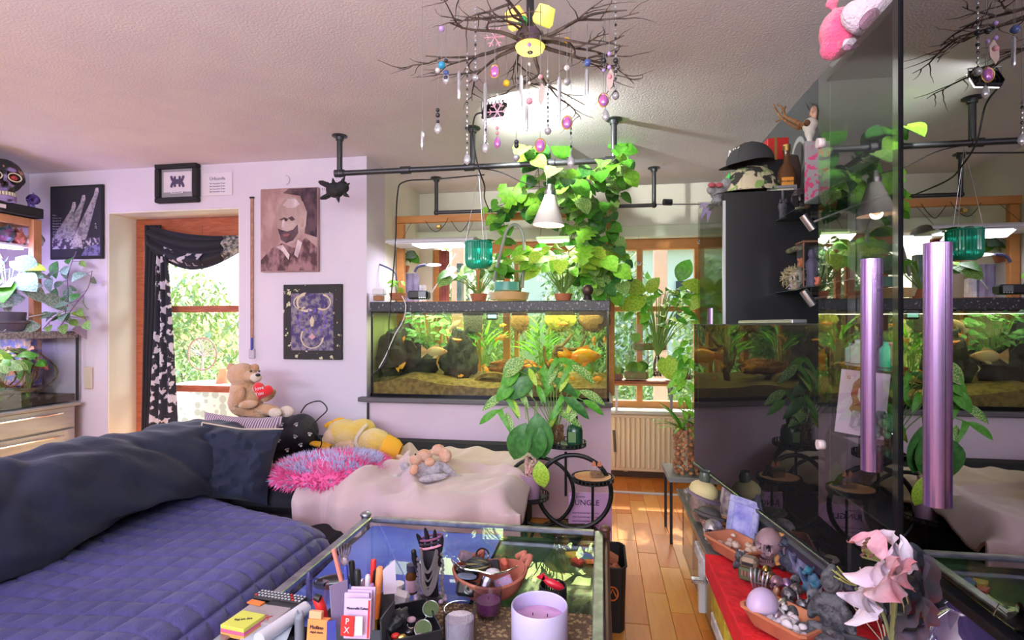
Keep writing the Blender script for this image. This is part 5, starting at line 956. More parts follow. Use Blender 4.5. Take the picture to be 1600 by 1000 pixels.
cardthing('folded_leaflet', 'white leaflet with red outline right of the red card', 'leaflet', 556, 978, .030, .040, 1.135, whp, rz=10)
cardthing('photo_card', 'tall grey lilac card leaning at the left of the card stack', 'card', 531, 945, .045, .10, 1.19, mat('grey_lilac_card', (.30, .24, .40), .6), rz=55)
t, q, r_ = cardthing('orange_packet', 'orange cardboard packet with dark heading at the table front', 'packet', 498, 988, .048, .060, 1.15, mat('packet_orange', (.88, .33, .10), .6), th=.018); text('Mollino', .011, q+r_@Vector((0, -.011, .014)), r_ @ rot(90), ink, t); text('ring & charm', .006, q+r_@Vector((0, -.011, .004)), r_ @ rot(90), ink, t)
MB(q+Vector((-.008, .004, .038)), r_).box((0, 0, 0), (.03, .012, .016), None, .001).build('flap', mat('packet_light', (.85, .45, .25), .6), t)
t, q, r_ = cardthing('dark_booklet', 'dark blue slim booklet right of the orange packet', 'booklet', 518, 990, .020, .055, 1.14, blue_m, rz=30)
t = T('red_knife', 'red handled craft knife with black grip standing behind the orange packet', 'knife', (*P(503, 965, Y=1.19).xy, CZ)); MB().tube([P(508, 975, Y=1.19), P(502, 950, Y=1.19), P(496, 935, Y=1.19), P(492, 931, Y=1.19)], [.010, .012, .012, .007], 10).build('handle', red_m, t); MB().tube([P(500, 936, Y=1.178), P(492, 932, Y=1.178)], [.009, .008], 10).build('grip', black, t); line('blade', steel, t, [P(508, 975, Y=1.19), Vector((*P(509, 985, Y=1.19).xy, CZ+.003))], .004)
cardthing('clear_case', 'clear plastic case standing behind the red knife', 'case', 497, 925, .05, .06, 1.3, pane('plastic_case', (.85, .82, .9), .12), rz=-10, th=.02)
item('paper_roll', 'rolled white paper lying diagonal at the table front', 'paper roll', lambda b: b.tube([on(405, 1000, .47), on(478, 950, .47)], .019, 20), mat('white_roll', (.76, .74, .84), .6))
item('clear_lid_box', 'white paper sheet beneath the paper roll', 'paper', lambda b: b.box(on(420, 985)+Vector((0, 0, .004)), (.12, .16, .003), rot(0, 0, 20)), mat('pale_blue_paper', (.55, .62, .75), .7))
rc = T('remote_control', 'black television remote with rows of grey buttons by the table edge', 'remote control', on(438, 936)); q = on(438, 936, .462); rr_ = rot(0, 0, -6); MB(q, rr_).box((0, 0, 0), (.17, .042, .018), None, .006).build('casing', gloss_black, rc)
rcc = rc.children[0]
bt_ = mat('button_grey', (.55, .55, .58), .5)
for i in range(14):
    for j in range(3): MB(q, rr_).box((-.074+i*.0115, -.013+j*.013, .0105), (.007, .006, .003), None, .001).build('button', bt_ if (i+j) % 11 else red_m, rcc)
item('second_remote', 'plain black remote lying under the button remote', 'remote control', lambda b: b.box(on(450, 953)+Vector((0, 0, .010)), (.13, .035, .016), rot(0, 0, -4), .005), black)
t = T('sticky_notes', 'block of yellow and pink sticky notes at the front left table corner', 'note block', on(380, 990)); q = on(380, 985); 
for i, m in enumerate((mat('note_orange', (.85, .42, .10), .7), mat('note_pink', (.75, .15, .30), .7), mat('note_yellow', (.72, .74, .12), .7))): MB(q+Vector((0, 0, .005+i*.010)), rot(0, 0, -8)).box((0, 0, 0), (.078, .078, .010), None, .001).build('note_pad', m, t)
text('Tag am See', .010, q+Vector((.0, 0, .031)), rot(0, 0, 20), ink, t, 'handwriting')
t = T('red_book', 'grey book with red title letters INDEX under the sticky notes', 'book', on(412, 965)); q = on(408, 966); MB(q+Vector((0, 0, .008)), rot(0, 0, -5)).box((0, 0, 0), (.13, .09, .016), None, .002).build('cover', mat('book_grey', (.42, .36, .38), .6), t); text('INDEX', .030, q+Vector((.0, -.02, .0165)), rot(0, 0, -5), red_m, t, 'title')
item('orange_tab', 'orange tag lying on the grey book', 'tag', lambda b: b.box(on(400, 952)+Vector((0, 0, .0195)), (.05, .02, .005), rot(0, 0, -10), .001), orange_m)
item('glasses_case', 'navy topped black glasses case behind the clear plastic case', 'case', lambda b: b.sph(on(520, 920)+Vector((0, 0, .022)), (.065, .028, .022), rot(0, -6, 10), 20, lambda d: 1), gloss_black)
item('lighter', 'dark purple upright lighter left of the clear case', 'lighter', lambda b: b.lathe([(0, 0), (.009, 0), (.009, .075), (.006, .082), (.004, .088), (0, .088)], on(483, 938), 12), mat('indigo', (.06, .05, .16), .3))
item('white_tube', 'white plastic pill tube leaning behind the black tray', 'tube', lambda b: b.box(on(655, 948)+Vector((-.06, -.02, .03)), (.07, .03, .05), rot(0, 15, 10), .01), white_p)
q = P(468, 966, Y=1.2); t = T('cat_figurine', 'tiny grey cat eared figurine left of the orange packet', 'figurine', (q.x, q.y, CZ)); cg = mat('cat_grey', (.22, .24, .30), .5); MB().cyl((q.x, q.y, CZ), .011, q.z-CZ, 12).build('body', cg, t); MB().sph(q, (.012, .01, .012)).build('head', cg, t)
for s_ in (-1, 1): MB().lathe([(.006, 0), (0, .012)], q+Vector((s_*.006, 0, .009)), 6).build('ear', cg, t)
item('pink_cube', 'pale pink cube jar at the table front left of the orange packet', 'jar', lambda b: b.box((*P(477, 988, Y=1.16).xy, CZ+.028), (.026, .026, .055), None, .003), mat('pale_pink2', (.80, .45, .55), .5))
item('red_reel', 'red tape reel at the front beside the paper roll', 'tape', lambda b: b.lathe([(.010, -.008), (.022, -.008), (.022, .008), (.010, .008), (.010, -.008)], (*P(450, 988, Y=1.16).xy, CZ+.023), 22, rot(90, 0, 30)), red_m)
item('score_ticket', 'lined white ticket with a blue stamp standing right of the orange pen', 'ticket', lambda b: b.poly([(-.012, -.04), (.02, -.04), (.016, .045), (-.014, .02)], .002, P(607, 903, Y=1.30), rot(0, 0, 20)), mat('ticket', (.66, .58, .74), .7, c2=(.30, .22, .36), tex='stripe', sc=60, lo=.7, hi=.8, stretch=(0, 0, 1)))
# black tray with glasses and rings
tr = T('black_tray', 'black angled tray holding sunglasses and rings on the coffee table', 'tray', on(640, 985)); q = P(640, 985, Z=.47); q.z = CZ; rr_ = rot(0, 0, 32)
MB(q, rr_).box((0, 0, .004), (.13, .17, .006)).build('base', black, tr)
for dx, dy, sx, sy in ((-.065, 0, .004, .17), (.065, 0, .004, .17), (0, .085, .13, .004), (0, -.085, .13, .004)): MB(q, rr_).box((dx, dy, .028), (sx, sy, .05), None, .001).build('side_panel', black, tr)
sg = T('sunglasses', 'pair of round green mirrored sunglasses in the black tray', 'sunglasses', P(670, 955, Z=.50))
for x, y in ((673, 951), (661, 982)): p_ = P(x, y, Z=.505); MB(p_, rot(-50, 0, 20)).lathe([(0, .002), (.020, .002), (.020, 0)], (0, 0, 0), 24, rot(90)).build('lens', mat('green_mirror', (.10, .16, .08), .08, .9), sg); MB(p_, rot(-50, 0, 20)).tube([Vector((.021*math.cos(a), 0, .021*math.sin(a))) for a in [k*2*PI/24 for k in range(25)]], .0018, 6).build('frame', steel, sg)
line('bridge', steel, sg, bez([P(668, 962, Z=.51), P(663, 968, Z=.515), P(663, 973, Z=.51)], 4), .0015, 5)
t = T('leather_pouch', 'crumpled black leather pouch in the left of the tray', 'pouch', P(615, 960, Z=.47)); pc = P(614, 974, Z=.50); MB(pc, rot(0, -35, 20)).sph((0, 0, 0), (.045, .03, .022), None, 22, lambda d: 1+.35*noise.noise(d*2.2)).build('pouch_body', mat('black_leather', (.02, .02, .025), .35, bump=.8, bs=30), t)
for i, (x, y, m, lab) in enumerate([(643, 970, mat('rose_quartz', (.72, .42, .50), .3), 'large rose quartz ring beside the green sunglasses'), (640, 990, chrome, 'oval silver framed ring with dark stone in the tray'), (655, 997, mat('mauve_stone', (.5, .3, .5), .3), 'mauve stone ring at the tray front'), (628, 998, brass, 'small brass ring at the tray front'), (618, 996, red_m, 'small red bead ring at the tray front edge'), (596, 975, brass, 'brass trinket beside the leather pouch')]):
    p_ = P(x, y, Z=.49); t = T('ring', lab, 'ring', p_); MB(p_, rot(-30, 0, 20)).tube([Vector((.012*math.cos(a), 0, .010*math.sin(a)-.008)) for a in [k*2*PI/16 for k in range(17)]], .0022, 6).build('band', chrome if m != brass else brass, t); MB(p_, rot(-30, 0, 20)).sph((0, -.002, .003), (.012, .006, .008)).build('stone', m if m != chrome else gloss_black, t)
t = T('steel_cup', 'small steel topped black jar behind the leather pouch', 'jar', on(620, 940)); q = on(621, 944); MB().cyl(q, .019, .05, 20).build('jar_body', black, t); MB().cyl(q+Vector((0, 0, .05)), .020, .012, 20).build('lid', white_p, t)
item('purple_crystal', 'pale pink crystal point leaning beside the steel topped jar', 'crystal', lambda b: b.lathe([(.012, 0), (.015, .04), (.010, .06), (0, .068)], on(604, 955), 6, rot(0, 10, 0)), mat('pale_crystal', (.74, .60, .66), .2))
# ================================================================ right side: cabinets with mirror doors
FX = .575                                        # plane of the door fronts
mirror = pane('smoked_mirror', (.05, .05, .06), .34); mirror_clear = pane('smoked_glass', (.82, .83, .83), .10)
cb_m = mat('cabinet_black', (.014, .014, .017), .35)
vc = T('wall_vitrine', 'black wall cabinet with tall smoked mirror doors and lilac bar handles', 'cabinet', (.78, 1.12, .84))
y0, y1, ym = .55, 1.559, 1.170
zb, zt = .845, 1.945
MB().box((.80, (y0+y1)/2, zb), (.43, y1-y0-.01, .03), None, .002).build('bottom_board', cb_m, vc); MB().box((.80, (y0+y1)/2, zt-.012), (.43, y1-y0-.01, .02), None, .002).build('top_board', cb_m, vc)
MB().box((1.010, (y0+y1)/2, (zb+zt)/2), (.012, y1-y0-.02, zt-zb-.04)).build('back_board', mat('cabinet_back', (.10, .10, .11), .5), vc)
MB().box((.80, ym-.02, (zb+zt)/2), (.41, .018, zt-zb-.05)).build('divider', cb_m, vc); MB().box((.80, y0+.01, (zb+zt)/2), (.41, .018, zt-zb-.05)).build('side_board', cb_m, vc)
MB().box((.80, y1-.006, (zb+zt)/2), (.41, .006, zt-zb-.05)).build('side_glass', clear, vc)
MB().box((FX-.004, (y0+ym)/2-.012, (zb+zt)/2+.008), (.006, ym-y0-.026, zt-zb)).build('door', mirror, vc); vd_ = vc.children[-1]
MB().box((FX-.004, (y1+ym)/2+.004, (zb+zt)/2-.035), (.006, y1-ym-.012, zt-zb+.07)).build('glass_door', mirror_clear, vc); vg_ = vc.children[-1]
MB().box((FX-.002, ym, (zb+zt)/2), (.014, .020, zt-zb+.01)).build('door_post', gloss_black, vc)
MB().box((FX-.002, (y0+ym)/2, zb-.012), (.02, ym-y0, .016)).build('light_strip', gloss_black, vc)
for z in (1.0, 1.18, 1.50): MB().box((.79, (y1+ym)/2, z), (.40, y1-ym-.04, .006)).build('glass_shelf', clear, vc)
lh = mat('lilac_metal', (.36, .22, .44), .25, .9)
def handle(y, z0, z1, r_):
    pts = [(FX-.010-.018*math.cos(a), y+r_*math.sin(a)) for a in [(-90+i*12)*PI/180 for i in range(16)]]; 
    b = MB(); b.grid(lambda u, v: Vector((pts[int(u*15)][0], pts[int(u*15)][1], z0+(z1-z0)*v)), 15, 1); b.box((FX-.009, y, (z0+z1)/2), (.006, r_*1.9, z1-z0)); return b
hp_ = P(1460, 380, X=FX-.012); hq = P(1460, 790, X=FX-.012); handle(hp_.y, hq.z, hp_.z, .017).build('bar_handle', lh, vd_)
hp_ = P(1358, 405, X=FX-.012); hq = P(1358, 735, X=FX-.012); handle(hp_.y, hq.z, hp_.z, .017).build('bar_handle', lh, vg_)
light('vitrine_fill', 'POINT', (.66, 1.24, 1.40), 2.2, (.92, .85, 1), rad=.012)  # added fill so the cabinet contents show through the glass
light('vitrine_fill_low', 'POINT', (.66, 1.22, .95), .7, (.92, .85, 1), rad=.012)  # weaker added fill low in the cabinet
for z in (1.76, .965): MB().lathe([(0, 0), (.012, 0), (.013, .004), (.013, .018), (0, .018)], (FX+.004, y1-.012, z), 18, rot(0, -90, 0)).build('hinge_button', mat('pale_button', (.70, .60, .62), .3), vg_)
# things inside the glass door
pc = T('portrait_card', 'lilac card drawn with a red haired woman over a skull, behind the glass door', 'card', P(1348, 690, X=.64)); q = P(1347, 632, X=.64); q.z = 1.085; hh = PX(q, 1); rr_ = rot(0, 6, 90) 
rr_ = rot(0, 0, -34) @ rot(-8, 4, 0)
cw, chh = .105, .160
MB(q, rr_).box((0, 0, 0), (cw, .003, chh)).build('card_face', mat('card_lilac', (.74, .58, .74), .6), pc)
hair = mat('hair_red', (.42, .10, .09), .7); fcm = mat('face_pale', (.74, .56, .62), .7); grm = mat('sketch_grey', (.35, .30, .36), .7, c2=(.6, .5, .6), sc=90)
MB(q, rr_).poly([(-.012, .062), (.006, .066), (.022, .05), (.026, .02), (.020, -.005), (.026, -.02), (.014, -.032), (-.014, -.032), (-.026, -.018), (-.020, 0), (-.026, .02), (-.022, .048)], .0012, (0, -.0022, 0)).build('hair', hair, pc)
MB(q, rr_).poly([(-.010, .036), (0, .042), (.010, .036), (.011, .015), (.004, .002), (-.004, .002), (-.011, .015)], .0012, (0, -.0032, 0)).build('face', fcm, pc)
MB(q, rr_).poly([(-.018, -.02), (.018, -.02), (.022, -.06), (.010, -.068), (-.010, -.068), (-.022, -.06)], .0012, (0, -.0036, 0)).build('skull_drawing', grm, pc)
text('G', .012, q+rr_@Vector((-.034, -.004, .06)), rr_ @ rot(90), hair, pc)
for i, (x, y, w_, h_, c_, lab) in enumerate([(1330, 505, .014, .05, (.4, .5, .6), 'slim pale bottle on the middle glass shelf, nearest the door edge'), (1340, 500, .016, .06, (.7, .7, .75), 'white bottle beside the slim pale bottle'), (1366, 490, .016, .07, (.06, .05, .06), 'dark bottle with pink label on the middle shelf'), (1384, 480, .013, .06, (.05, .55, .30), 'green bottle on the middle shelf'), (1386, 515, .030, .05, (.75, .25, .32), 'pink box on the middle shelf behind the handle'), (1372, 520, .016, .05, (.10, .09, .09), 'dark figurine bottle in front of the pink box')]):
    p_ = P(x, y, X=.64); p_.z = 1.18+.004; t = T('perfume_bottle' if i != 4 else 'pink_box', lab, 'bottle' if i != 4 else 'box', p_)
    if i == 4: MB().box(p_+Vector((.03, 0, .03)), (.05, .04, .055), None, .004).build('carton', mat('pinkbox', c_, .5), t)
    else: MB().lathe([(0, 0), (w_, 0), (w_, h_*.7), (w_*.4, h_*.85), (w_*.4, h_)], p_, 14).build('glass_body', mat('btl%d' % i, c_, .2), t); MB().lathe([(w_*.55, h_), (w_*.55, h_*1.4), (0, h_*1.42)], p_, 12).build('cap', black, t)
t = T('glass_beads', 'clear bowl of green glass beads beside the portrait card in the vitrine', 'bowl', (.67, 1.42, 1.003)); MB().lathe([(0, 0), (.04, 0), (.055, .04), (.05, .08), (.048, .08), (.052, .04), (.0, .005)], (.67, 1.42, 1.003), 24).build('bowl', clear, t)
b = MB(); [b.sph((.67+R.uniform(-.035, .035), 1.42+R.uniform(-.035, .035), 1.019+R.random()*.05), .009, None, 8) for _ in range(60)]; b.build('beads', mat('green_bead', (.06, .22, .12), .15), t)['kind'] = 'stuff'
# plush on top of the vitrine
pkp = mat('hot_pink_plush', (.88, .10, .26), .95, c2=(.92, .20, .36), sc=14, bump=1, bs=150, sheen=.5); wp = mat('lilac_white_plush', (.74, .60, .74), .95, bump=.9, bs=150, sheen=.5); mv = mat('mauve_plush', (.30, .16, .24), .9, bump=.9, bs=150)
Yp = 1.50; t = T('pink_plush', 'hot pink and white plush animal crouching on top of the vitrine', 'plush toy', P(1325, 92, Y=Yp))
blob('body', [e(1312, 50, Yp, 30, 36, 30), e(1302, 76, Yp, 20, 18, 18), e(1330, 68, Yp+.03, 26, 20, 20), e(1300, 5, Yp, 10, 8, 10)], pkp, t, .005, .005)
blob('belly', [e(1345, 28, Yp-.06, 32, 24, 22, rot(0, 30, 0)), e(1372, 0, Yp-.08, 30, 26, 20, rot(0, 30, 0)), e(1328, 70, Yp-.07, 13, 11, 8)], wp, t, .005, .004)
blob('paw', [e(1358, 30, Yp-.12, 12, 22, 8, rot(0, 40, 0))], mv, t, .005)
MB().sph(*e(1324, 74, Yp-.13, 7, 5, 3)).build('paw_pad', mv, t)
# second cabinet beyond, open glass door, shelves
c2_ = T('tall_black_cabinet', 'plain black wall cabinet end beyond the glass shelves', 'cabinet', (.77, 3.0, .857)); MB().box((.797, 3.02, 1.385), (.444, .62, 1.05), None, .003).build('cabinet_body', cb_m, c2_)
MB().box((.573, 3.02, 1.385), (.006, .60, 1.04)).build('side_door', gloss_black, c2_)
t = T('open_glass_door', 'clear glass door standing open at the left of the black cabinet', 'door', (.48, 2.76, .87)); MB().box((.515, 2.72, 1.37), (.115, .006, 1.0)).build('glass_pane', pane('door_glass', (.82, .84, .78), .05), t); MB().box((.574, 2.715, 1.37), (.012, .015, 1.0)).build('edge_strip', steel, t); handle(2.74, 1.0, 1.36, .03).build('bar_handle', lh, t)
for o in list(t.children):
    if o.name.startswith('bar_handle'): o.location.x -= .045
for i, z in enumerate((1.765, 1.43)):
    t = T('glass_shelf', ['upper glass shelf above the television', 'lower glass shelf above the television'][i], 'shelf', (.88, 2.13, z)); MB().box((.908, 2.13, z), (.216, 1.14, .008), None, .002).build('shelf_pane', pane('shelf_glass', (.62, .70, .62), .12), t)
    for y in (2.55, 1.72): MB().tube([(1.018, y, z-.012), (.90, y, z-.012)], .008).build('bracket', steel, t)
    q = P([1265, 1265][i], [350, 468][i], Y=1.95); t = T('spot_fitting', ['silver angled spot fitting under the upper glass shelf', 'silver angled spot fitting under the lower glass shelf'][i], 'spot lamp', q); MB().tube([q+Vector((-.02, 0, .03)), q+Vector((.012, 0, -.018))], .014, 14).build('barrel', steel, t); line('stem', steel, t, [q+Vector((.0, 0, .0)), (1.015, q.y, z-.02)], .005)
MB().box((1.0, 2.40, 1.50), (.02, .022, .62)).build('shelf_upright', steel, None, 'aluminium upright strip behind the two glass shelves', 'rail'); 
one('black_wall_panel', 'black panel on the wall behind the glass shelves', 'panel', cb_m, lambda b: b.box((1.016, 2.12, 1.40), (.006, 1.12, .96)))
# television
td = Vector((ST, -CT, 0)); tc_ = P(1085, 503, Y=2.79); tn = Vector((-CT, -ST, 0))
tv = T('flat_television', 'large black glossy television turned slightly from the right wall', 'television', (tc_.x+.1, tc_.y-.6, .59)); rt = Matrix((td, -tn, Vector((0, 0, 1)))).transposed()
cT = Vector((tc_.x, tc_.y, 0))+td*.615+Vector((0, 0, .94))
MB(cT, rt).box((0, .02, 0), (1.23, .04, .69), None, .006).build('casing', black, tv)
MB(cT, rt).box((0, -.002, .008), (1.215, .004, .665)).build('screen', pane('screen_black', (0.0, 0.0, 0.0), .05, body=(.012, .012, .013), bodyw=1), tv)
MB(cT, rt).box((0, -.004, -.338), (1.23, .010, .014), None, .003).build('bottom_bezel', mat('bezel', (.10, .10, .11), .25, .6), tv); MB(cT, rt).box((0, -.0, .342), (1.23, .008, .006)).build('top_bezel', black, tv)
MB(cT, rt).box((0, .09, -.42), (.30, .14, .02), None, .005).build('stand_neck', black, tv); MB(cT, rt).box((0, .09, -.38), (.08, .04, .10)).build('stand_post', black, tv); MB(cT, rt).box((0, .10, -.475), (.5, .2, .015), None, .004).build('stand_base', black, tv)
MB(cT, rt).box((0, .09, -.448), (.06, .04, .05)).build('stand_post', black, tv)
sbz = T('soundbar', 'long dark purple grey soundbar below the television', 'soundbar', (cT.x, cT.y, .52)); MB(cT+Vector((0, 0, -.400)), rt @ rot(12, 0, 0)).box((.28, .055, 0), (.62, .07, .05), None, .01).build('casing', mat('soundbar', (.06, .05, .085), .35), sbz)
for x in (.05, .5): MB(cT+Vector((0, 0, -.455)), rt).box((x, .055, 0), (.03, .05, .06)).build('foot', black, sbz)
t = T('slim_receiver', 'thin silver edged media box lying on the television top', 'media box', P(1215, 500, Y=2.2)); MB(cT+Vector((0, 0, .352)), rt).box((.1, .03, 0), (.42, .05, .014), None, .003).build('casing', mat('silver_edge', (.50, .50, .52), .3, .8), t)
# sideboard with glass top
sb = T('glass_sideboard', 'long low white sideboard with grey glass top under the television', 'sideboard', (.66, 1.7, 0)); SX0 = .375
MB().box(((SX0+.96)/2, 1.62, .441), (.96-SX0, 2.5, .016), None, .003).build('glass_top', pane('grey_top_glass', (.5, .5, .48), .06, body=(.20, .20, .18), bodyw=.75), sb)
MB().box((.70, 1.62, .23), (.50, 2.44, .38)).build('cabinet_body', mat('sideboard_dark', (.05, .045, .045), .4), sb); MB().box((.66, 1.62, .425), (.56, 2.46, .012)).build('top_board', orange_wood, sb)
wfr = mat('white_lacquer', (.75, .72, .70), .3)
for y in (.5, 1.15, 1.80, 2.45): MB().box((.44, y+.3, .22), (.018, .60, .34), None, .003).build('glass_front', pane('front_glass', (.7, .72, .7), .14), sb); MB().box((.43, y+.01, .23), (.03, .03, .38)).build('front_post', wfr, sb)
for y in (.82, 1.47, 2.10): MB().box((.40, y+.3, .20), (.05, .035, .015), None, .002).build('handle', chrome, sb)
MB().box((.70, 1.62, .02), (.5, 2.4, .04)).build('plinth', black, sb)
for i, (y, z, c_) in enumerate([(1.95, .30, (.62, .46, .05)), (1.95, .22, (.78, .74, .76)), (1.80, .12, (.30, .38, .44)), (2.30, .34, (.75, .75, .78))]):
    one('magazine', ['yellow patterned magazine in the sideboard front', 'white framed box in the sideboard front', 'silver blue slatted tray low at the sideboard front', 'bright steel tray at the far sideboard front'][i], ['magazine', 'box', 'tray', 'tray'][i], mat('mag%d' % i, c_, .5, c2=tuple(q*.6 for q in c_), sc=20), lambda b: b.box((.405, y, z), (.03, .22, .05 if i else .09), None, .004))
# red cloth
rdm = mat('red_cloth', (.72, .012, .02), .85, c2=(.62, .01, .02), sc=6, bump=.9, bs=28, bd=.012)
MB().grid(lambda u, v: (lambda x, y, e: Vector((x, y, .4525+.006*abs(noise.noise((x*9, y*9, 0)))+.003*noise.noise((x*30, y*30, 2)) if e <= 0 else .452-e+.003*noise.noise((x*9, y*14, 0)))))(max(SX0-.006, .30+.50*u), .75+1.30*v, (SX0-.006)-(.30+.50*u)), 90, 120).build('red_cloth', rdm, None, 'bright red runner cloth on the sideboard under the figurines', 'cloth')
SZ = .462
def rp(px, py, z=SZ): return P(px, py, Z=z)
def tray(lab, cx, cy, w, d, rz, stones, m, sl):
    c = rp(cx, cy); t = T('terracotta_tray', lab, 'tray', c); r_ = rot(0, 0, rz); b = MB(c, r_)
    def ff(k, z): return [Vector((sx*(w/2*k-(.012 if j else 0)), sy*(d/2*k-(.012 if not j else 0)), z)) for sx, sy, j in ((1, 1, 0), (1, 1, 1), (-1, 1, 1), (-1, 1, 0), (-1, -1, 0), (-1, -1, 1), (1, -1, 1), (1, -1, 0))]
    rings = [ff(.72, .002), ff(.98, .045), ff(1.02, .045), ff(1.02, .052), ff(.94, .052), ff(.68, .010)]; vs = sum(rings, []); n = 8
    b.add(vs, [(i*n+j, i*n+(j+1) % n, (i+1)*n+(j+1) % n, (i+1)*n+j) for i in range(5) for j in range(n)]+[tuple(range(n))[::-1], tuple(range(5*n, 6*n))], False); b.build('tray', terracotta, t)
    for i in range(stones):
        q = c+r_@Vector((R.uniform(-.33, .33)*w, R.uniform(-.33, .33)*d, .018+R.random()*.028)); sz = R.uniform(.008, .015)
        MB(q).sph((0, 0, 0), (sz*1.2, sz, sz*.8), rot(0, 0, R.uniform(0, 180)), 9, lambda d_: 1+.25*noise.noise(d_*1.5+Vector((i, 0, 0)))).build('stone', m, t)
    return c
wst = mat('white_pebble', (.76, .68, .74), .6); tst = mat('tan_pebble', (.62, .44, .36), .7)
tray('terracotta bonsai tray of tan stones at the far end of the red cloth', 1150, 868, .20, .13, -62, 26, tst, '')
tray('terracotta bonsai tray of white pebbles at the near end of the red cloth', 1226, 988, .19, .13, -52, 46, wst, '')
copper = mat('copper_resin', (.50, .26, .18), .5, c2=(.25, .12, .09), sc=25, bump=.7, bs=60); pewter2 = mat('dark_pewter', (.20, .17, .18), .35, .7, c2=(.45, .40, .40), sc=30, bump=.7, bs=70)
def sk(lab, px, py, h, yaw, m, z=SZ, teeth=None, pitch=0):
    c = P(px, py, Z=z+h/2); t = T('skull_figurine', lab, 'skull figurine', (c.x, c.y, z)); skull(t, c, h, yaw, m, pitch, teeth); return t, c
def jar(lab, px, py, r_, h, m, cat='jar'): pass
# far end: jar with cap, hatted figures
t = T('patterned_jar', 'round glass jar with a cream spotted cap at the far sideboard end', 'jar', rp(1101, 812)); q = rp(1101, 812)
MB().lathe([(0, 0), (.045, 0), (.062, .04), (.060, .08), (.05, .10)], q, 24).build('jar_body', mat('jar_brown', (.30, .20, .16), .4, c2=(.14, .09, .08), sc=25, bump=.6, bs=50), t); MB(q+Vector((-.005, 0, .12)), rot(0, 15, 0)).sph((0, 0, 0), (.060, .060, .045)).build('cap_dome', mat('spotted_cream', (.66, .55, .28), .6, c2=(.10, .08, .06), tex='voro', sc=22, lo=.14, hi=.10), t)
MB(q+Vector((-.005, -.0, .10)), rot(0, 20, 0)).lathe([(.04, 0), (.075, -.004), (.07, .004), (.04, .01)], (0, 0, 0), 26).build('brim', mat('brim_purple', (.18, .12, .18), .6), t); MB().lathe([(.02, .155), (.024, .18), (.018, .20), (.022, .205)], q, 16).build('bottle_neck', mat('dark_glass', (.08, .10, .08), .15), t)
t, c = sk('copper skull figurine wearing a dark cap, farthest on the sideboard', 1108, 815, .085, -25, copper); MB(c+Vector((0, 0, .028)), rot(-10, 15, 0)).sph((0, 0, 0), (.048, .052, .030)).lathe([(.03, -.002), (.066, -.006), (.06, .004), (.03, .006)], (0, -.01, 0), 24).build('cap', mat('cap_dark2', (.07, .06, .06), .6), t)
sk('small copper skull figurine left of the capped skull', 1093, 800, .055, -30, copper); sk('silver brown skull figurine with open top facing left', 1114, 828, .085, -48, pewter2, teeth=bone); sk('small orange bone skull figurine between the picture frames', 1131, 820, .065, -35, mat('orange_bone', (.55, .24, .12), .6, c2=(.3, .12, .06), sc=20))
def framed(lab, px, py, w, h, z, m_f, m_p, rz, lean=-12, nm='picture_frame', b_=.012):
    c = P(px, py, Z=z+h/2); t = T(nm, lab, 'picture frame', (c.x, c.y, z)); r_ = rot(0, 0, rz) @ rot(lean, 0, 0)
    for dx, dz, sx, sz in ((0, h/2-b_/2, w, b_), (0, -h/2+b_/2, w, b_), (-w/2+b_/2, 0, b_, h-2*b_), (w/2-b_/2, 0, b_, h-2*b_)): MB(c, r_).box((dx, 0, dz), (sx, .014, sz), None, .003).build('frame_bar', m_f, t)
    MB(c, r_).box((0, .003, 0), (w-2*b_+.002, .004, h-2*b_+.002)).build('picture', m_p, t); return t, c, r_
framed('pale pink framed print behind the small orange skull', 1139, 785, .10, .14, SZ, mat('frame_pink', (.66, .52, .50), .6), mat('print_pink', (.60, .50, .50), .6, c2=(.30, .20, .24), sc=30), -62)
framed('lilac blue crystal glass picture frame beside the red cloth', 1160, 815, .13, .17, SZ, mat('crystal_blue', (.36, .36, .72), .15, trans=.2, c2=(.55, .55, .85), sc=30), mat('blue_picture', (.20, .20, .60), .3, c2=(.62, .62, .90), sc=14, lo=.35, hi=.65), -52, b_=.024)
t, c, r_ = framed('orange hexagonal edged frame behind the dark dragon figurine', 1228, 862, .07, .11, SZ, mat('frame_orange', (.80, .38, .12), .5), mat('orange_picture', (.35, .18, .25), .5, c2=(.7, .3, .12), sc=25), -50)
one('green_bottle', 'green glass bottle lying behind the mauve skull', 'bottle', mat('green_glass', (.02, .22, .07), .1, trans=.4), lambda b: b.lathe([(0, 0), (.022, 0), (.022, .10), (.010, .13), (.010, .16)], rp(1205, 850)+Vector((.05, .02, 0)), 16))
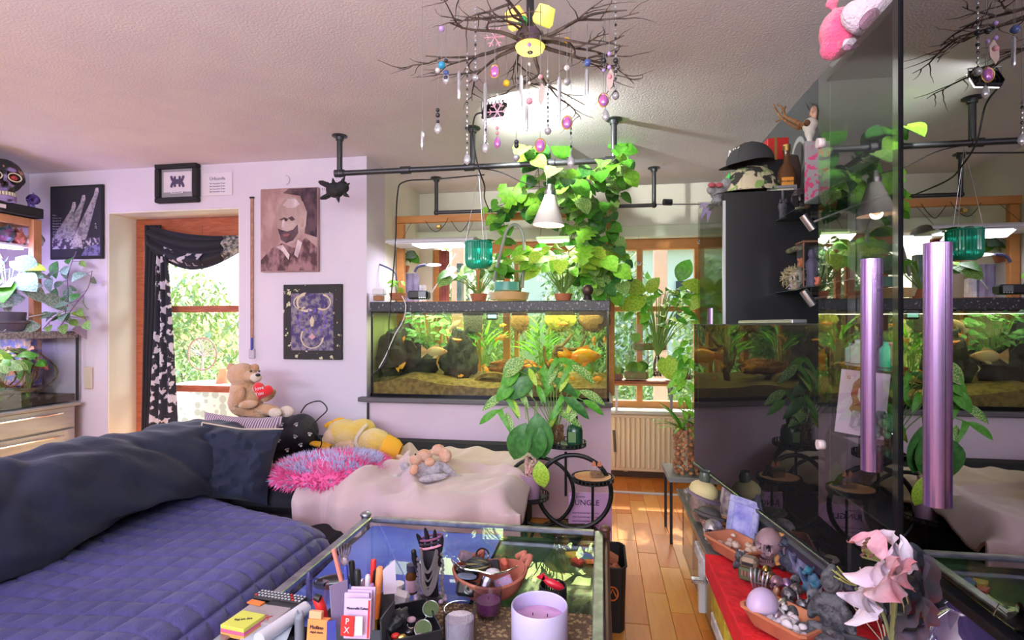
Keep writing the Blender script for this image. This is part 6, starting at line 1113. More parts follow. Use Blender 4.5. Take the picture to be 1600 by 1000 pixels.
# seated / standing figurines
def figure(lab, px, py, h, m, yaw=-30, kind='sit', nm='figurine', z=SZ):
    c = P(px, py, Z=z); t = T(nm, lab, 'figurine', c); r_ = rot(0, 0, yaw); s = h
    def E(x, y, zz, a, b_, c_, rr=None): return (c+r_@Vector((x*s, y*s, zz*s)), (a*s, b_*s, c_*s), r_ @ (rr or rot()))
    if kind == 'sit': L = [E(0, 0, .12, .34, .24, .12), E(-.2, -.14, .14, .2, .12, .09, rot(0, 0, 20)), E(.2, -.14, .14, .2, .12, .09, rot(0, 0, -20)), E(0, .04, .42, .19, .13, .28), E(-.2, -.02, .42, .07, .08, .2, rot(0, 20, 0)), E(.2, -.02, .42, .07, .08, .2, rot(0, -20, 0)), E(-.09, -.16, .26, .14, .06, .05), E(.09, -.16, .26, .14, .06, .05)]
    elif kind == 'dragon': L = [E(0, 0, .2, .25, .2, .2), E(.05, .05, .45, .17, .15, .25), E(-.05, -.05, .75, .13, .16, .12), E(-.1, -.2, .72, .08, .12, .06), E(.28, .1, .5, .06, .2, .35, rot(0, 25, 0)), E(-.25, .1, .45, .06, .2, .3, rot(0, -25, 0)), E(.2, -.2, .08, .2, .1, .07)]
    elif kind == 'crouch': L = [E(0, 0, .25, .3, .26, .25), E(0, -.1, .6, .24, .22, .24), E(-.18, -.2, .2, .1, .14, .18), E(.18, -.2, .2, .1, .14, .18)]
    else: L = [E(0, 0, .06, .22, .2, .06), E(0, 0, .3, .17, .13, .27), E(0, 0, .6, .14, .11, .18), E(-.16, -.04, .5, .05, .06, .18, rot(0, 18, 0)), E(.16, -.04, .5, .05, .06, .18, rot(0, -18, 0))]
    blob('body', L, m, t, max(.0022, h*.016), h*.018 if h < .15 else .0018)
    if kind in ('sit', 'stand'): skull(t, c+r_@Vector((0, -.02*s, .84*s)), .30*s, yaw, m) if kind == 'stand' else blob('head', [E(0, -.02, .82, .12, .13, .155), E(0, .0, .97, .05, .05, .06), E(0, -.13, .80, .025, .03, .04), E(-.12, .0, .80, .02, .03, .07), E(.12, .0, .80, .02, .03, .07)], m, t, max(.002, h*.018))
    if kind == 'crouch':
        for s_ in (-1, 1): MB(c+r_@Vector((s_*.15*s, -.05*s, .78*s)), r_ @ rot(0, s_*15, 0)).lathe([(.07*s, 0), (0, .2*s)], (0, 0, 0), 7).build('ear', m, t); MB().sph(c+r_@Vector((s_*.09*s, -.31*s, .64*s)), .035*s, None, 8).build('eye', gloss_black, t)
    if kind == 'dragon':
        for s_ in (-1, 1): MB(c+r_@Vector((s_*.06*s, .02*s, .82*s)), r_ @ rot(30, s_*20, 0)).lathe([(.03*s, 0), (0, .18*s)], (0, 0, 0), 6).build('horn', m, t)
    return t
stone_m = mat('grey_stone', (.09, .09, .11), .75, c2=(.24, .24, .28), sc=24, bump=.8, bs=60)
figure('large dark stone seated figure with bowed head by the lily', 1300, 1010, .205, mat('statue_stone', (.05, .05, .06), .7, c2=(.13, .13, .15), sc=40, bump=1, bs=80), -48, 'sit', 'buddha_statue')
figure('grey skeleton figure with long face beside the crystal frame', 1174, 848, .11, silver_fig, -40, 'stand'); figure('black elephant like figure in front of the far terracotta tray', 1158, 890, .075, dark_fig, -40, 'crouch'); figure('black squatting figure right of the far terracotta tray', 1188, 872, .09, dark_fig, -40, 'crouch')
sk('large smooth mauve skull behind the black squatting figure', 1203, 852, .12, -40, mat('mauve_skull', (.36, .22, .25), .45, c2=(.28, .16, .18), sc=8))
figure('dark blue dragon figurine in front of the orange frame', 1232, 890, .12, mat('slate_dragon', (.06, .065, .10), .5, bump=.6, bs=60), -40, 'dragon'); figure('lilac grey gargoyle figurine behind the metal heads', 1250, 900, .10, mat('lilac_gargoyle', (.26, .25, .42), .5, c2=(.12, .11, .2), sc=25, bump=.6, bs=60), -40, 'dragon')
figure('blue and teal winged figurine left of the stone seated figure', 1267, 930, .10, mat('teal_figure', (.05, .20, .30), .4, c2=(.14, .14, .28), sc=16), -40, 'dragon'); figure('grey lion faced figure beside the white pebble tray', 1275, 960, .09, stone_m, -40, 'crouch'); figure('small pewter gargoyle right of the white pebble tray', 1255, 968, .07, silver_fig, -40, 'crouch')
item('teal_egg', 'teal egg ornament on the red cloth before the mauve skull', 'ornament', lambda b: b.sph(rp(1211, 880)+Vector((0, 0, .022)), (.018, .016, .024)), mat('teal_ceramic', (.05, .32, .32), .3))
rb = T('robot_head', 'square metal robot head figurine with green lower jaw on the red cloth', 'figurine', rp(1171, 905)); q = rp(1171, 905); r_ = rot(0, 0, -30)
MB(q, r_).box((0, 0, .02), (.058, .05, .04), None, .006).build('jaw', mat('army_green', (.12, .15, .08), .4, .4), rb); MB(q, r_).box((0, 0, .056), (.052, .046, .034), None, .010).build('head', mat('dull_brass', (.42, .32, .24), .4, .6), rb); MB(q, r_).box((0, -.024, .056), (.034, .004, .010)).build('visor', black, rb)
for i in range(4): MB(q, r_).box((-.015+i*.01, -.026, .026), (.005, .004, .016)).build('grille_bar', steel, rb)
rh = T('ribcage_hand', 'small skeletal rib cage ornament upright in the middle of the red cloth', 'ornament', rp(1187, 925)); q = rp(1187, 925)
for i in range(5): x = (i-2)*.010; MB(q, rot(0, 0, -30)).tube(bez([Vector((x*.7, 0, .0)), Vector((x, -.012, .03)), Vector((x*1.2, -.008, .055)), Vector((x*1.25, .004, .065))], 4), .0032, 7).build('rib', mat('pale_metal', (.42, .40, .46), .3, .7), rh)
MB(q, rot(0, 0, -30)).tube([Vector((-.022, -.008, .03)), Vector((0, -.016, .032)), Vector((.022, -.008, .03))], .003, 6).build('cross_bar', dark_fig, rh)
sk('pale lilac opalescent skull beside the near pebble tray', 1191, 948, .10, 130, mat('opal_lilac', (.58, .44, .70), .3, c2=(.70, .50, .66), sc=4))
t = T('horned_figure', 'small black horned mask figure behind the near pebble tray', 'figurine', rp(1180, 975)); q = rp(1180, 972); MB().sph(q+Vector((0, 0, .02)), (.018, .016, .022)).build('head', dark_fig, t)
for s_ in (-1, 1): MB().tube(bez([q+Vector((s_*.008, 0, .03)), q+Vector((s_*.012, 0, .06)), q+Vector((s_*.012+.014, 0, .075))], 5), [.009]*3+[.007]*3+[.004]*4+[.002], 8).build('horn', dark_fig, t)
nmz = [('small brass trinket skull on the red cloth behind the robot head', 1198, 893, .04, brass), ('bronze beaded skull right of the robot head', 1205, 905, .045, mat('old_bronze', (.25, .14, .07), .4, .7)), ('rose metal skull with ridged brow mid cloth', 1213, 912, .05, mat('rose_metal', (.40, .22, .28), .35, .6)), ('violet foil skull beside the rose metal skull', 1229, 915, .045, mat('violet_metal', (.36, .22, .42), .3, .7)),
       ('ornate pewter skull in front of the lilac gargoyle', 1232, 932, .055, silver_fig), ('polished pewter skull near the tray corner', 1226, 950, .055, mat('bright_pewter', (.5, .46, .46), .25, .9)), ('tall pewter animal skull left of the teal winged figurine', 1244, 925, .05, pewter2), ('pewter skull with pink jaw before the polished skull', 1214, 965, .045, mat('pink_pewter', (.50, .36, .44), .3, .6)), ('dark round skull behind the near pebble tray', 1240, 960, .05, dark_fig), ('tiny copper skull at the far edge of the metal heads', 1190, 908, .032, copper), ('grey skull between dragon and gargoyle', 1243, 908, .04, stone_m), ('little brown skull next to the stone seated figure', 1262, 948, .04, pewter2)]
for lab, x, y, h, m in nmz: sk(lab, x, y, h, R.uniform(-60, -10), m)
item('bronze_bullet', 'upright bronze capsule between the opal skull and rose metal skull', 'ornament', lambda b: b.lathe([(0, 0), (.009, 0), (.010, .004), (.010, .030), (.006, .04), (0, .042)], rp(1210, 938), 14, rot(0, 12, 0)), mat('capsule', (.42, .24, .14), .4, .5))
b_ = T('bead_bracelet', 'bracelet of dark metal beads on the red cloth behind the opal skull', 'bracelet', rp(1210, 965))
for i in range(14): a = i*2*PI/14; MB().sph(rp(1213, 952)+Vector((.022*math.cos(a), .022*math.sin(a), .004)), .0045, None, 8).build('bead', [silver_fig, brass][i % 2], b_)
# lily
lp = T('lily_spray', 'artificial pink and white lily spray with dark leaves before the cabinet doors', 'artificial flower', P(1390, 1000, X=.45)); lp_m = mat('lily_pink', (.60, .22, .28), .6, c2=(.70, .50, .58), sc=16, lo=.40, hi=.62, bump=.3, bs=60); lw_m = mat('lily_white', (.74, .62, .78), .6, c2=(.80, .72, .82), sc=10, bump=.3, bs=60)
XL_ = .42
def petal(t, base, tip, w, m, curl=.02, nm='petal'):
    base, tip = Vector(base), Vector(tip); d = tip-base; sd = d.cross(Vector((0.55, -1, .1))).normalized(); nn = sd.cross(d).normalized()
    if nn.y > 0: nn = -nn
    MB().grid(lambda u, v: base+d*v+sd*((u-.5)*2*w*math.sin(PI*min(.97, v*.80+.12))**.9*(1+.05*math.sin(v*22)))+nn*(curl*math.sin(v*PI*.9)-curl*1.2*v*v+.012*(abs(u-.5)*2)**2+.003*math.sin(v*20+u*3)), 8, 16).build(nm, m, t)
cen = P(1378, 878, X=XL_)
for (x, y, dx, w, m) in ((1328, 838, -.03, .028, lp_m), (1330, 905, -.05, .026, lw_m), (1372, 932, -.05, .030, lp_m), (1415, 908, -.02, .024, lp_m), (1418, 852, .02, .027, lw_m), (1385, 832, .03, .026, lw_m)): petal(lp, cen, P(x, y, X=XL_+dx), w*.84, m)
for (x, y) in ((1350, 855), (1352, 848), (1362, 868), (1356, 842), (1348, 866)): q = P(x, y, X=XL_-.05); line('stamen', mat('stamen', (.30, .32, .10), .5), lp, bez([cen, cen.lerp(q, .6)+Vector((-.01, 0, .0)), q], 4), .0016, 5); MB().sph(q, (.0018, .0018, .0045), rot(0, 60, 0), 8).build('anther', mat('anther', (.10, .03, .03), .6), lp)
c2 = P(1338, 920, X=XL_-.03)
for (x, y, dx, w) in ((1338, 975, -.02, .022), (1328, 935, -.05, .022), (1342, 900, .02, .018), (1362, 930, 0, .02)): petal(lp, c2, P(x, y, X=XL_-.03+dx), w*.84, lw_m)
for (x, y) in ((1308, 885), (1306, 893), (1303, 900), (1312, 904), (1300, 890)): q = P(x, y, X=XL_-.06); line('stamen', MATS['stamen'], lp, bez([c2+Vector((0, 0, .005)), c2.lerp(q, .5), q], 4), .0013, 5)
dl = mat('dark_lily_leaf', (.035, .04, .055), .45, c2=(.10, .08, .13), sc=6)
for (x0, y0_, x1, y1_, w) in ((1385, 960, 1425, 905, .024), (1390, 970, 1462, 882, .028), (1392, 985, 1460, 950, .024), (1375, 975, 1345, 930, .024), (1385, 990, 1330, 1000, .022), (1398, 900, 1440, 862, .02), (1388, 1000, 1350, 945, .02)): petal(lp, P(x0, y0_, X=.45), P(x1, y1_, X=.45), w*.8, dl, nm='leaf')
tw = mat('dry_twig', (.42, .36, .26), .7)
line('stem', mat('lily_stem', (.16, .18, .08), .6), lp, bez([P(1392, 1040, X=.45), P(1395, 980, X=.45), P(1398, 920, X=.44), P(1385, 885, X=.43), cen]), .004); line('stem', MATS['lily_stem'], lp, bez([P(1392, 1000, X=.45), P(1375, 950, X=.44), c2]), .003)
for i in range(9): a, b__ = R.uniform(1310, 1420), R.uniform(880, 940); line('twig', tw, lp, bez([P(1390+R.uniform(-8, 8), 1020, X=.46), P((a+1390)/2+R.uniform(-20, 20), 960, X=.46), P(a, b__, X=.44)], 5), .0011, 4)
# purple glass bottle and small glass
pb_m = pane('purple_glass', (.58, .48, .80), .16, body=(.20, .15, .38), bodyw=.35); q = P(1512, 975, X=.72); q.z = .452
pb = T('purple_glass_bottle', 'big bellied purple glass bottle under the mirror cabinet', 'bottle', q); MB().lathe([(a*1.03, z*1.14) for a, z in [(0, 0), (.07, 0), (.085, .02), (.088, .10), (.082, .16), (.060, .205), (.034, .225), (.030, .235), (.030, .33), (.034, .335), (.034, .345), (.028, .345)]], q, 40).build('bottle_glass', pb_m, pb)
MB().lathe([(.014, 0), (.020, .002), (.021, .006), (.014, .008)], q+Vector((-.062, -.048, .185)), 20, rot(55, -35, 0)).build('round_seal', pb_m, pb); MB().lathe([(.032, .262), (.038, .266), (.032, .272)], q, 30).build('neck_ring', pb_m, pb)
q = P(1408, 985, X=.60); q.z = .452; t = T('green_glass_stone', 'cloudy green glass float behind the lily stems', 'ornament', q); MB().sph(q+Vector((0, 0, .06)), (.045, .045, .055)).build('glass_body', mat('cloudy_green', (.34, .38, .20), .2, c2=(.5, .6, .25), sc=6), t)
q = P(1440, 990, X=.64); q.z = .452; one('indigo_glass', 'small indigo glass globe left of the purple bottle', 'glass', pb_m, lambda b: b.lathe([(0, 0), (.02, 0), (.036, .03), (.036, .06), (.02, .085), (.018, .10)], q, 24))
# things on the black cabinet top (z 1.91) -------------------------------------------------
ZT = 1.912; Yc_ = 2.85
def cap(nm, lab, px, py, w, m, yaw, mb_, Yq=Yc_, tilt=0, z=None):
    c = P(px, py, Y=Yq); k = PX(c, w/2); 
    if z is not None: c.z = z
    t = T(nm, lab, 'cap', c); r_ = rot(0, 0, yaw) @ rot(tilt, 0, 0)
    MB(c, r_).grid(lambda u, v: (lambda a, ph: Vector((k*math.cos(a)*math.cos(ph), k*1.08*math.sin(a)*math.cos(ph), k*1.0*math.sin(ph)**.9 if ph > 0 else 0)))(u*2*PI, v*PI/2), 36, 10, True).build('crown', m, t)
    MB(c, r_).grid(lambda u, v: (lambda a, rr2_: Vector((rr2_*math.cos(a)*.95, -rr2_*1.0*abs(math.sin(a))-(.55*k*v*math.sin(u*PI)), .004-.018*v*math.sin(u*PI))))(u*PI, k), 20, 6).build('brim', mb_, t)
    MB(c, r_).sph((0, 0, k*.99), (k*.07, k*.07, k*.04), None, 8).build('top_button', m, t)
    for j in range(3): MB(c, r_).tube([Vector((k*1.005*math.cos(PI*j/3)*math.cos(p_), k*1.085*math.sin(PI*j/3)*math.cos(p_), k*1.0*max(0, math.sin(p_))**.9+.0005)) for p_ in [q*PI/12 for q in range(13)]], k*.012, 5).build('seam', m, t)
    return t, c, r_, k
camo = mat('camo_cloth', (.58, .52, .36), .85, c2=(.04, .04, .035), tex='noise', sc=16, lo=.52, hi=.55, c3=(.24, .42, .12), sc3=24)
t, c, r_, k = cap('camouflage_cap', 'leafy camouflage cap resting on the black cabinet', 1172, 297, 88, camo, -58, mat('tan_brim', (.46, .32, .22), .8, c2=(.58, .48, .38), sc=40), z=ZT+.012)
MB(c, r_).poly([(-.02, -.02), (.02, -.02), (.025, .0), (.01, .0), (.012, .02), (0, .045), (-.012, .02), (-.01, .0), (-.025, 0)], .004, (-.01, -k*.98, .06), rot(-20)).build('green_emblem', mat('emblem_green', (.08, .60, .12), .6), t)
t, c, r_, k = cap('baseball_cap', 'charcoal baseball cap with NY letters on top of the camouflage cap', 1172, 256, 66, mat('charcoal_cloth', (.05, .052, .058), .85, bump=.2, bs=150), -70, mat('charcoal_brim', (.055, .06, .058), .85), tilt=6)
c_ = t.location; text('NY', .05, Vector(c_)+Vector((-.085, -.035, .05)), rot(0, 0, -58) @ rot(78), mat('white_thread', (.8, .8, .8), .7), t, 'embroidery', .003); text('NE', .018, Vector(c_)+Vector((.03, -.088, .022)), rot(0, 0, 10) @ rot(80), MATS['white_thread'], t, 'side_logo', .002)
cap('baseball_cap', 'dark cap standing behind at the left of the camouflage cap', 1133, 298, 42, mat('black_cloth2', (.04, .035, .035), .85), 0, mat('black_cloth2', (.04, .035, .035), .85), Yq=3.15, z=ZT)
gw = T('grey_bat_plush', 'grey plush with red bow and purple wings hanging over the cabinet edge', 'plush toy', P(1125, 305, Y=2.78)); gpl = mat('grey_plush', (.34, .35, .36), .95, c2=(.22, .22, .24), sc=20, bump=1, bs=120)
blob('body', [e(1122, 300, 2.78, 13, 12), e(1135, 288, 2.78, 9, 10), e(1112, 297, 2.76, 8, 7), e(1120, 315, 2.76, 9, 7), e(1108, 325, 2.74, 9, 5, 5, rot(0, -40, 0))], gpl, gw, .005, .006)
for s_, m in ((-1, red_m), (1, red_m)): MB().sph(*e(1118+s_*6, 289, 2.72, 6, 4, 4)).build('bow', mat('dusty_red', (.45, .10, .12), .7), gw)
for q in ([(1110, 318), (1093, 325), (1096, 316)], [(1108, 326), (1094, 345), (1100, 322)], [(1112, 330), (1105, 348), (1104, 328)]): pa = [P(x, y, Y=2.72) for x, y in q]; MB().add([p_+Vector((0, dy, 0)) for dy in (0, .01) for p_ in pa], [(0, 1, 2), (5, 4, 3), (0, 3, 4, 1), (1, 4, 5, 2), (2, 5, 3, 0)], False).build('wing', mat('purple_wing', (.32, .24, .55), .6), gw)
one('red_gift_box', 'red gift box with gold band behind the caps', 'box', mat('gift_red', (.55, .02, .02), .5), lambda b: b.box(P(1212, 236, Y=2.95), (.10, .08, .11), None, .003)); one('gift_band', 'gold band around the red gift box', 'ribbon', brass, lambda b: b.box(P(1208, 236, Y=2.95)+Vector((0, -.001, 0)), (.012, .084, .113)))
one('gift_support', 'dark carton under the red gift box', 'box', cb_m, lambda b: b.box((*P(1212, 236, Y=2.95).xy, (ZT+P(1212, 236, Y=2.95).z-.055)/2), (.10, .08, P(1212, 236, Y=2.95).z-.055-ZT)))
wb = P(1229, 285, Y=2.80); wb.z = ZT; t = T('liquor_bottle', 'amber liquor bottle with orange label beside the caps', 'bottle', wb); am = mat('amber_liquor', (.20, .09, .04), .15, trans=.35, coat=.4)
MB().lathe([(0, 0), (.040, 0), (.045, .01), (.045, .08), (.035, .12), (.016, .15), (.014, .20), (.017, .205), (.017, .215), (0, .215)], wb, 24, None, 1, .7).build('glass_body', am, t); MB(wb+Vector((-.005, -.033, .05))).box((0, 0, 0), (.055, .004, .045), None, .002).build('label', mat('label_orange', (.85, .35, .05), .6), t); text('BOURBON', .012, wb+Vector((-.005, -.036, .052)), rot(90), ink, t, 'label_text'); MB().lathe([(.018, .205), (.018, .235), (0, .237)], wb, 16).build('cap', brass, t)
one('dark_bottle', 'dark brown flat bottle behind the amber liquor bottle', 'bottle', mat('dark_brown', (.09, .06, .05), .3), lambda b: b.lathe([(0, 0), (.04, 0), (.045, .15), (.03, .21), (0, .22)], (wb.x+.055, wb.y+.10, ZT), 20, None, 1, .6))
# roe deer skull on the wall
dr = T('deer_skull', 'small white deer skull with brown antlers mounted on the swirl wall', 'skull trophy', P(1255, 235, X=.98)); c = P(1266, 196, X=.955); pl_ = P(1268, 186, X=1.0)
MB(pl_+Vector((.008, 0, .02)), rot(0, 0, 0)).sph((0, 0, 0), (.014, .04, .042)).build('wall_plaque', mat('plaque_pink', (.55, .30, .22), .6), dr)
wb_ = mat('white_bone', (.78, .74, .68), .6, c2=(.60, .50, .40), sc=12, bump=.3, bs=50)
blob('skull', [(c, (.034, .040, .036)), (c+Vector((-.006, -.014, -.03)), (.024, .024, .045)), (c+Vector((-.012, -.028, -.068)), (.013, .013, .040))], wb_, dr, .004)
for s_ in (-1, 1): MB().sph(c+Vector((-.024, s_*.024-.006, .002)), (.014, .014, .015)).build('eye_socket', mat('socket_brown', (.16, .07, .03), .9), dr)
am_ = mat('antler', (.34, .17, .07), .6, c2=(.20, .09, .04), sc=30, bump=.8, bs=60)
for (pts) in ([(1248, 200), (1232, 192), (1218, 180), (1208, 162)], [(1252, 195), (1240, 188), (1228, 182), (1222, 168), (1214, 164)]):
    P_ = bez([P(a, b__, X=.86) for a, b__ in pts], 4); MB().tube(P_, [.011-.0085*i/(len(P_)-1) for i in range(len(P_))], 8).build('antler', am_, dr)
line('antler_tine', am_, dr, [P(1226, 184, X=.86), P(1213, 190, X=.85)], .004); line('antler_tine', am_, dr, [P(1222, 176, X=.86), P(1228, 166, X=.85)], .004)
# shelf things
def shp(px, py, z, X=.87): 
    p_ = P(px, py, X=X); p_.z = z; return p_
z1_, z2_ = 1.770, 1.435
def wframe(lab, px, py, w, h, z, mf, mp, X=.87, rz=0, bb=.014):
    c = P(px, py, X=X); c.z = z+h/2; t = T('picture_frame', lab, 'picture frame', (c.x, c.y, z)); r_ = rot(0, 0, rz) @ rot(-6, 0, 0)
    for dx, dz, sx, sz in ((0, h/2-bb/2, w, bb), (0, -h/2+bb/2, w, bb), (-w/2+bb/2, 0, bb, h-2*bb), (w/2-bb/2, 0, bb, h-2*bb)): MB(c, r_).box((dx, 0, dz), (sx, .014, sz), None, .002).build('frame_bar', mf, t)
    MB(c, r_).box((0, .003, 0), (w-2*bb, .004, h-2*bb)).build('picture', mp, t)
wframe('grey frame with a pale picture standing on the upper glass shelf', 1222, 310, .13, .17, z1_, mat('frame_grey', (.22, .23, .25), .4), mat('print_cream', (.62, .60, .45), .7, c2=(.45, .42, .36), sc=8), X=.84, rz=-8)
wframe('lilac grey frame with bright print on the lower glass shelf', 1228, 425, .16, .13, z2_, mat('frame_lilac', (.36, .34, .46), .3), mat('print_bright', (.66, .66, .82), .7, c2=(.40, .42, .72), sc=16), X=.87, rz=-6)
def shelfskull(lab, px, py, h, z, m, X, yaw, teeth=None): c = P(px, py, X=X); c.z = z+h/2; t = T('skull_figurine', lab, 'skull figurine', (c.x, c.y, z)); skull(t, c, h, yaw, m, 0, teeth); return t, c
bk = mat('black_skull', (.03, .025, .03), .3, c2=(.16, .13, .11), sc=20, lo=.6, hi=.66)
t, c = shelfskull('black ornamented skull on the upper glass shelf', 1252, 290, .115, z1_, bk, .87, -25, bone)
t = T('black_hand_ornament', 'black pointing hand ornament left of the black skull', 'ornament', shp(1223, 330, z1_, .83)); q = shp(1223, 330, z1_, .83); MB().lathe([(0, 0), (.018, 0), (.016, .03), (.022, .06), (.018, .08), (0, .085)], q, 16, None, 1, .6).build('palm', dark_fig, t); line('index_finger', dark_fig, t, [q+Vector((0, 0, .075)), q+Vector((0, 0, .135))], .006)
for x in (-.012, .010): line('folded_finger', dark_fig, t, [q+Vector((x, 0, .07)), q+Vector((x, -.012, .09)), q+Vector((x, -.018, .075))], .006)
t, c = shelfskull('bone skull wrapped in dried moss and roots on the lower glass shelf', 1245, 435, .10, z2_, bone, .87, -30, bone)
b = MB(c); [b.tube([v_*.052, v_*.060+rv(.012), v_*.058+rv(.02)], .0018, 4, False) for v_ in [Vector((R.uniform(-1, .3), R.uniform(-.6, 1), R.uniform(-.2, 1))).normalized() for _ in range(120)]]; b.build('moss_strands', mat('dry_moss', (.52, .46, .26), .9), t)['kind'] = 'stuff'
t, c = shelfskull('small copper crowned demon head at the lower shelf end', 1207, 442, .055, z2_, copper, .83, -20)
for a in range(5): MB(c+Vector((.018*math.cos(a*1.25), .018*math.sin(a*1.25), .022))).lathe([(.006, 0), (0, .018)], (0, 0, 0), 6).build('spike', copper, t)
gc_ = T('figure_case', 'tall glass case with a dark standing figure on the lower shelf', 'display case', shp(1268, 445, z2_, .88)); q = shp(1268, 445, z2_, .88); shell(gc_, q.x-.045, q.x+.045, q.y-.04, q.y+.04, z2_+.003, z2_+.19, clear, .003); MB().box(q+Vector((0, 0, .195)), (.10, .09, .008), None, .001).build('lid', mat('case_wood', (.28, .14, .08), .5), gc_)
for sx in (-1, 1): MB().box(q+Vector((sx*.045, -.04, .1)), (.004, .004, .19)).build('corner_edge', mat('case_wood', (.28, .14, .08), .5), gc_)
MB().lathe([(0, .005), (.022, .005), (.018, .06), (.024, .11), (.010, .13), (.014, .145), (.010, .165), (0, .168)], q, 14).build('standing_figure', mat('violet_grey', (.14, .12, .22), .5), gc_)
for i, (x, y, m, lab) in enumerate([(1251, 408, orange_m, 'small red orange figurine above the moss skull'), (1278, 430, mat('coral', (.72, .18, .12), .5), 'red coral figurine at the lower shelf near end'), (1262, 322, copper, 'tiny copper skull heap before the black skull'), (1235, 455, silver_fig, 'tiny silver beads figure at the lower shelf edge')]):
    Xq = .86; q = P(x, y, X=Xq); z_ = z2_ if i != 2 else z1_
    if i == 0: q.z = z2_+.098
    else: q.z = z_
    t = T('figurine', lab, 'figurine', q); blob('body', [(q+Vector((0, 0, .012)), (.014, .012, .012)), (q+Vector((.003, 0, .028)), (.010, .009, .014)), (q+Vector((-.006, 0, .03)), (.006, .006, .012), rot(0, -30, 0))], m, t, .002, .003)
q0, q1 = P(1216, 400, X=.86), P(1250, 386, X=.86)
t = T('patterned_roll', 'patterned rolled cloth resting on the lilac frame and glass case', 'roll', q0); MB().tube([q0, q1], .013, 16).build('roll', mat('roll_pattern', (.40, .34, .16), .8, c2=(.10, .16, .10), sc=50), t); MB().sph(q0, .014).build('blue_end', mat('slate', (.20, .22, .34), .5), t)
one('tall_print', 'narrow print with pink lettering standing against the vitrine', 'print', mat('pink_print', (.40, .38, .40), .7, c2=(.72, .10, .25), sc=40, lo=.55, hi=.58), lambda b: b.box(shp(1277, 290, z1_+.14, .88)+Vector((0, 0, 0)), (.10, .008, .26), rot(0, 0, 8)))
# white moss/fluff at upper shelf end
t = T('dried_flowers', 'pale dried flower sprig at the far end of the upper shelf', 'dried flowers', shp(1203, 345, z1_, .83)); b = MB(); q = shp(1205, 345, z1_, .83)
for i in range(14): a = q+rv(.03); a.z = z1_+.005; b.tube([a, a+Vector((R.uniform(-.02, .02), R.uniform(-.02, .02), .03))], .0014, 4, False).sph(a+Vector((0, 0, .03)), .004, None, 6)
b.build('sprig', mat('pale_sprig', (.62, .60, .40), .8), t)
# ================================================================ left side: drawer unit, terrarium, shelf
dc = T('steel_drawer_unit', 'brushed steel drawer unit below the left terrarium', 'drawer unit', (-4.14, 2.75, 0)); st_m = mat('brushed_steel', (.38, .39, .38), .38, .8, c2=(.42, .43, .42), sc=4, stretch=(1, 1, 6)); DXF = -3.90
MB().box((-4.155, 2.75, .34), (.49, 1.50, .68)).build('cabinet_body', st_m, dc); MB().box((-4.14, 2.75, .69), (.54, 1.54, .025), None, .004).build('worktop', mat('grey_top', (.30, .30, .28), .4), dc)
for j in range(4):
    for k_, yc in enumerate((2.385, 3.125)):
        z = .60-j*.165; MB().box((DXF, yc, z), (.02, .725, .155), None, .004).build('drawer', st_m, dc); dr_ = dc.children[-1]
        MB().tube([(DXF+.035, yc-.25, z+.04), (DXF+.035, yc+.25, z+.04)], .006, 8).build('handle', chrome, dr_)
        for s_ in (-1, 1): MB().tube([(DXF+.01, yc+s_*.22, z+.04), (DXF+.035, yc+s_*.22, z+.04)], .005, 6).build('handle_post', chrome, dr_)
tq = T('left_terrarium', 'planted glass terrarium with grey speckled rim on the steel drawer unit', 'terrarium', (-4.14, 2.8, .705)); x0, x1, y0, y1, z0, z1 = -4.38, -3.93, 2.1, 3.54, .708, 1.235
shell(tq, x0, x1, y0, y1, z0, z1-.05, clear, .006)
gsp = mat('grey_speckle', (.16, .15, .17), .6, c2=(.32, .31, .34), sc=60)
for a, s_ in (((x0, (y0+y1)/2, z1-.025), (.02, y1-y0, .05)), ((x1, (y0+y1)/2, z1-.025), (.02, y1-y0, .05)), (((x0+x1)/2, y0, z1-.025), (x1-x0, .02, .05)), (((x0+x1)/2, y1, z1-.025), (x1-x0, .02, .05))): MB().box(a, s_, None, .003).build('rim', gsp, tq)
MB().box((x1, y1, (z0+z1)/2), (.014, .014, z1-z0)).build('corner_edge', black, tq); MB().box((x1+.002, 2.85, (z0+z1)/2-.03), (.010, .022, z1-z0-.06)).build('door_rail', mat('cream_rail', (.70, .64, .46), .4), tq)
MB().box(((x0+x1)/2, (y0+y1)/2, z0+.03), (x1-x0-.02, y1-y0-.02, .05)).build('substrate', soil, tq); MB().box(((x0+x1)/2-.1, 3.38, 1.02), (.3, .12, .40), None, .02).build('filter_block', mat('filter_blue', (.08, .09, .35), .5, c2=(.45, .25, .22), sc=20), tq)
MB().box((x0+.012, (y0+y1)/2, .95), (.01, y1-y0-.04, .4)).build('back_panel', mat('terr_back', (.55, .55, .42), .8, c2=(.30, .34, .20), sc=12), tq)
for i in range(7): a = R.uniform(2.5, 3.4); MB().tube(bez([Vector((x1-.1-R.random()*.2, a, z0+.05)), Vector((x1-.12, a+.1, z0+.22)), Vector((x1-.1, a-.12, z0+.42))], 5), .006, 6).build('climbing_branch', wood, tq)
MB().tube([Vector((x1-.06, 3.12+.09*math.cos(a), .99+.13*math.sin(a))) for a in [k_*2*PI/26 for k_ in range(27)]], .006, 8).build('wicker_ring', mat('wicker', (.26, .17, .10), .8), tq)
MB().tube([(x1-.1, 2.3, z0+.10), (x1-.08, 3.3, z0+.11)], .016, 8).build('log', wood, tq)
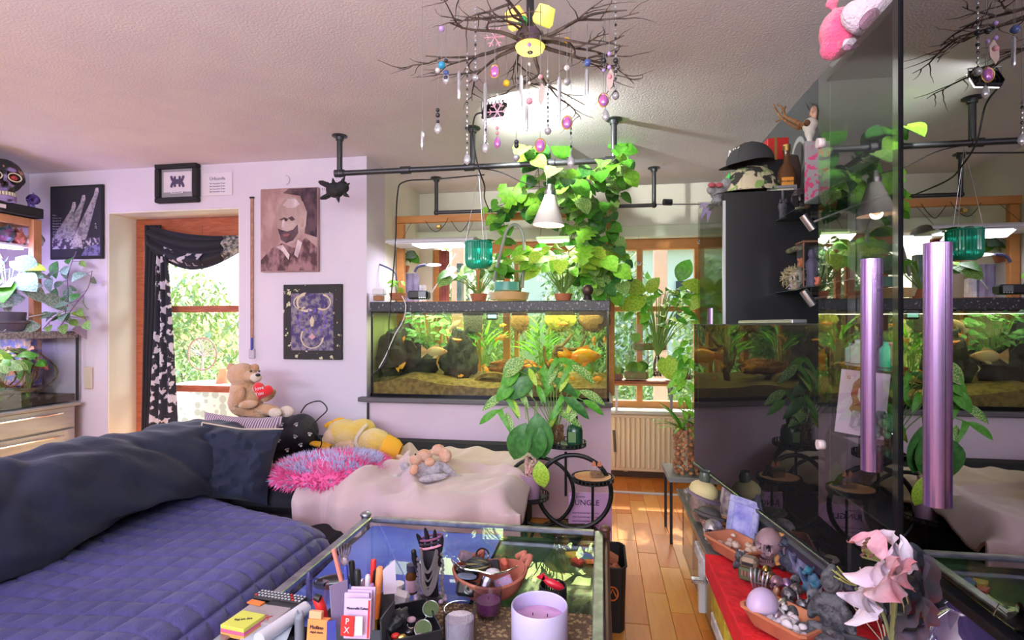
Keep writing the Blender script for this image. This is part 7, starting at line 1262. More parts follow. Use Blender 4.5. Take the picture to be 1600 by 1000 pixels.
for i, (y, c_, n_, L) in enumerate([(2.9, [green2, green4], 26, .14), (3.1, [green1, green5], 22, .12), (2.7, [green1, red_m], 20, .12), (3.28, [mat('red_leaf', (.50, .10, .06), .5), green1], 14, .09)]):
    t = T('terrarium_plant', ['bright green plant in the middle of the left terrarium', 'variegated plant beside the wicker ring in the terrarium', 'green and red plant at the near end of the left terrarium', 'red leaved plant at the right end of the left terrarium'][i], 'plant', (x1-.12, y, z0+.055)); sprout(t, (x1-.12, y, z0+.055), .34, .10, n_, L, 'oval', c_, stem_m, .002, .2, (0, 0, 0), .8, .0)
light('terrarium_light', 'AREA', (-4.15, 2.85, 1.17), 6, (.95, .95, 1), .3, .8, tgt=(-4.15, 2.85, .7))
light('plant_shelf_light', 'AREA', (-4.15, 2.9, 1.80), 24, (.62, .55, 1), .3, .9, tgt=(-4.05, 2.9, 1.0))
light('plant_shelf_wall_light', 'POINT', (-4.02, 3.1, 1.70), 11, (.55, .42, 1), rad=.08)
# shelf rack
rk = T('wooden_plant_rack', 'orange wooden rack with lit shelf above the left terrarium', 'rack', (-4.16, 2.8, 1.24)); ow = mat('pale_orange_wood', (.62, .30, .16), .5, c2=(.52, .24, .12), sc=8, stretch=(1, 1, .2))
MB().box((-3.98, 3.27, 1.63), (.045, .06, .80), None, .004).build('post', ow, rk); MB().box((-4.36, 3.27, 1.63), (.045, .05, .80)).build('post', ow, rk); MB().box((-4.0, 2.45, 2.005), (.05, 1.7, .055), None, .004).build('beam', ow, rk); MB().box((-4.17, 3.27, 2.005), (.32, .05, .05)).build('beam', ow, rk)
MB().box((-4.18, 2.6, 1.835), (.36, 1.30, .018), None, .002).build('lamp_shelf', mat('shelf_white', (.66, .62, .74), .5), rk); MB().box((-4.02, 2.8, 1.815), (.06, .8, .016)).build('light_bar', mat('violet_glow', (.80, .76, 1), .5, emit=4), rk)
tp_ = T('black_top_shelf', 'black board shelf carrying the big skull in the left corner', 'shelf', (-4.15, 2.7, 2.04)); MB().box((-4.15, 2.58, 2.075), (.42, 1.44, .07), None, .004).build('shelf_board', matte_black, tp_); MB().box((-3.938, 3.02, 2.075), (.004, .05, .025)).build('white_label', whp, tp_)
t = T('sugar_skull', 'big black painted skull with cream teeth on the black top shelf', 'skull figurine', (-4.08, 3.12, 2.11)); c = P(8, 305, X=-4.0)
c = P(6, 305, X=-4.02); c.z = 2.11+.15; sm_ = mat('painted_black_skull', (.03, .03, .035), .45, c2=(.60, .30, .20), sc=13, lo=.62, hi=.64, c3=(.35, .25, .55), sc3=9)
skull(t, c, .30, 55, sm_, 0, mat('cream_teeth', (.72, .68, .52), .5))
for s_ in (-1, 1):
    r_ = rot(0, 0, 55); q = Vector((s_*.40, -.86, -.02)).normalized(); q = c+r_@Vector((q.x*.74*.155, q.y*.95*.155, (q.z*.92+.08)*.15)); nn = (q-c).normalized(); fm_ = frame(nn)
    MB().tube([q+fm_@Vector((.036*math.cos(a), 0, .028*math.sin(a))) for a in [k_*2*PI/24 for k_ in range(25)]], .004, 6).build('eye_ring', mat('cream_teeth', (.72, .68, .52), .5), t); MB().sph(q-nn*.018, (.022, .022, .018)).build('eye_paint', mat('eye_red', (.45, .05, .06), .4), t)
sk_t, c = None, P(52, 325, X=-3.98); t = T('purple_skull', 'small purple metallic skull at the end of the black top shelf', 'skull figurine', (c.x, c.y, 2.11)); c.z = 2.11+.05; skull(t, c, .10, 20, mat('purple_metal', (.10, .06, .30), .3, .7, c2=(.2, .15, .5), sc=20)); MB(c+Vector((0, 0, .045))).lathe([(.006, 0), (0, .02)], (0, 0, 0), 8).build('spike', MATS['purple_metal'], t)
# trinkets behind the beam
for i, (x, y, r_, m, lab) in enumerate([(8, 370, .05, mat('teal_dark', (.05, .12, .16), .5, c2=(.3, .1, .3), sc=15), 'dark teal ornament on the lamp shelf, leftmost'), (28, 375, .045, mat('salmon_orn', (.62, .25, .20), .6, c2=(.4, .1, .1), sc=20), 'salmon pink flower ornament on the lamp shelf'), (44, 378, .03, white, 'white small box ornament on the lamp shelf'), (57, 375, .045, mat('bw_ball', (.75, .75, .75), .6, c2=(.05, .05, .05), sc=14), 'black and white patterned ball on the lamp shelf')]):
    c = P(x, y, X=-4.02); c.z = 1.845+r_; t = T('shelf_ornament', lab, 'ornament', (c.x, c.y, 1.845)); MB(c).sph((0, 0, 0), r_, None, 18, lambda d: 1+.35*noise.noise(d*2.4+Vector((i, 0, 0)))).build('body', m, t)
    for a in range(4): MB(c+rv(.02)+Vector((.02, 0, r_*.6))).lathe([(r_*.3, 0), (0, r_*.7)], (0, 0, 0), 7, rot(R.uniform(-40, 40), R.uniform(-40, 40), 0)).build('petal', m, t)
for i in range(6): x, y = 5+i*10, 410+R.uniform(-8, 10); c = P(x, y, X=-4.2); c.z = 1.60; pass
# plants around the terrarium top
pv = [green6, green6, mat('leaf_white_green', (.55, .58, .55), .5, c2=(.20, .36, .24), sc=14), green1]
t = T('potted_arum', 'white veined plant in a dark grey pot on the left terrarium', 'potted plant', P(12, 515, X=-4.02)); q = P(12, 515, X=-4.02); q.z = 1.24; MB().lathe([(0, 0), (.085, 0), (.10, .05), (.12, .055), (.12, .07), (.095, .07), (.10, .13), (.095, .13), (.08, .07), (0, .06)], q, 28).build('pot', mat('plum_pot', (.10, .08, .14), .5), t)
sprout(t, q+Vector((0, 0, .10)), .40, .16, 22, .15, 'heart', pv+[green4], mat('pale_stem', (.6, .6, .55), .6), .003, .2, toward=.1)
t = T('trailing_hoya', 'trailing grey green vine climbing the rack post beside the poster', 'climbing plant', (-3.94, 3.42, 1.25))
for q in ([(-3.94, 3.42, 1.25), (-3.90, 3.44, 1.45), (-3.92, 3.46, 1.65), (-3.86, 3.47, 1.83)], [(-3.94, 3.40, 1.25), (-3.82, 3.42, 1.42), (-3.74, 3.45, 1.55), (-3.70, 3.45, 1.68)], [(-3.95, 3.3, 1.25), (-3.90, 3.36, 1.35), (-3.84, 3.42, 1.34), (-3.72, 3.44, 1.34)]): vine(t, q, .05, .10, 'oval', [green6, green3, green6, green5], mat('purple_stem', (.25, .14, .28), .6), .003, .05)
for (x, y, L) in ((90, 408, .13), (82, 432, .12), (62, 425, .09), (88, 450, .11), (104, 415, .1), (110, 448, .12)): leaf(t, 'oval', R.choice([green3, green6]), P(x, y, Y=3.46), (R.uniform(-.3, .3), -.2, -.9), L, (0, -1, .2))
t = T('white_leaf_cutting', 'very pale big leaved cutting lying over the terrarium rim', 'plant', (-3.96, 3.05, 1.24)); 
for (x, y, dx, L) in ((40, 465, -.8, .2), (60, 468, .9, .2), (28, 450, .5, .2), (64, 508, -.9, .16), (90, 498, .9, .14), (110, 490, 1, .16)): leaf(t, 'lance' if x > 80 else 'oval', [pv[2], pv[2], green4][x % 3], P(x, y, X=-3.93), (dx*.3, dx, -.15), L, (.6, -.8, .6))
line('stem', MATS['pale_stem'], t, bez([(-3.96, 3.05, 1.24), (-3.95, 3.15, 1.32), (-3.93, 3.30, 1.36)]), .004)
one('grey_bag', 'lilac grey paper fold hanging at the corner of the terrarium rim', 'paper', mat('lilac_fold', (.40, .34, .50), .6), lambda b: b.grid(lambda u, v: P(112+28*u+6*math.sin(v*3), 515+10*v+20*u*(v-.6)*(1-u), X=-3.89)+Vector((0, .02*u, .02*math.sin(u*6))), 12, 8)).modifiers.new('t', 'SOLIDIFY').thickness = .004
one('wall_socket', 'cream double wall socket right of the terrarium', 'socket', mat('cream_plastic', (.62, .54, .44), .5), lambda b: b.box(P(138, 590, Y=YW-.01), (.075, .014, .17), None, .008))
for z in (.04, -.04): pass
# ================================================================ wall art on the back wall
YA = YW-.012
def wallbox(px0, px1, py0, py1): a, b_ = P(px0, py0, Y=YA), P(px1, py1, Y=YA); return (a+b_)/2, abs(b_.x-a.x), abs(a.z-b_.z)
c, w_, h_ = wallbox(80, 162, 292, 404); po_ = T('stage_poster', 'black and white stage poster with three light beams on the back wall', 'poster', (c.x, c.y, c.z-h_/2))
MB(c).box((0, 0, 0), (w_, .018, h_), None, .002).build('frame', matte_black, po_); 
def flat(t, c, pts, m, nm, lift): return MB(c+Vector((0, -.0095-lift, 0))).poly(pts, .0006).build(nm, m, t)
gr1 = mat('print_grey', (.20, .18, .24), .8, c2=(.42, .38, .46), sc=40); gr2 = mat('print_light', (.62, .56, .66), .8, c2=(.35, .30, .40), sc=60); gr0 = mat('print_black', (.035, .033, .05), .7); vio = mat('print_violet', (.22, .20, .45), .8, c2=(.08, .07, .14), sc=30)
flat(po_, c, [(-w_*.47, -h_*.47), (w_*.47, -h_*.47), (w_*.47, h_*.47), (-w_*.47, h_*.47)], gr0, 'print', 0)
for i, (tx, tz, bx) in enumerate([(-.05, .24, -.40), (.13, .33, -.24), (.38, .42, .0)]):
    flat(po_, c, [(tx*w_-.015, tz*h_-.03), (tx*w_+.022, tz*h_-.02), ((bx+.20)*w_, -.22*h_), ((bx-.06)*w_, -.22*h_)], gr1, 'beam_print', .0008+.0002*i); flat(po_, c, [(tx*w_-.018, tz*h_-.032), (tx*w_+.026, tz*h_-.018), (tx*w_+.02, tz*h_+.018), (tx*w_-.004, tz*h_+.018)], gr2, 'lamp_print', .0018)
flat(po_, c, [(-.45*w_, -.36*h_), (.45*w_, -.36*h_), (.45*w_, -.22*h_), (-.45*w_, -.22*h_)], mat('crowd_print', (.07, .06, .10), .8, c2=(.55, .50, .62), sc=45, lo=.5, hi=.6), 'crowd_print', .0022)
flat(po_, c, [(-.08*w_, -.34*h_), (.14*w_, -.34*h_), (.10*w_, -.22*h_), (.02*w_, -.12*h_), (-.04*w_, -.22*h_)], gr2, 'statue_print', .0028); flat(po_, c, [(.1*w_, -.46*h_), (.46*w_, -.46*h_), (.46*w_, -.30*h_), (.2*w_, -.34*h_)], vio, 'car_print', .0028)
for i in range(8): text(['Mein', 'Leben zum', 'Stueck auf', 'Deutschen', 'Buehnen mit', 'Orchester', 'und Licht', 'TOUR'][i], .018, c+Vector((-.44*w_, -.0125, .10*h_-i*.021)), FACE, gr2, po_, 'poster_text', .0003, 'LEFT')
text('2019', .022, c+Vector((.38*w_, -.0125, -.06*h_)), FACE @ rot(0, 0, 90), gr2, po_, 'poster_text', .0003)
# framed logo
c, w_, h_ = wallbox(248, 313, 259, 316); lf = T('logo_frame', 'deep black frame with a dark crossed arcs sports logo above the door', 'picture frame', (c.x, c.y, c.z-h_/2)); c.y -= .02
for dx, dz, sx, sz in ((0, h_/2-.018, w_, .036), (0, -h_/2+.018, w_, .036), (-w_/2+.018, 0, .036, h_-.072), (w_/2-.018, 0, .036, h_-.072)): MB(c).box((dx, 0, dz), (sx, .05, sz), None, .006).build('frame_bar', matte_black, lf)
MB(c).box((0, .010, 0), (w_-.07, .004, h_-.07)).build('silver_mat', mat('silver_mat', (.36, .34, .38), .5), lf); MB(c).box((0, .004, .010), (w_-.115, .004, h_-.135)).build('white_card', mat('logo_card', (.74, .66, .76), .7), lf)
lm = mat('logo_ink', (.09, .06, .14), .6)
for sg in (1, -1):
    b = MB(); b.T = Matrix.Translation(c+Vector((0, .0, .012))) @ Matrix.Diagonal((1, .3, 1.15, 1)); pts = bez([(x, 0, sg*z) for x, z in ((-.052, .036), (-.040, .012), (-.018, .0), (0, -.003), (.018, .0), (.040, .012), (.052, .036))], 5); b.tube(pts, [.014-.005*abs(k_/(len(pts)-1)-.5)*2 for k_ in range(len(pts))], 10); b.build('logo_arc', lm, lf)
for x in (-.020, .020): MB(c+Vector((x, -.001, .012))).box((0, 0, 0), (.013, .006, .078)).build('logo_bar', lm, lf)
MB(c+Vector((0, -.004, -.068))).box((0, 0, 0), (.10, .003, .018)).build('name_plate', whp, lf); text('Sport Team 2018', .011, c+Vector((0, -.0065, -.068)), FACE, ink, lf, 'plate_text', .0003)
c, w_, h_ = wallbox(316, 362, 271, 304); t = T('paper_note', 'small white printed note on the wall right of the logo frame', 'note', (c.x, c.y, c.z-h_/2)); MB(c).box((0, .006, 0), (w_, .002, h_)).build('sheet', mat('note_white', (.76, .70, .80), .8), t); text('Urkunde', .036, c+Vector((0, .004, .04)), FACE, mat('note_ink', (.20, .18, .30), .8), t)
for i in range(4): text('fuer besondere Treue', .014, c+Vector((0, .004, .005-i*.02)), FACE, MATS['note_ink'], t, 'text_line')
# portrait painting
c, w_, h_ = wallbox(410, 499, 297, 424); pt = T('portrait_painting', 'canvas painting of a bald bearded man in brown strokes', 'painting', (c.x, c.y, c.z-h_/2)); c.y -= .006
def cv(n, a, b_, s=12, c3=None): return mat(n, a, .85, c2=b_, sc=s, bump=.3, bs=60, c3=c3, stretch=(1, 1, .6))
MB(c).box((0, 0, 0), (w_, .035, h_), None, .003).build('canvas', cv('canvas_rose', (.50, .34, .34), (.38, .22, .22), 9), pt); cvo = pt.children[0]; c.y -= .0185
def pf(pts, m, nm, l): return MB(c+Vector((0, -l, 0))).poly([(x*w_, z*h_) for x, z in pts], .0012).build(nm, m, cvo)
dkp = cv('paint_dark', (.05, .03, .045), (.14, .08, .10), 14); skn = cv('paint_skin', (.55, .42, .42), (.42, .28, .26), 8); lgt = cv('paint_light', (.72, .60, .64), (.55, .42, .46), 12)
pf([(.49, .49), (.49, -.1), (.28, -.05), (.30, .2), (.2, .4), (-.1, .44), (.0, .49)], dkp, 'dark_ground', .0006)
pf([(-.49, -.49), (-.49, -.36), (-.30, -.22), (-.12, -.16), (.10, -.22), (.30, -.10), (.49, -.22), (.49, -.49)], cv('paint_coat', (.10, .05, .06), (.36, .20, .22), 20), 'coat', .0012)
pf([(-.20, .02), (-.21, .16), (-.16, .30), (-.04, .39), (.12, .40), (.25, .33), (.32, .20), (.30, .04), (.22, -.08), (.10, -.16), (-.08, -.15), (-.16, -.08)], skn, 'head', .0018)
pf([(-.10, .30), (.0, .37), (.12, .37), (.2, .30), (.1, .26), (-.02, .26)], lgt, 'brow_light', .0024)
pf([(-.19, .02), (-.12, .0), (-.02, -.02), (.08, .0), (.16, .06), (.17, -.04), (.08, -.13), (-.04, -.16), (-.13, -.12)], dkp, 'beard', .0026)
pf([(-.17, .12), (-.08, .15), (.0, .13), (-.03, .10), (-.1, .11)], dkp, 'left_eye', .0028); pf([(-.01, .14), (.06, .16), (.12, .12), (.06, .10)], dkp, 'right_eye', .0028); pf([(-.10, .12), (-.07, .12), (-.04, .03), (-.12, .03)], lgt, 'nose', .0030); pf([(.22, .14), (.27, .12), (.26, .02), (.21, .04)], cv('paint_ear', (.42, .22, .2), (.5, .35, .3), 10), 'ear', .0028)
pf([(-.22, -.20), (-.10, -.18), (.02, -.30), (.0, -.36), (-.1, -.26)], lgt, 'collar', .0030); pf([(.16, -.12), (.24, -.16), (.16, -.34), (.1, -.3)], lgt, 'collar', .0030); pf([(-.10, -.055), (.02, -.05), (.0, -.075), (-.08, -.08)], cv('paint_lip', (.35, .12, .12), (.3, .1, .1), 9), 'lips', .0030)
# cow skull / mandala hanging
c, w_, h_ = wallbox(444, 535, 445, 562); hn = T('moon_tapestry', 'black speckled canvas print with moons and purple ornament', 'print', (c.x, c.y, c.z-h_/2)); MB(c).box((0, 0, 0), (w_, .022, h_), None, .002).build('canvas', mat('gold_fleck', (.03, .028, .03), .7, c2=(.62, .60, .38), sc=22, lo=.62, hi=.64), hn); c.y -= .012
orn = mat('purple_ornament', (.07, .05, .17), .8, c2=(.28, .24, .28), sc=30, lo=.42, hi=.6); pf2 = lambda pts, m, nm, l: MB(c+Vector((0, -l, 0))).poly([(x*w_, z*h_) for x, z in pts], .0012).build(nm, m, hn)
pf2([(-.36, -.38), (.36, -.38), (.36, .38), (-.36, .38)], orn, 'centre_field', .0005)
gold = mat('print_gold', (.66, .56, .40), .7); 
def moon(cx, cz, r_, th, rotd, nm):
    pts = [(cx+r_*math.cos(math.radians(a+rotd)), cz+r_*.78*math.sin(math.radians(a+rotd))) for a in range(-110, 111, 10)]+[(cx+r_*(1-th)*math.cos(math.radians(a+rotd))+r_*th*.45*math.cos(math.radians(rotd)), cz+(r_*(1-th)*math.sin(math.radians(a+rotd))+r_*th*.45*math.sin(math.radians(rotd)))*.78) for a in range(105, -106, -10)]; pf2(pts, gold, nm, .0014)
moon(-.10, .26, .17, .30, 200, 'moon'); moon(.18, .26, .14, .22, -20, 'moon'); moon(-.20, .26, .12, .22, 210, 'moon'); moon(0, -.20, .20, .14, 250, 'crescent')
pf2([(-.04, .02), (0, .08), (.04, .02), (.02, -.06), (-.02, -.06)], gold, 'drop', .0014); pf2([(-.06, -.2), (0, -.15), (.06, -.2), (0, -.24)], mat('print_rose', (.62, .35, .40), .7), 'rose', .0016)
for i in range(14): a = i*2*PI/14; pf2([(.24*math.cos(a)-.02, .14*math.sin(a)-.02), (.24*math.cos(a)+.02, .14*math.sin(a)), (.24*math.cos(a), .14*math.sin(a)+.04)], mat('print_blue_violet', (.18, .10, .60), .7), 'petal_print', .0018)
# roller shutter strap
c, w_, h_ = wallbox(390, 397, 309, 557); t = T('shutter_strap', 'orange brown shutter strap with winder on the wall beside the door', 'strap', (c.x, c.y, c.z-h_/2)); MB(c).box((0, 0, .0), (.022, .006, h_), None, .001).build('strap', mat('strap_brown', (.46, .24, .16), .7, c2=(.36, .18, .12), sc=30), t); MB(c+Vector((0, .002, -h_/2+.02))).box((0, 0, 0), (.045, .02, .07), None, .004).build('winder', mat('winder_grey', (.50, .46, .54), .5), t); MB(c+Vector((0, .0, -h_/2+.09))).box((.004, -.006, 0), (.012, .014, .09), None, .002).build('catch', blue_m, t); MB(c+Vector((0, 0, h_/2))).box((0, 0, 0), (.035, .012, .012), None, .002).build('guide', black, t)
# curtain in the doorway
cu = T('black_scarf_curtain', 'black sheer scarf curtain with white embroidery at the balcony door', 'curtain', P(240, 660, Y=3.78)); YC = 3.76
cbk = mat('curtain_black', (.022, .022, .032), .8, bump=.3, bs=40); cem = mat('curtain_embroidered', (.025, .025, .04), .85, c2=(.62, .58, .66), tex='noise', sc=17, lo=.54, hi=.57)
def cs(px0, px1, top, bot, m, nm, amp=.018, y=0, nf=4):
    MB().grid(lambda u, v: (lambda p_: p_+Vector((0, amp*math.sin(u*PI*nf*2+v*2), 0)))(P((px0[0]+(px1[0]-px0[0])*u)*(1-v)+(px0[1]+(px1[1]-px0[1])*u)*v, top+(bot-top)*v+6*math.sin(u*9)*v, Y=YC+y)), 40, 30).build(nm, m, cu).modifiers.new('t', 'SOLIDIFY').thickness = .004
cs((226, 222), (252, 238), 352, 682, cbk, 'side_fall', .014, .02); cs((244, 230), (262, 276), 398, 668, cem, 'embroidered_fall', .018, -.03, 3)
def swag(u, v): a = P(232+146*u, 352+12*u+52*math.sin(u*PI*.75)**1.0*(.25+.9*v)*(1-.55*u)+(1-u)*30*v+8*v, Y=YC-.02+.0); return a+Vector((0, .02*math.sin(v*15), 0))
MB().grid(swag, 50, 22).build('swag', cbk, cu).modifiers.new('t', 'SOLIDIFY').thickness = .003
MB().grid(lambda u, v: swag(.16+.42*u, .55+.35*v)+Vector((0, -.014, 0)), 40, 8).build('swag_embroidery', cem, cu)
MB().grid(lambda u, v: swag(.80+.20*u, v)+Vector((0, -.012, 0)), 20, 12).build('silver_end', mat('silver_thread', (.5, .48, .46), .6, c2=(.06, .06, .07), sc=30), cu)
# sun catchers in the door window
sc_ = T('butterfly_suncatcher', 'orange and teal stained glass butterfly hanging in the door window', 'suncatcher', P(316, 430, Y=3.80)); c = P(316, 408, Y=3.80)
oj = mat('glass_orange', (.80, .30, .12), .3); tl_ = mat('glass_teal', (.15, .60, .58), .3)
for s_ in (-1, 1):
    for pts, m in (([(.004, .0), (.055, .055), (.068, .030), (.045, .0)], oj), ([(.004, -.004), (.045, -.002), (.040, -.030), (.020, -.04)], mat('glass_pinkish', (.70, .40, .45), .3)), ([(.003, -.02), (.018, -.042), (.006, -.07)], oj), ([(.03, .02), (.06, .05), (.064, .035), (.04, .012)], tl_)): MB(c+Vector((0, -.001 if m is tl_ else 0, 0))).poly([(s_*x, z) for x, z in pts], .004).build('wing_glass', m, sc_)
line('body', black, sc_, [c+Vector((0, -.003, .02)), c+Vector((0, -.003, -.07))], .004); line('thread', black, sc_, [c+Vector((0, 0, .02)), P(316, 352, Y=3.80)], .0012)
for i in range(6): MB().sph(P(316, 430+i*8, Y=3.80), .005, None, 8).build('bead', red_m if i in (1, 5) else clear, sc_)
line('bead_thread', black, sc_, [P(316, 425, Y=3.8), P(316, 472, Y=3.8)], .0008, 4)
tw_ = T('tree_suncatcher', 'white wire tree of life ring hanging in the lower door window', 'suncatcher', P(316, 580, Y=3.80)); c = P(316, 553, Y=3.80); rr_ = PX(c, 25); wm_ = mat('white_wire', (.82, .80, .78), .4)
MB().tube([c+Vector((rr_*math.cos(a), 0, rr_*math.sin(a))) for a in [k_*2*PI/36 for k_ in range(37)]], .006, 8).build('ring', mat('copper_wire', (.62, .42, .34), .4), tw_)
MB().tube([c+Vector((0, 0, -rr_)), c+Vector((.004, 0, -rr_*.3)), c], [.012, .007, .006], 8).build('trunk', wm_, tw_)
for i in range(15): a = math.radians(-10+i*200/14); q = c+Vector((rr_*.97*math.cos(a), 0, rr_*.97*math.sin(a))); line('branch', wm_, tw_, bez([c+Vector((0, 0, -.02)), c.lerp(q, .5)+Vector((R.uniform(-.01, .01), 0, R.uniform(-.01, .01))), q], 4), .0032, 5); line('branch', wm_, tw_, [c.lerp(q, .55), c+Vector((rr_*.97*math.cos(a+.1), 0, rr_*.97*math.sin(a+.1)))], .0016, 4)
line('thread', black, tw_, [c+Vector((0, 0, rr_)), P(316, 487, Y=3.80)], .0012, 4)
line('wall_ring', mat('pale_hook', (.60, .55, .64), .6), None, [P(447+5*math.cos(a), 281+7*math.sin(a), Y=YA+.004) for a in [k_*PI/10-PI/2 for k_ in range(11)]], .003); tag(bpy.data.objects['wall_ring'], 'small pale hook above the portrait painting', 'hook')

# ================================================================ branch chandelier
ch = T('branch_chandelier', 'branch chandelier of dark twigs with three yellow spot lamps', 'chandelier', (-.235, 1.80, 2.16)); CC = Vector((-.235, 1.80, 2.225))
line('rod', black, ch, [(CC.x, CC.y, HC), CC+Vector((0, 0, .02))], .013); MB().lathe([(0, 0), (.07, 0), (.07, -.02), (.0, -.03)], (CC.x, CC.y, HC), 24).build('ceiling_rose', black, ch)
MB().lathe([(0, .03), (.042, .03), (.046, .02), (.046, -.01), (.040, -.015)], CC, 26).build('lamp_cup', mat('plum_metal', (.14, .09, .15), .35, .5), ch)
glow = mat('lamp_yellow', (1, .75, .18), .5, c2=(.85, .85, .12), sc=9, emit=.8)
MB().lathe([(.044, -.012), (.050, -.018), (.044, -.030), (.014, -.034), (0, -.034)], CC, 26).build('lamp_face', glow, ch); MB().sph(CC+Vector((0, -.0, -.035)), (.010, .010, .006)).build('lamp_centre', gloss_black, ch)
for s_ in (-1, 1): q = CC+Vector((s_*.045, .0, .075)); MB(q, rot(20, s_*25, 0)).lathe([(.0, .04), (.028, .035), (.036, -.01), (.030, -.022), (0, -.024)], (0, 0, 0), 20).build('spot_head', glow if s_ > 0 else mat('lamp_amber', (1, .45, .10), .5, emit=1.0, c2=(.8, .7, .2), sc=8), ch)
MB().sph(CC+Vector((-.02, -.03, .055)), .016, None, 12).build('green_ball', mat('green_sparkle', (.03, .42, .14), .3, bump=1, bs=100), ch)
light('chandelier_light', 'POINT', CC+Vector((0, 0, -.12)), .7, (1, .9, .75), rad=.05)
RB = random.Random(5); tips = []
def branch(b, p, d, L, r_, depth):
    pts = [p]; q = Vector(p); dd = Vector(d); n_ = 6
    for i in range(n_):
        dd = (dd+Vector((RB.uniform(-.3, .3), RB.uniform(-.3, .3), RB.uniform(-.22, .16)))).normalized(); dd.z *= .75; q = q+dd*(L/n_); q.z = min(q.z, 2.37); pts.append(q.copy())
    b.tube(pts, [r_*(1-.75*i/n_) for i in range(n_+1)], 6 if r_ > .003 else 4)
    tips.append(pts[-1]); tips.append(pts[3])
    if depth > 0:
        for k_ in (2, 3, 4, 5): 
            if RB.random() < .85: s_ = RB.choice([-1, 1]); nd = (dd+Vector((-dd.y, dd.x, 0))*s_*RB.uniform(.5, 1.1)+Vector((0, 0, RB.uniform(-.3, .3)))).normalized(); branch(b, pts[k_], nd, L*RB.uniform(.45, .7), r_*.55, depth-1)
for i in range(11):
    a = i*2*PI/11+.2; b = MB(); branch(b, CC+Vector((.03*math.cos(a), .03*math.sin(a), .0)), Vector((math.cos(a), math.sin(a)*.8, RB.uniform(-.30, .22))), .26+.05*(i % 3), .0075, 2); b.build('branch', bark_m, ch)
# crystal strings, each a thing of its own
cr = pane('crystal', (.80, .80, .86), .25); cr2 = mat('crystal_grey', (.55, .56, .62), .1, .3, trans=.3); pkc = mat('crystal_pink', (.62, .16, .42), .08, .3, c2=(.35, .2, .7), sc=30); blk_b = mat('jet_bead', (.03, .03, .04), .15); thr = mat('thread', (.25, .24, .26), .5)
beads = {'blue': mat('bead_blue', (.03, .30, .55), .1), 'yellow': mat('bead_amber', (.75, .45, .03), .1), 'pearl': mat('bead_pearl', (.70, .66, .68), .2), 'rose': mat('bead_rose', (.65, .30, .38), .15), 'navy': mat('bead_navy', (.08, .12, .35), .1), 'jet': blk_b, 'violet': mat('bead_violet', (.45, .30, .70), .15), 'red': mat('bead_red', (.60, .06, .10), .15)}
def string(px, ytop, ybot, Y, kind, lab, pend=None, bd=None):
    top = P(px, ytop, Y=Y); bot = P(px, ybot, Y=Y); t = T('crystal_string', lab, 'hanging ornament', bot); k = PX(top)
    ztop = min(top.z, 2.30); line('thread', thr, t, [Vector((top.x, top.y, (HC if px in (660, 717) else 2.31) if Y < 2.3 else ztop)), bot], .0009, 4)
    if pend == 'prism': L = (ybot-bd)*k; MB().lathe([(0, 0), (.0055, .012), (.0065, L-.01), (.004, L), (0, L)], bot, 6).build('prism', cr2, t); 
    elif pend == 'drop': MB().lathe([(0, 0), (.010, .008), (.013, .018), (.009, .032), (0, .042)], bot, 8, None, 1, .5).build('drop', pkc if kind not in ('clear', 'chain', 'plain') else cr2, t)
    elif pend == 'oval': MB().sph(bot+Vector((0, 0, .018)), (.015, .008, .020), None, 12).build('oval_crystal', pkc, t); MB().tube([bot+Vector((.0165*math.cos(a), -.0, .018+.0215*math.sin(a))) for a in [j*PI/9 for j in range(19)]], .0022, 6).build('setting', brass, t)
    elif pend == 'ball': MB().sph(bot, .012, None, 12).build('ball', beads.get(kind, cr2), t)
    elif pend == 'snow':
        c = bot+Vector((0, 0, .03))
        for a in range(6): d_ = Vector((math.cos(a*PI/3), 0, math.sin(a*PI/3))); line('snow_arm', mat('snow_pink', (.78, .42, .56), .5), t, [c, c+d_*.036], .0022, 5); [line('snow_twig', MATS['snow_pink'], t, [c+d_*.02, c+d_*.028+Vector((-d_.z, 0, d_.x))*s_*.010], .0016, 4) for s_ in (-1, 1)]
    elif pend == 'feather': MB(bot+Vector((0, 0, .03)), rot(0, 0, 20)).poly([(0, -.035), (.012, -.01), (.014, .02), (.004, .038), (-.008, .012), (-.008, -.02)], .004).build('shell_pendant', mat('rosy_shell', (.55, .45, .42), .3, c2=(.75, .5, .5), sc=30), t)
    if isinstance(bd, list):
        for (yy, kd, rr3) in bd: MB().sph(P(px, yy, Y=Y), rr3, None, 10).build('bead', beads.get(kd, cr2), t)
    if kind == 'chain':
        n_ = int((ybot-ytop)/7)
        for i in range(n_): MB().sph(P(px, ytop+7*i+4, Y=Y), (.0042, .0042, .0055), None, 7).build('chain_bead', beads['jet'] if i % 3 == 2 else cr2, t)
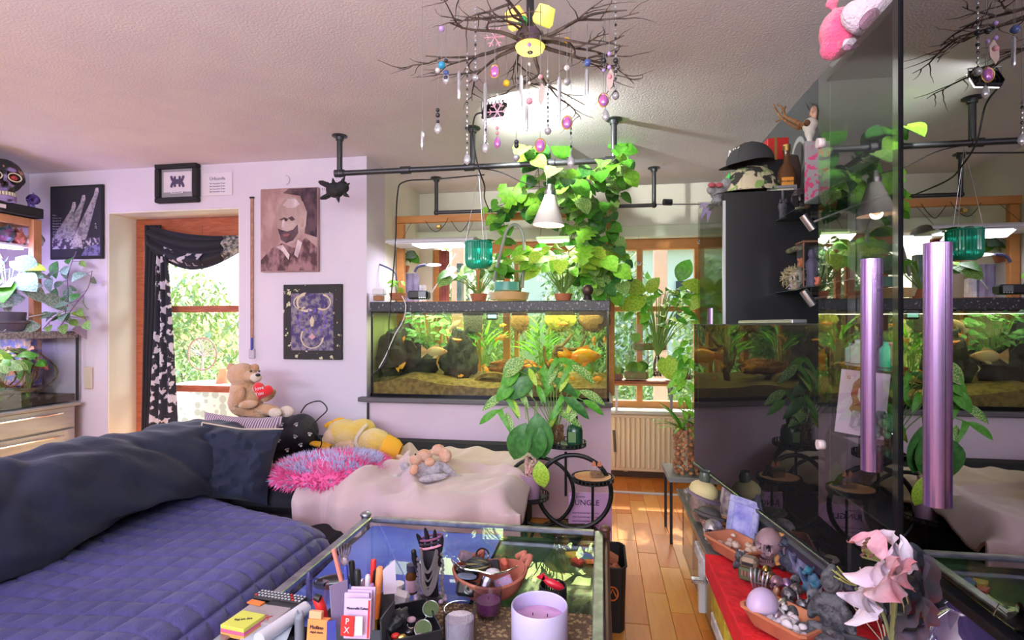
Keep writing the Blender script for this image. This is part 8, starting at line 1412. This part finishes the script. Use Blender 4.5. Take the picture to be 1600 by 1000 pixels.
ST_ = [(660, 76, 236, 1.75, 'plain', 'long leftmost crystal rod string ending in a lilac point', 'prism', 205), (684, 60, 210, 1.8, 'clear', 'string with pearl, jet beads and clear drop, second from left', 'drop', [(110, 'pearl', .009), (172, 'jet', .007), (180, 'jet', .008), (190, 'jet', .006)]),
       (690, 30, 102, 1.7, 'blue', 'short string with a bright blue ball', 'ball', [(45, 'violet', .010)]), (697, 60, 132, 1.78, 'clear', 'short jet stone string beside the blue ball', 'drop', [(95, 'jet', .007), (114, 'navy', .010), (122, 'jet', .009)]), (717, 62, 158, 1.8, 'clear', 'crystal prism string under a clear square bead', 'prism', 112),
       (730, 80, 258, 1.85, 'chain', 'long beaded chain ending in a pink drop left of the flood light', 'drop', None), (743, 10, 122, 1.82, 'chain', 'beaded string with small dark heart under the left twigs', 'ball', None), (758, 72, 240, 1.82, 'clear', 'thick crystal prism with beads hanging before the flood light', 'prism', 130), (759, 185, 240, 1.8, 'chain', 'dark beaded tail with an oval ring below the flood light', 'drop', None),
       (773, 20, 72, 1.78, 'pink', 'upper large pink snowflake left of the lamp', 'snow', None), (773, 80, 120, 1.78, 'violet', 'violet pendant below the pink snowflake', 'oval', None), (777, 120, 188, 1.86, 'pink', 'lower pink snowflake in front of the flood light', 'snow', [(148, 'pearl', .004)]), (777, 190, 232, 1.86, 'pink', 'rose beads with a long tassel under the lower snowflake', 'drop', [(200, 'rose', .006), (208, 'rose', .006)]),
       (791, 60, 130, 1.9, 'yellow', 'short string with an amber ball', 'ball', None), (807, 168, 246, 1.8, 'clear', 'snow crystal and clear ball string under the lamp', 'ball', [(222, 'jet', .008), (228, 'jet', .009)]), (814, 66, 176, 1.8, 'clear', 'crystal prism string directly below the yellow lamp', 'prism', 118), (823, 66, 206, 1.86, 'clear', 'long slender prism string right below the yellow lamp', 'prism', 165),
       (827, 60, 158, 1.75, 'rose', 'beaded string ending in a rose ball', 'ball', [(70, 'violet', .007), (100, 'pearl', .005), (130, 'pearl', .005), (145, 'pearl', .005)]), (845, 30, 163, 1.74, 'pink', 'rosy shell pendant string right of the lamp', 'feather', [(120, 'rose', .008)]), (844, 10, 236, 1.74, 'pink', 'large gold rimmed pink oval crystal, lowest middle pendant', 'oval', None),
       (856, 108, 205, 1.84, 'chain', 'silver link chain with ring cluster', 'ball', None), (858, 262, 278, 3.15, 'red', 'long string with a small red drop above the cone lamp', 'drop', None), (874, 70, 192, 1.78, 'clear', 'crystal prism string right of the chain', 'prism', 120), (886, 5, 128, 1.84, 'clear', 'string with amber ball, pearl and dark cage bead', 'ball', [(63, 'yellow', .011), (106, 'pearl', .010)]),
       (886, 128, 200, 1.8, 'violet', 'violet oval crystal on ring links', 'oval', None), (892, 190, 262, 1.85, 'chain', 'dark beaded chain tail reaching down to the vine leaves', 'drop', None), (917, 46, 152, 1.8, 'clear', 'crystal prism hanging below a navy ball', 'prism', 108), (918, 40, 98, 1.79, 'navy', 'navy glass ball above the prism', 'ball', None),
       (943, 80, 165, 1.82, 'red', 'violet snow bead string with a round red crystal', 'oval', [(95, 'jet', .010), (110, 'violet', .006), (148, 'rose', .006)]), (946, 165, 190, 1.82, 'clear', 'tiny clear drop under the round red crystal', 'drop', None), (952, 0, 140, 1.76, 'pink', 'big faceted aurora pendant at the right end', 'feather', [(84, 'violet', .007), (105, 'violet', .007), (120, 'rose', .009)]), (962, 0, 150, 1.8, 'chain', 'jet beaded string, rightmost of the chandelier', 'ball', [(95, 'jet', .009), (112, 'jet', .006)])]
for s_ in ST_: string(s_[0], s_[1], s_[2], s_[3], s_[4], s_[5], s_[6], s_[7])
# window crystals in the bay
for (x, y0_, y1_, lab) in ((998, 375, 412, 'clear ball crystal hanging in the right bay window'), (1093, 365, 378, 'small clear ball at the open glass door')):
    t = T('window_crystal', lab, 'hanging ornament', P(x, y1_, Y=4.5)); line('thread', thr, t, [P(x, y0_-6, Y=4.55), P(x, y1_, Y=4.5)], .001, 4); MB().sph(P(x, y1_, Y=4.5), .018, None, 12).build('ball', cr2, t)
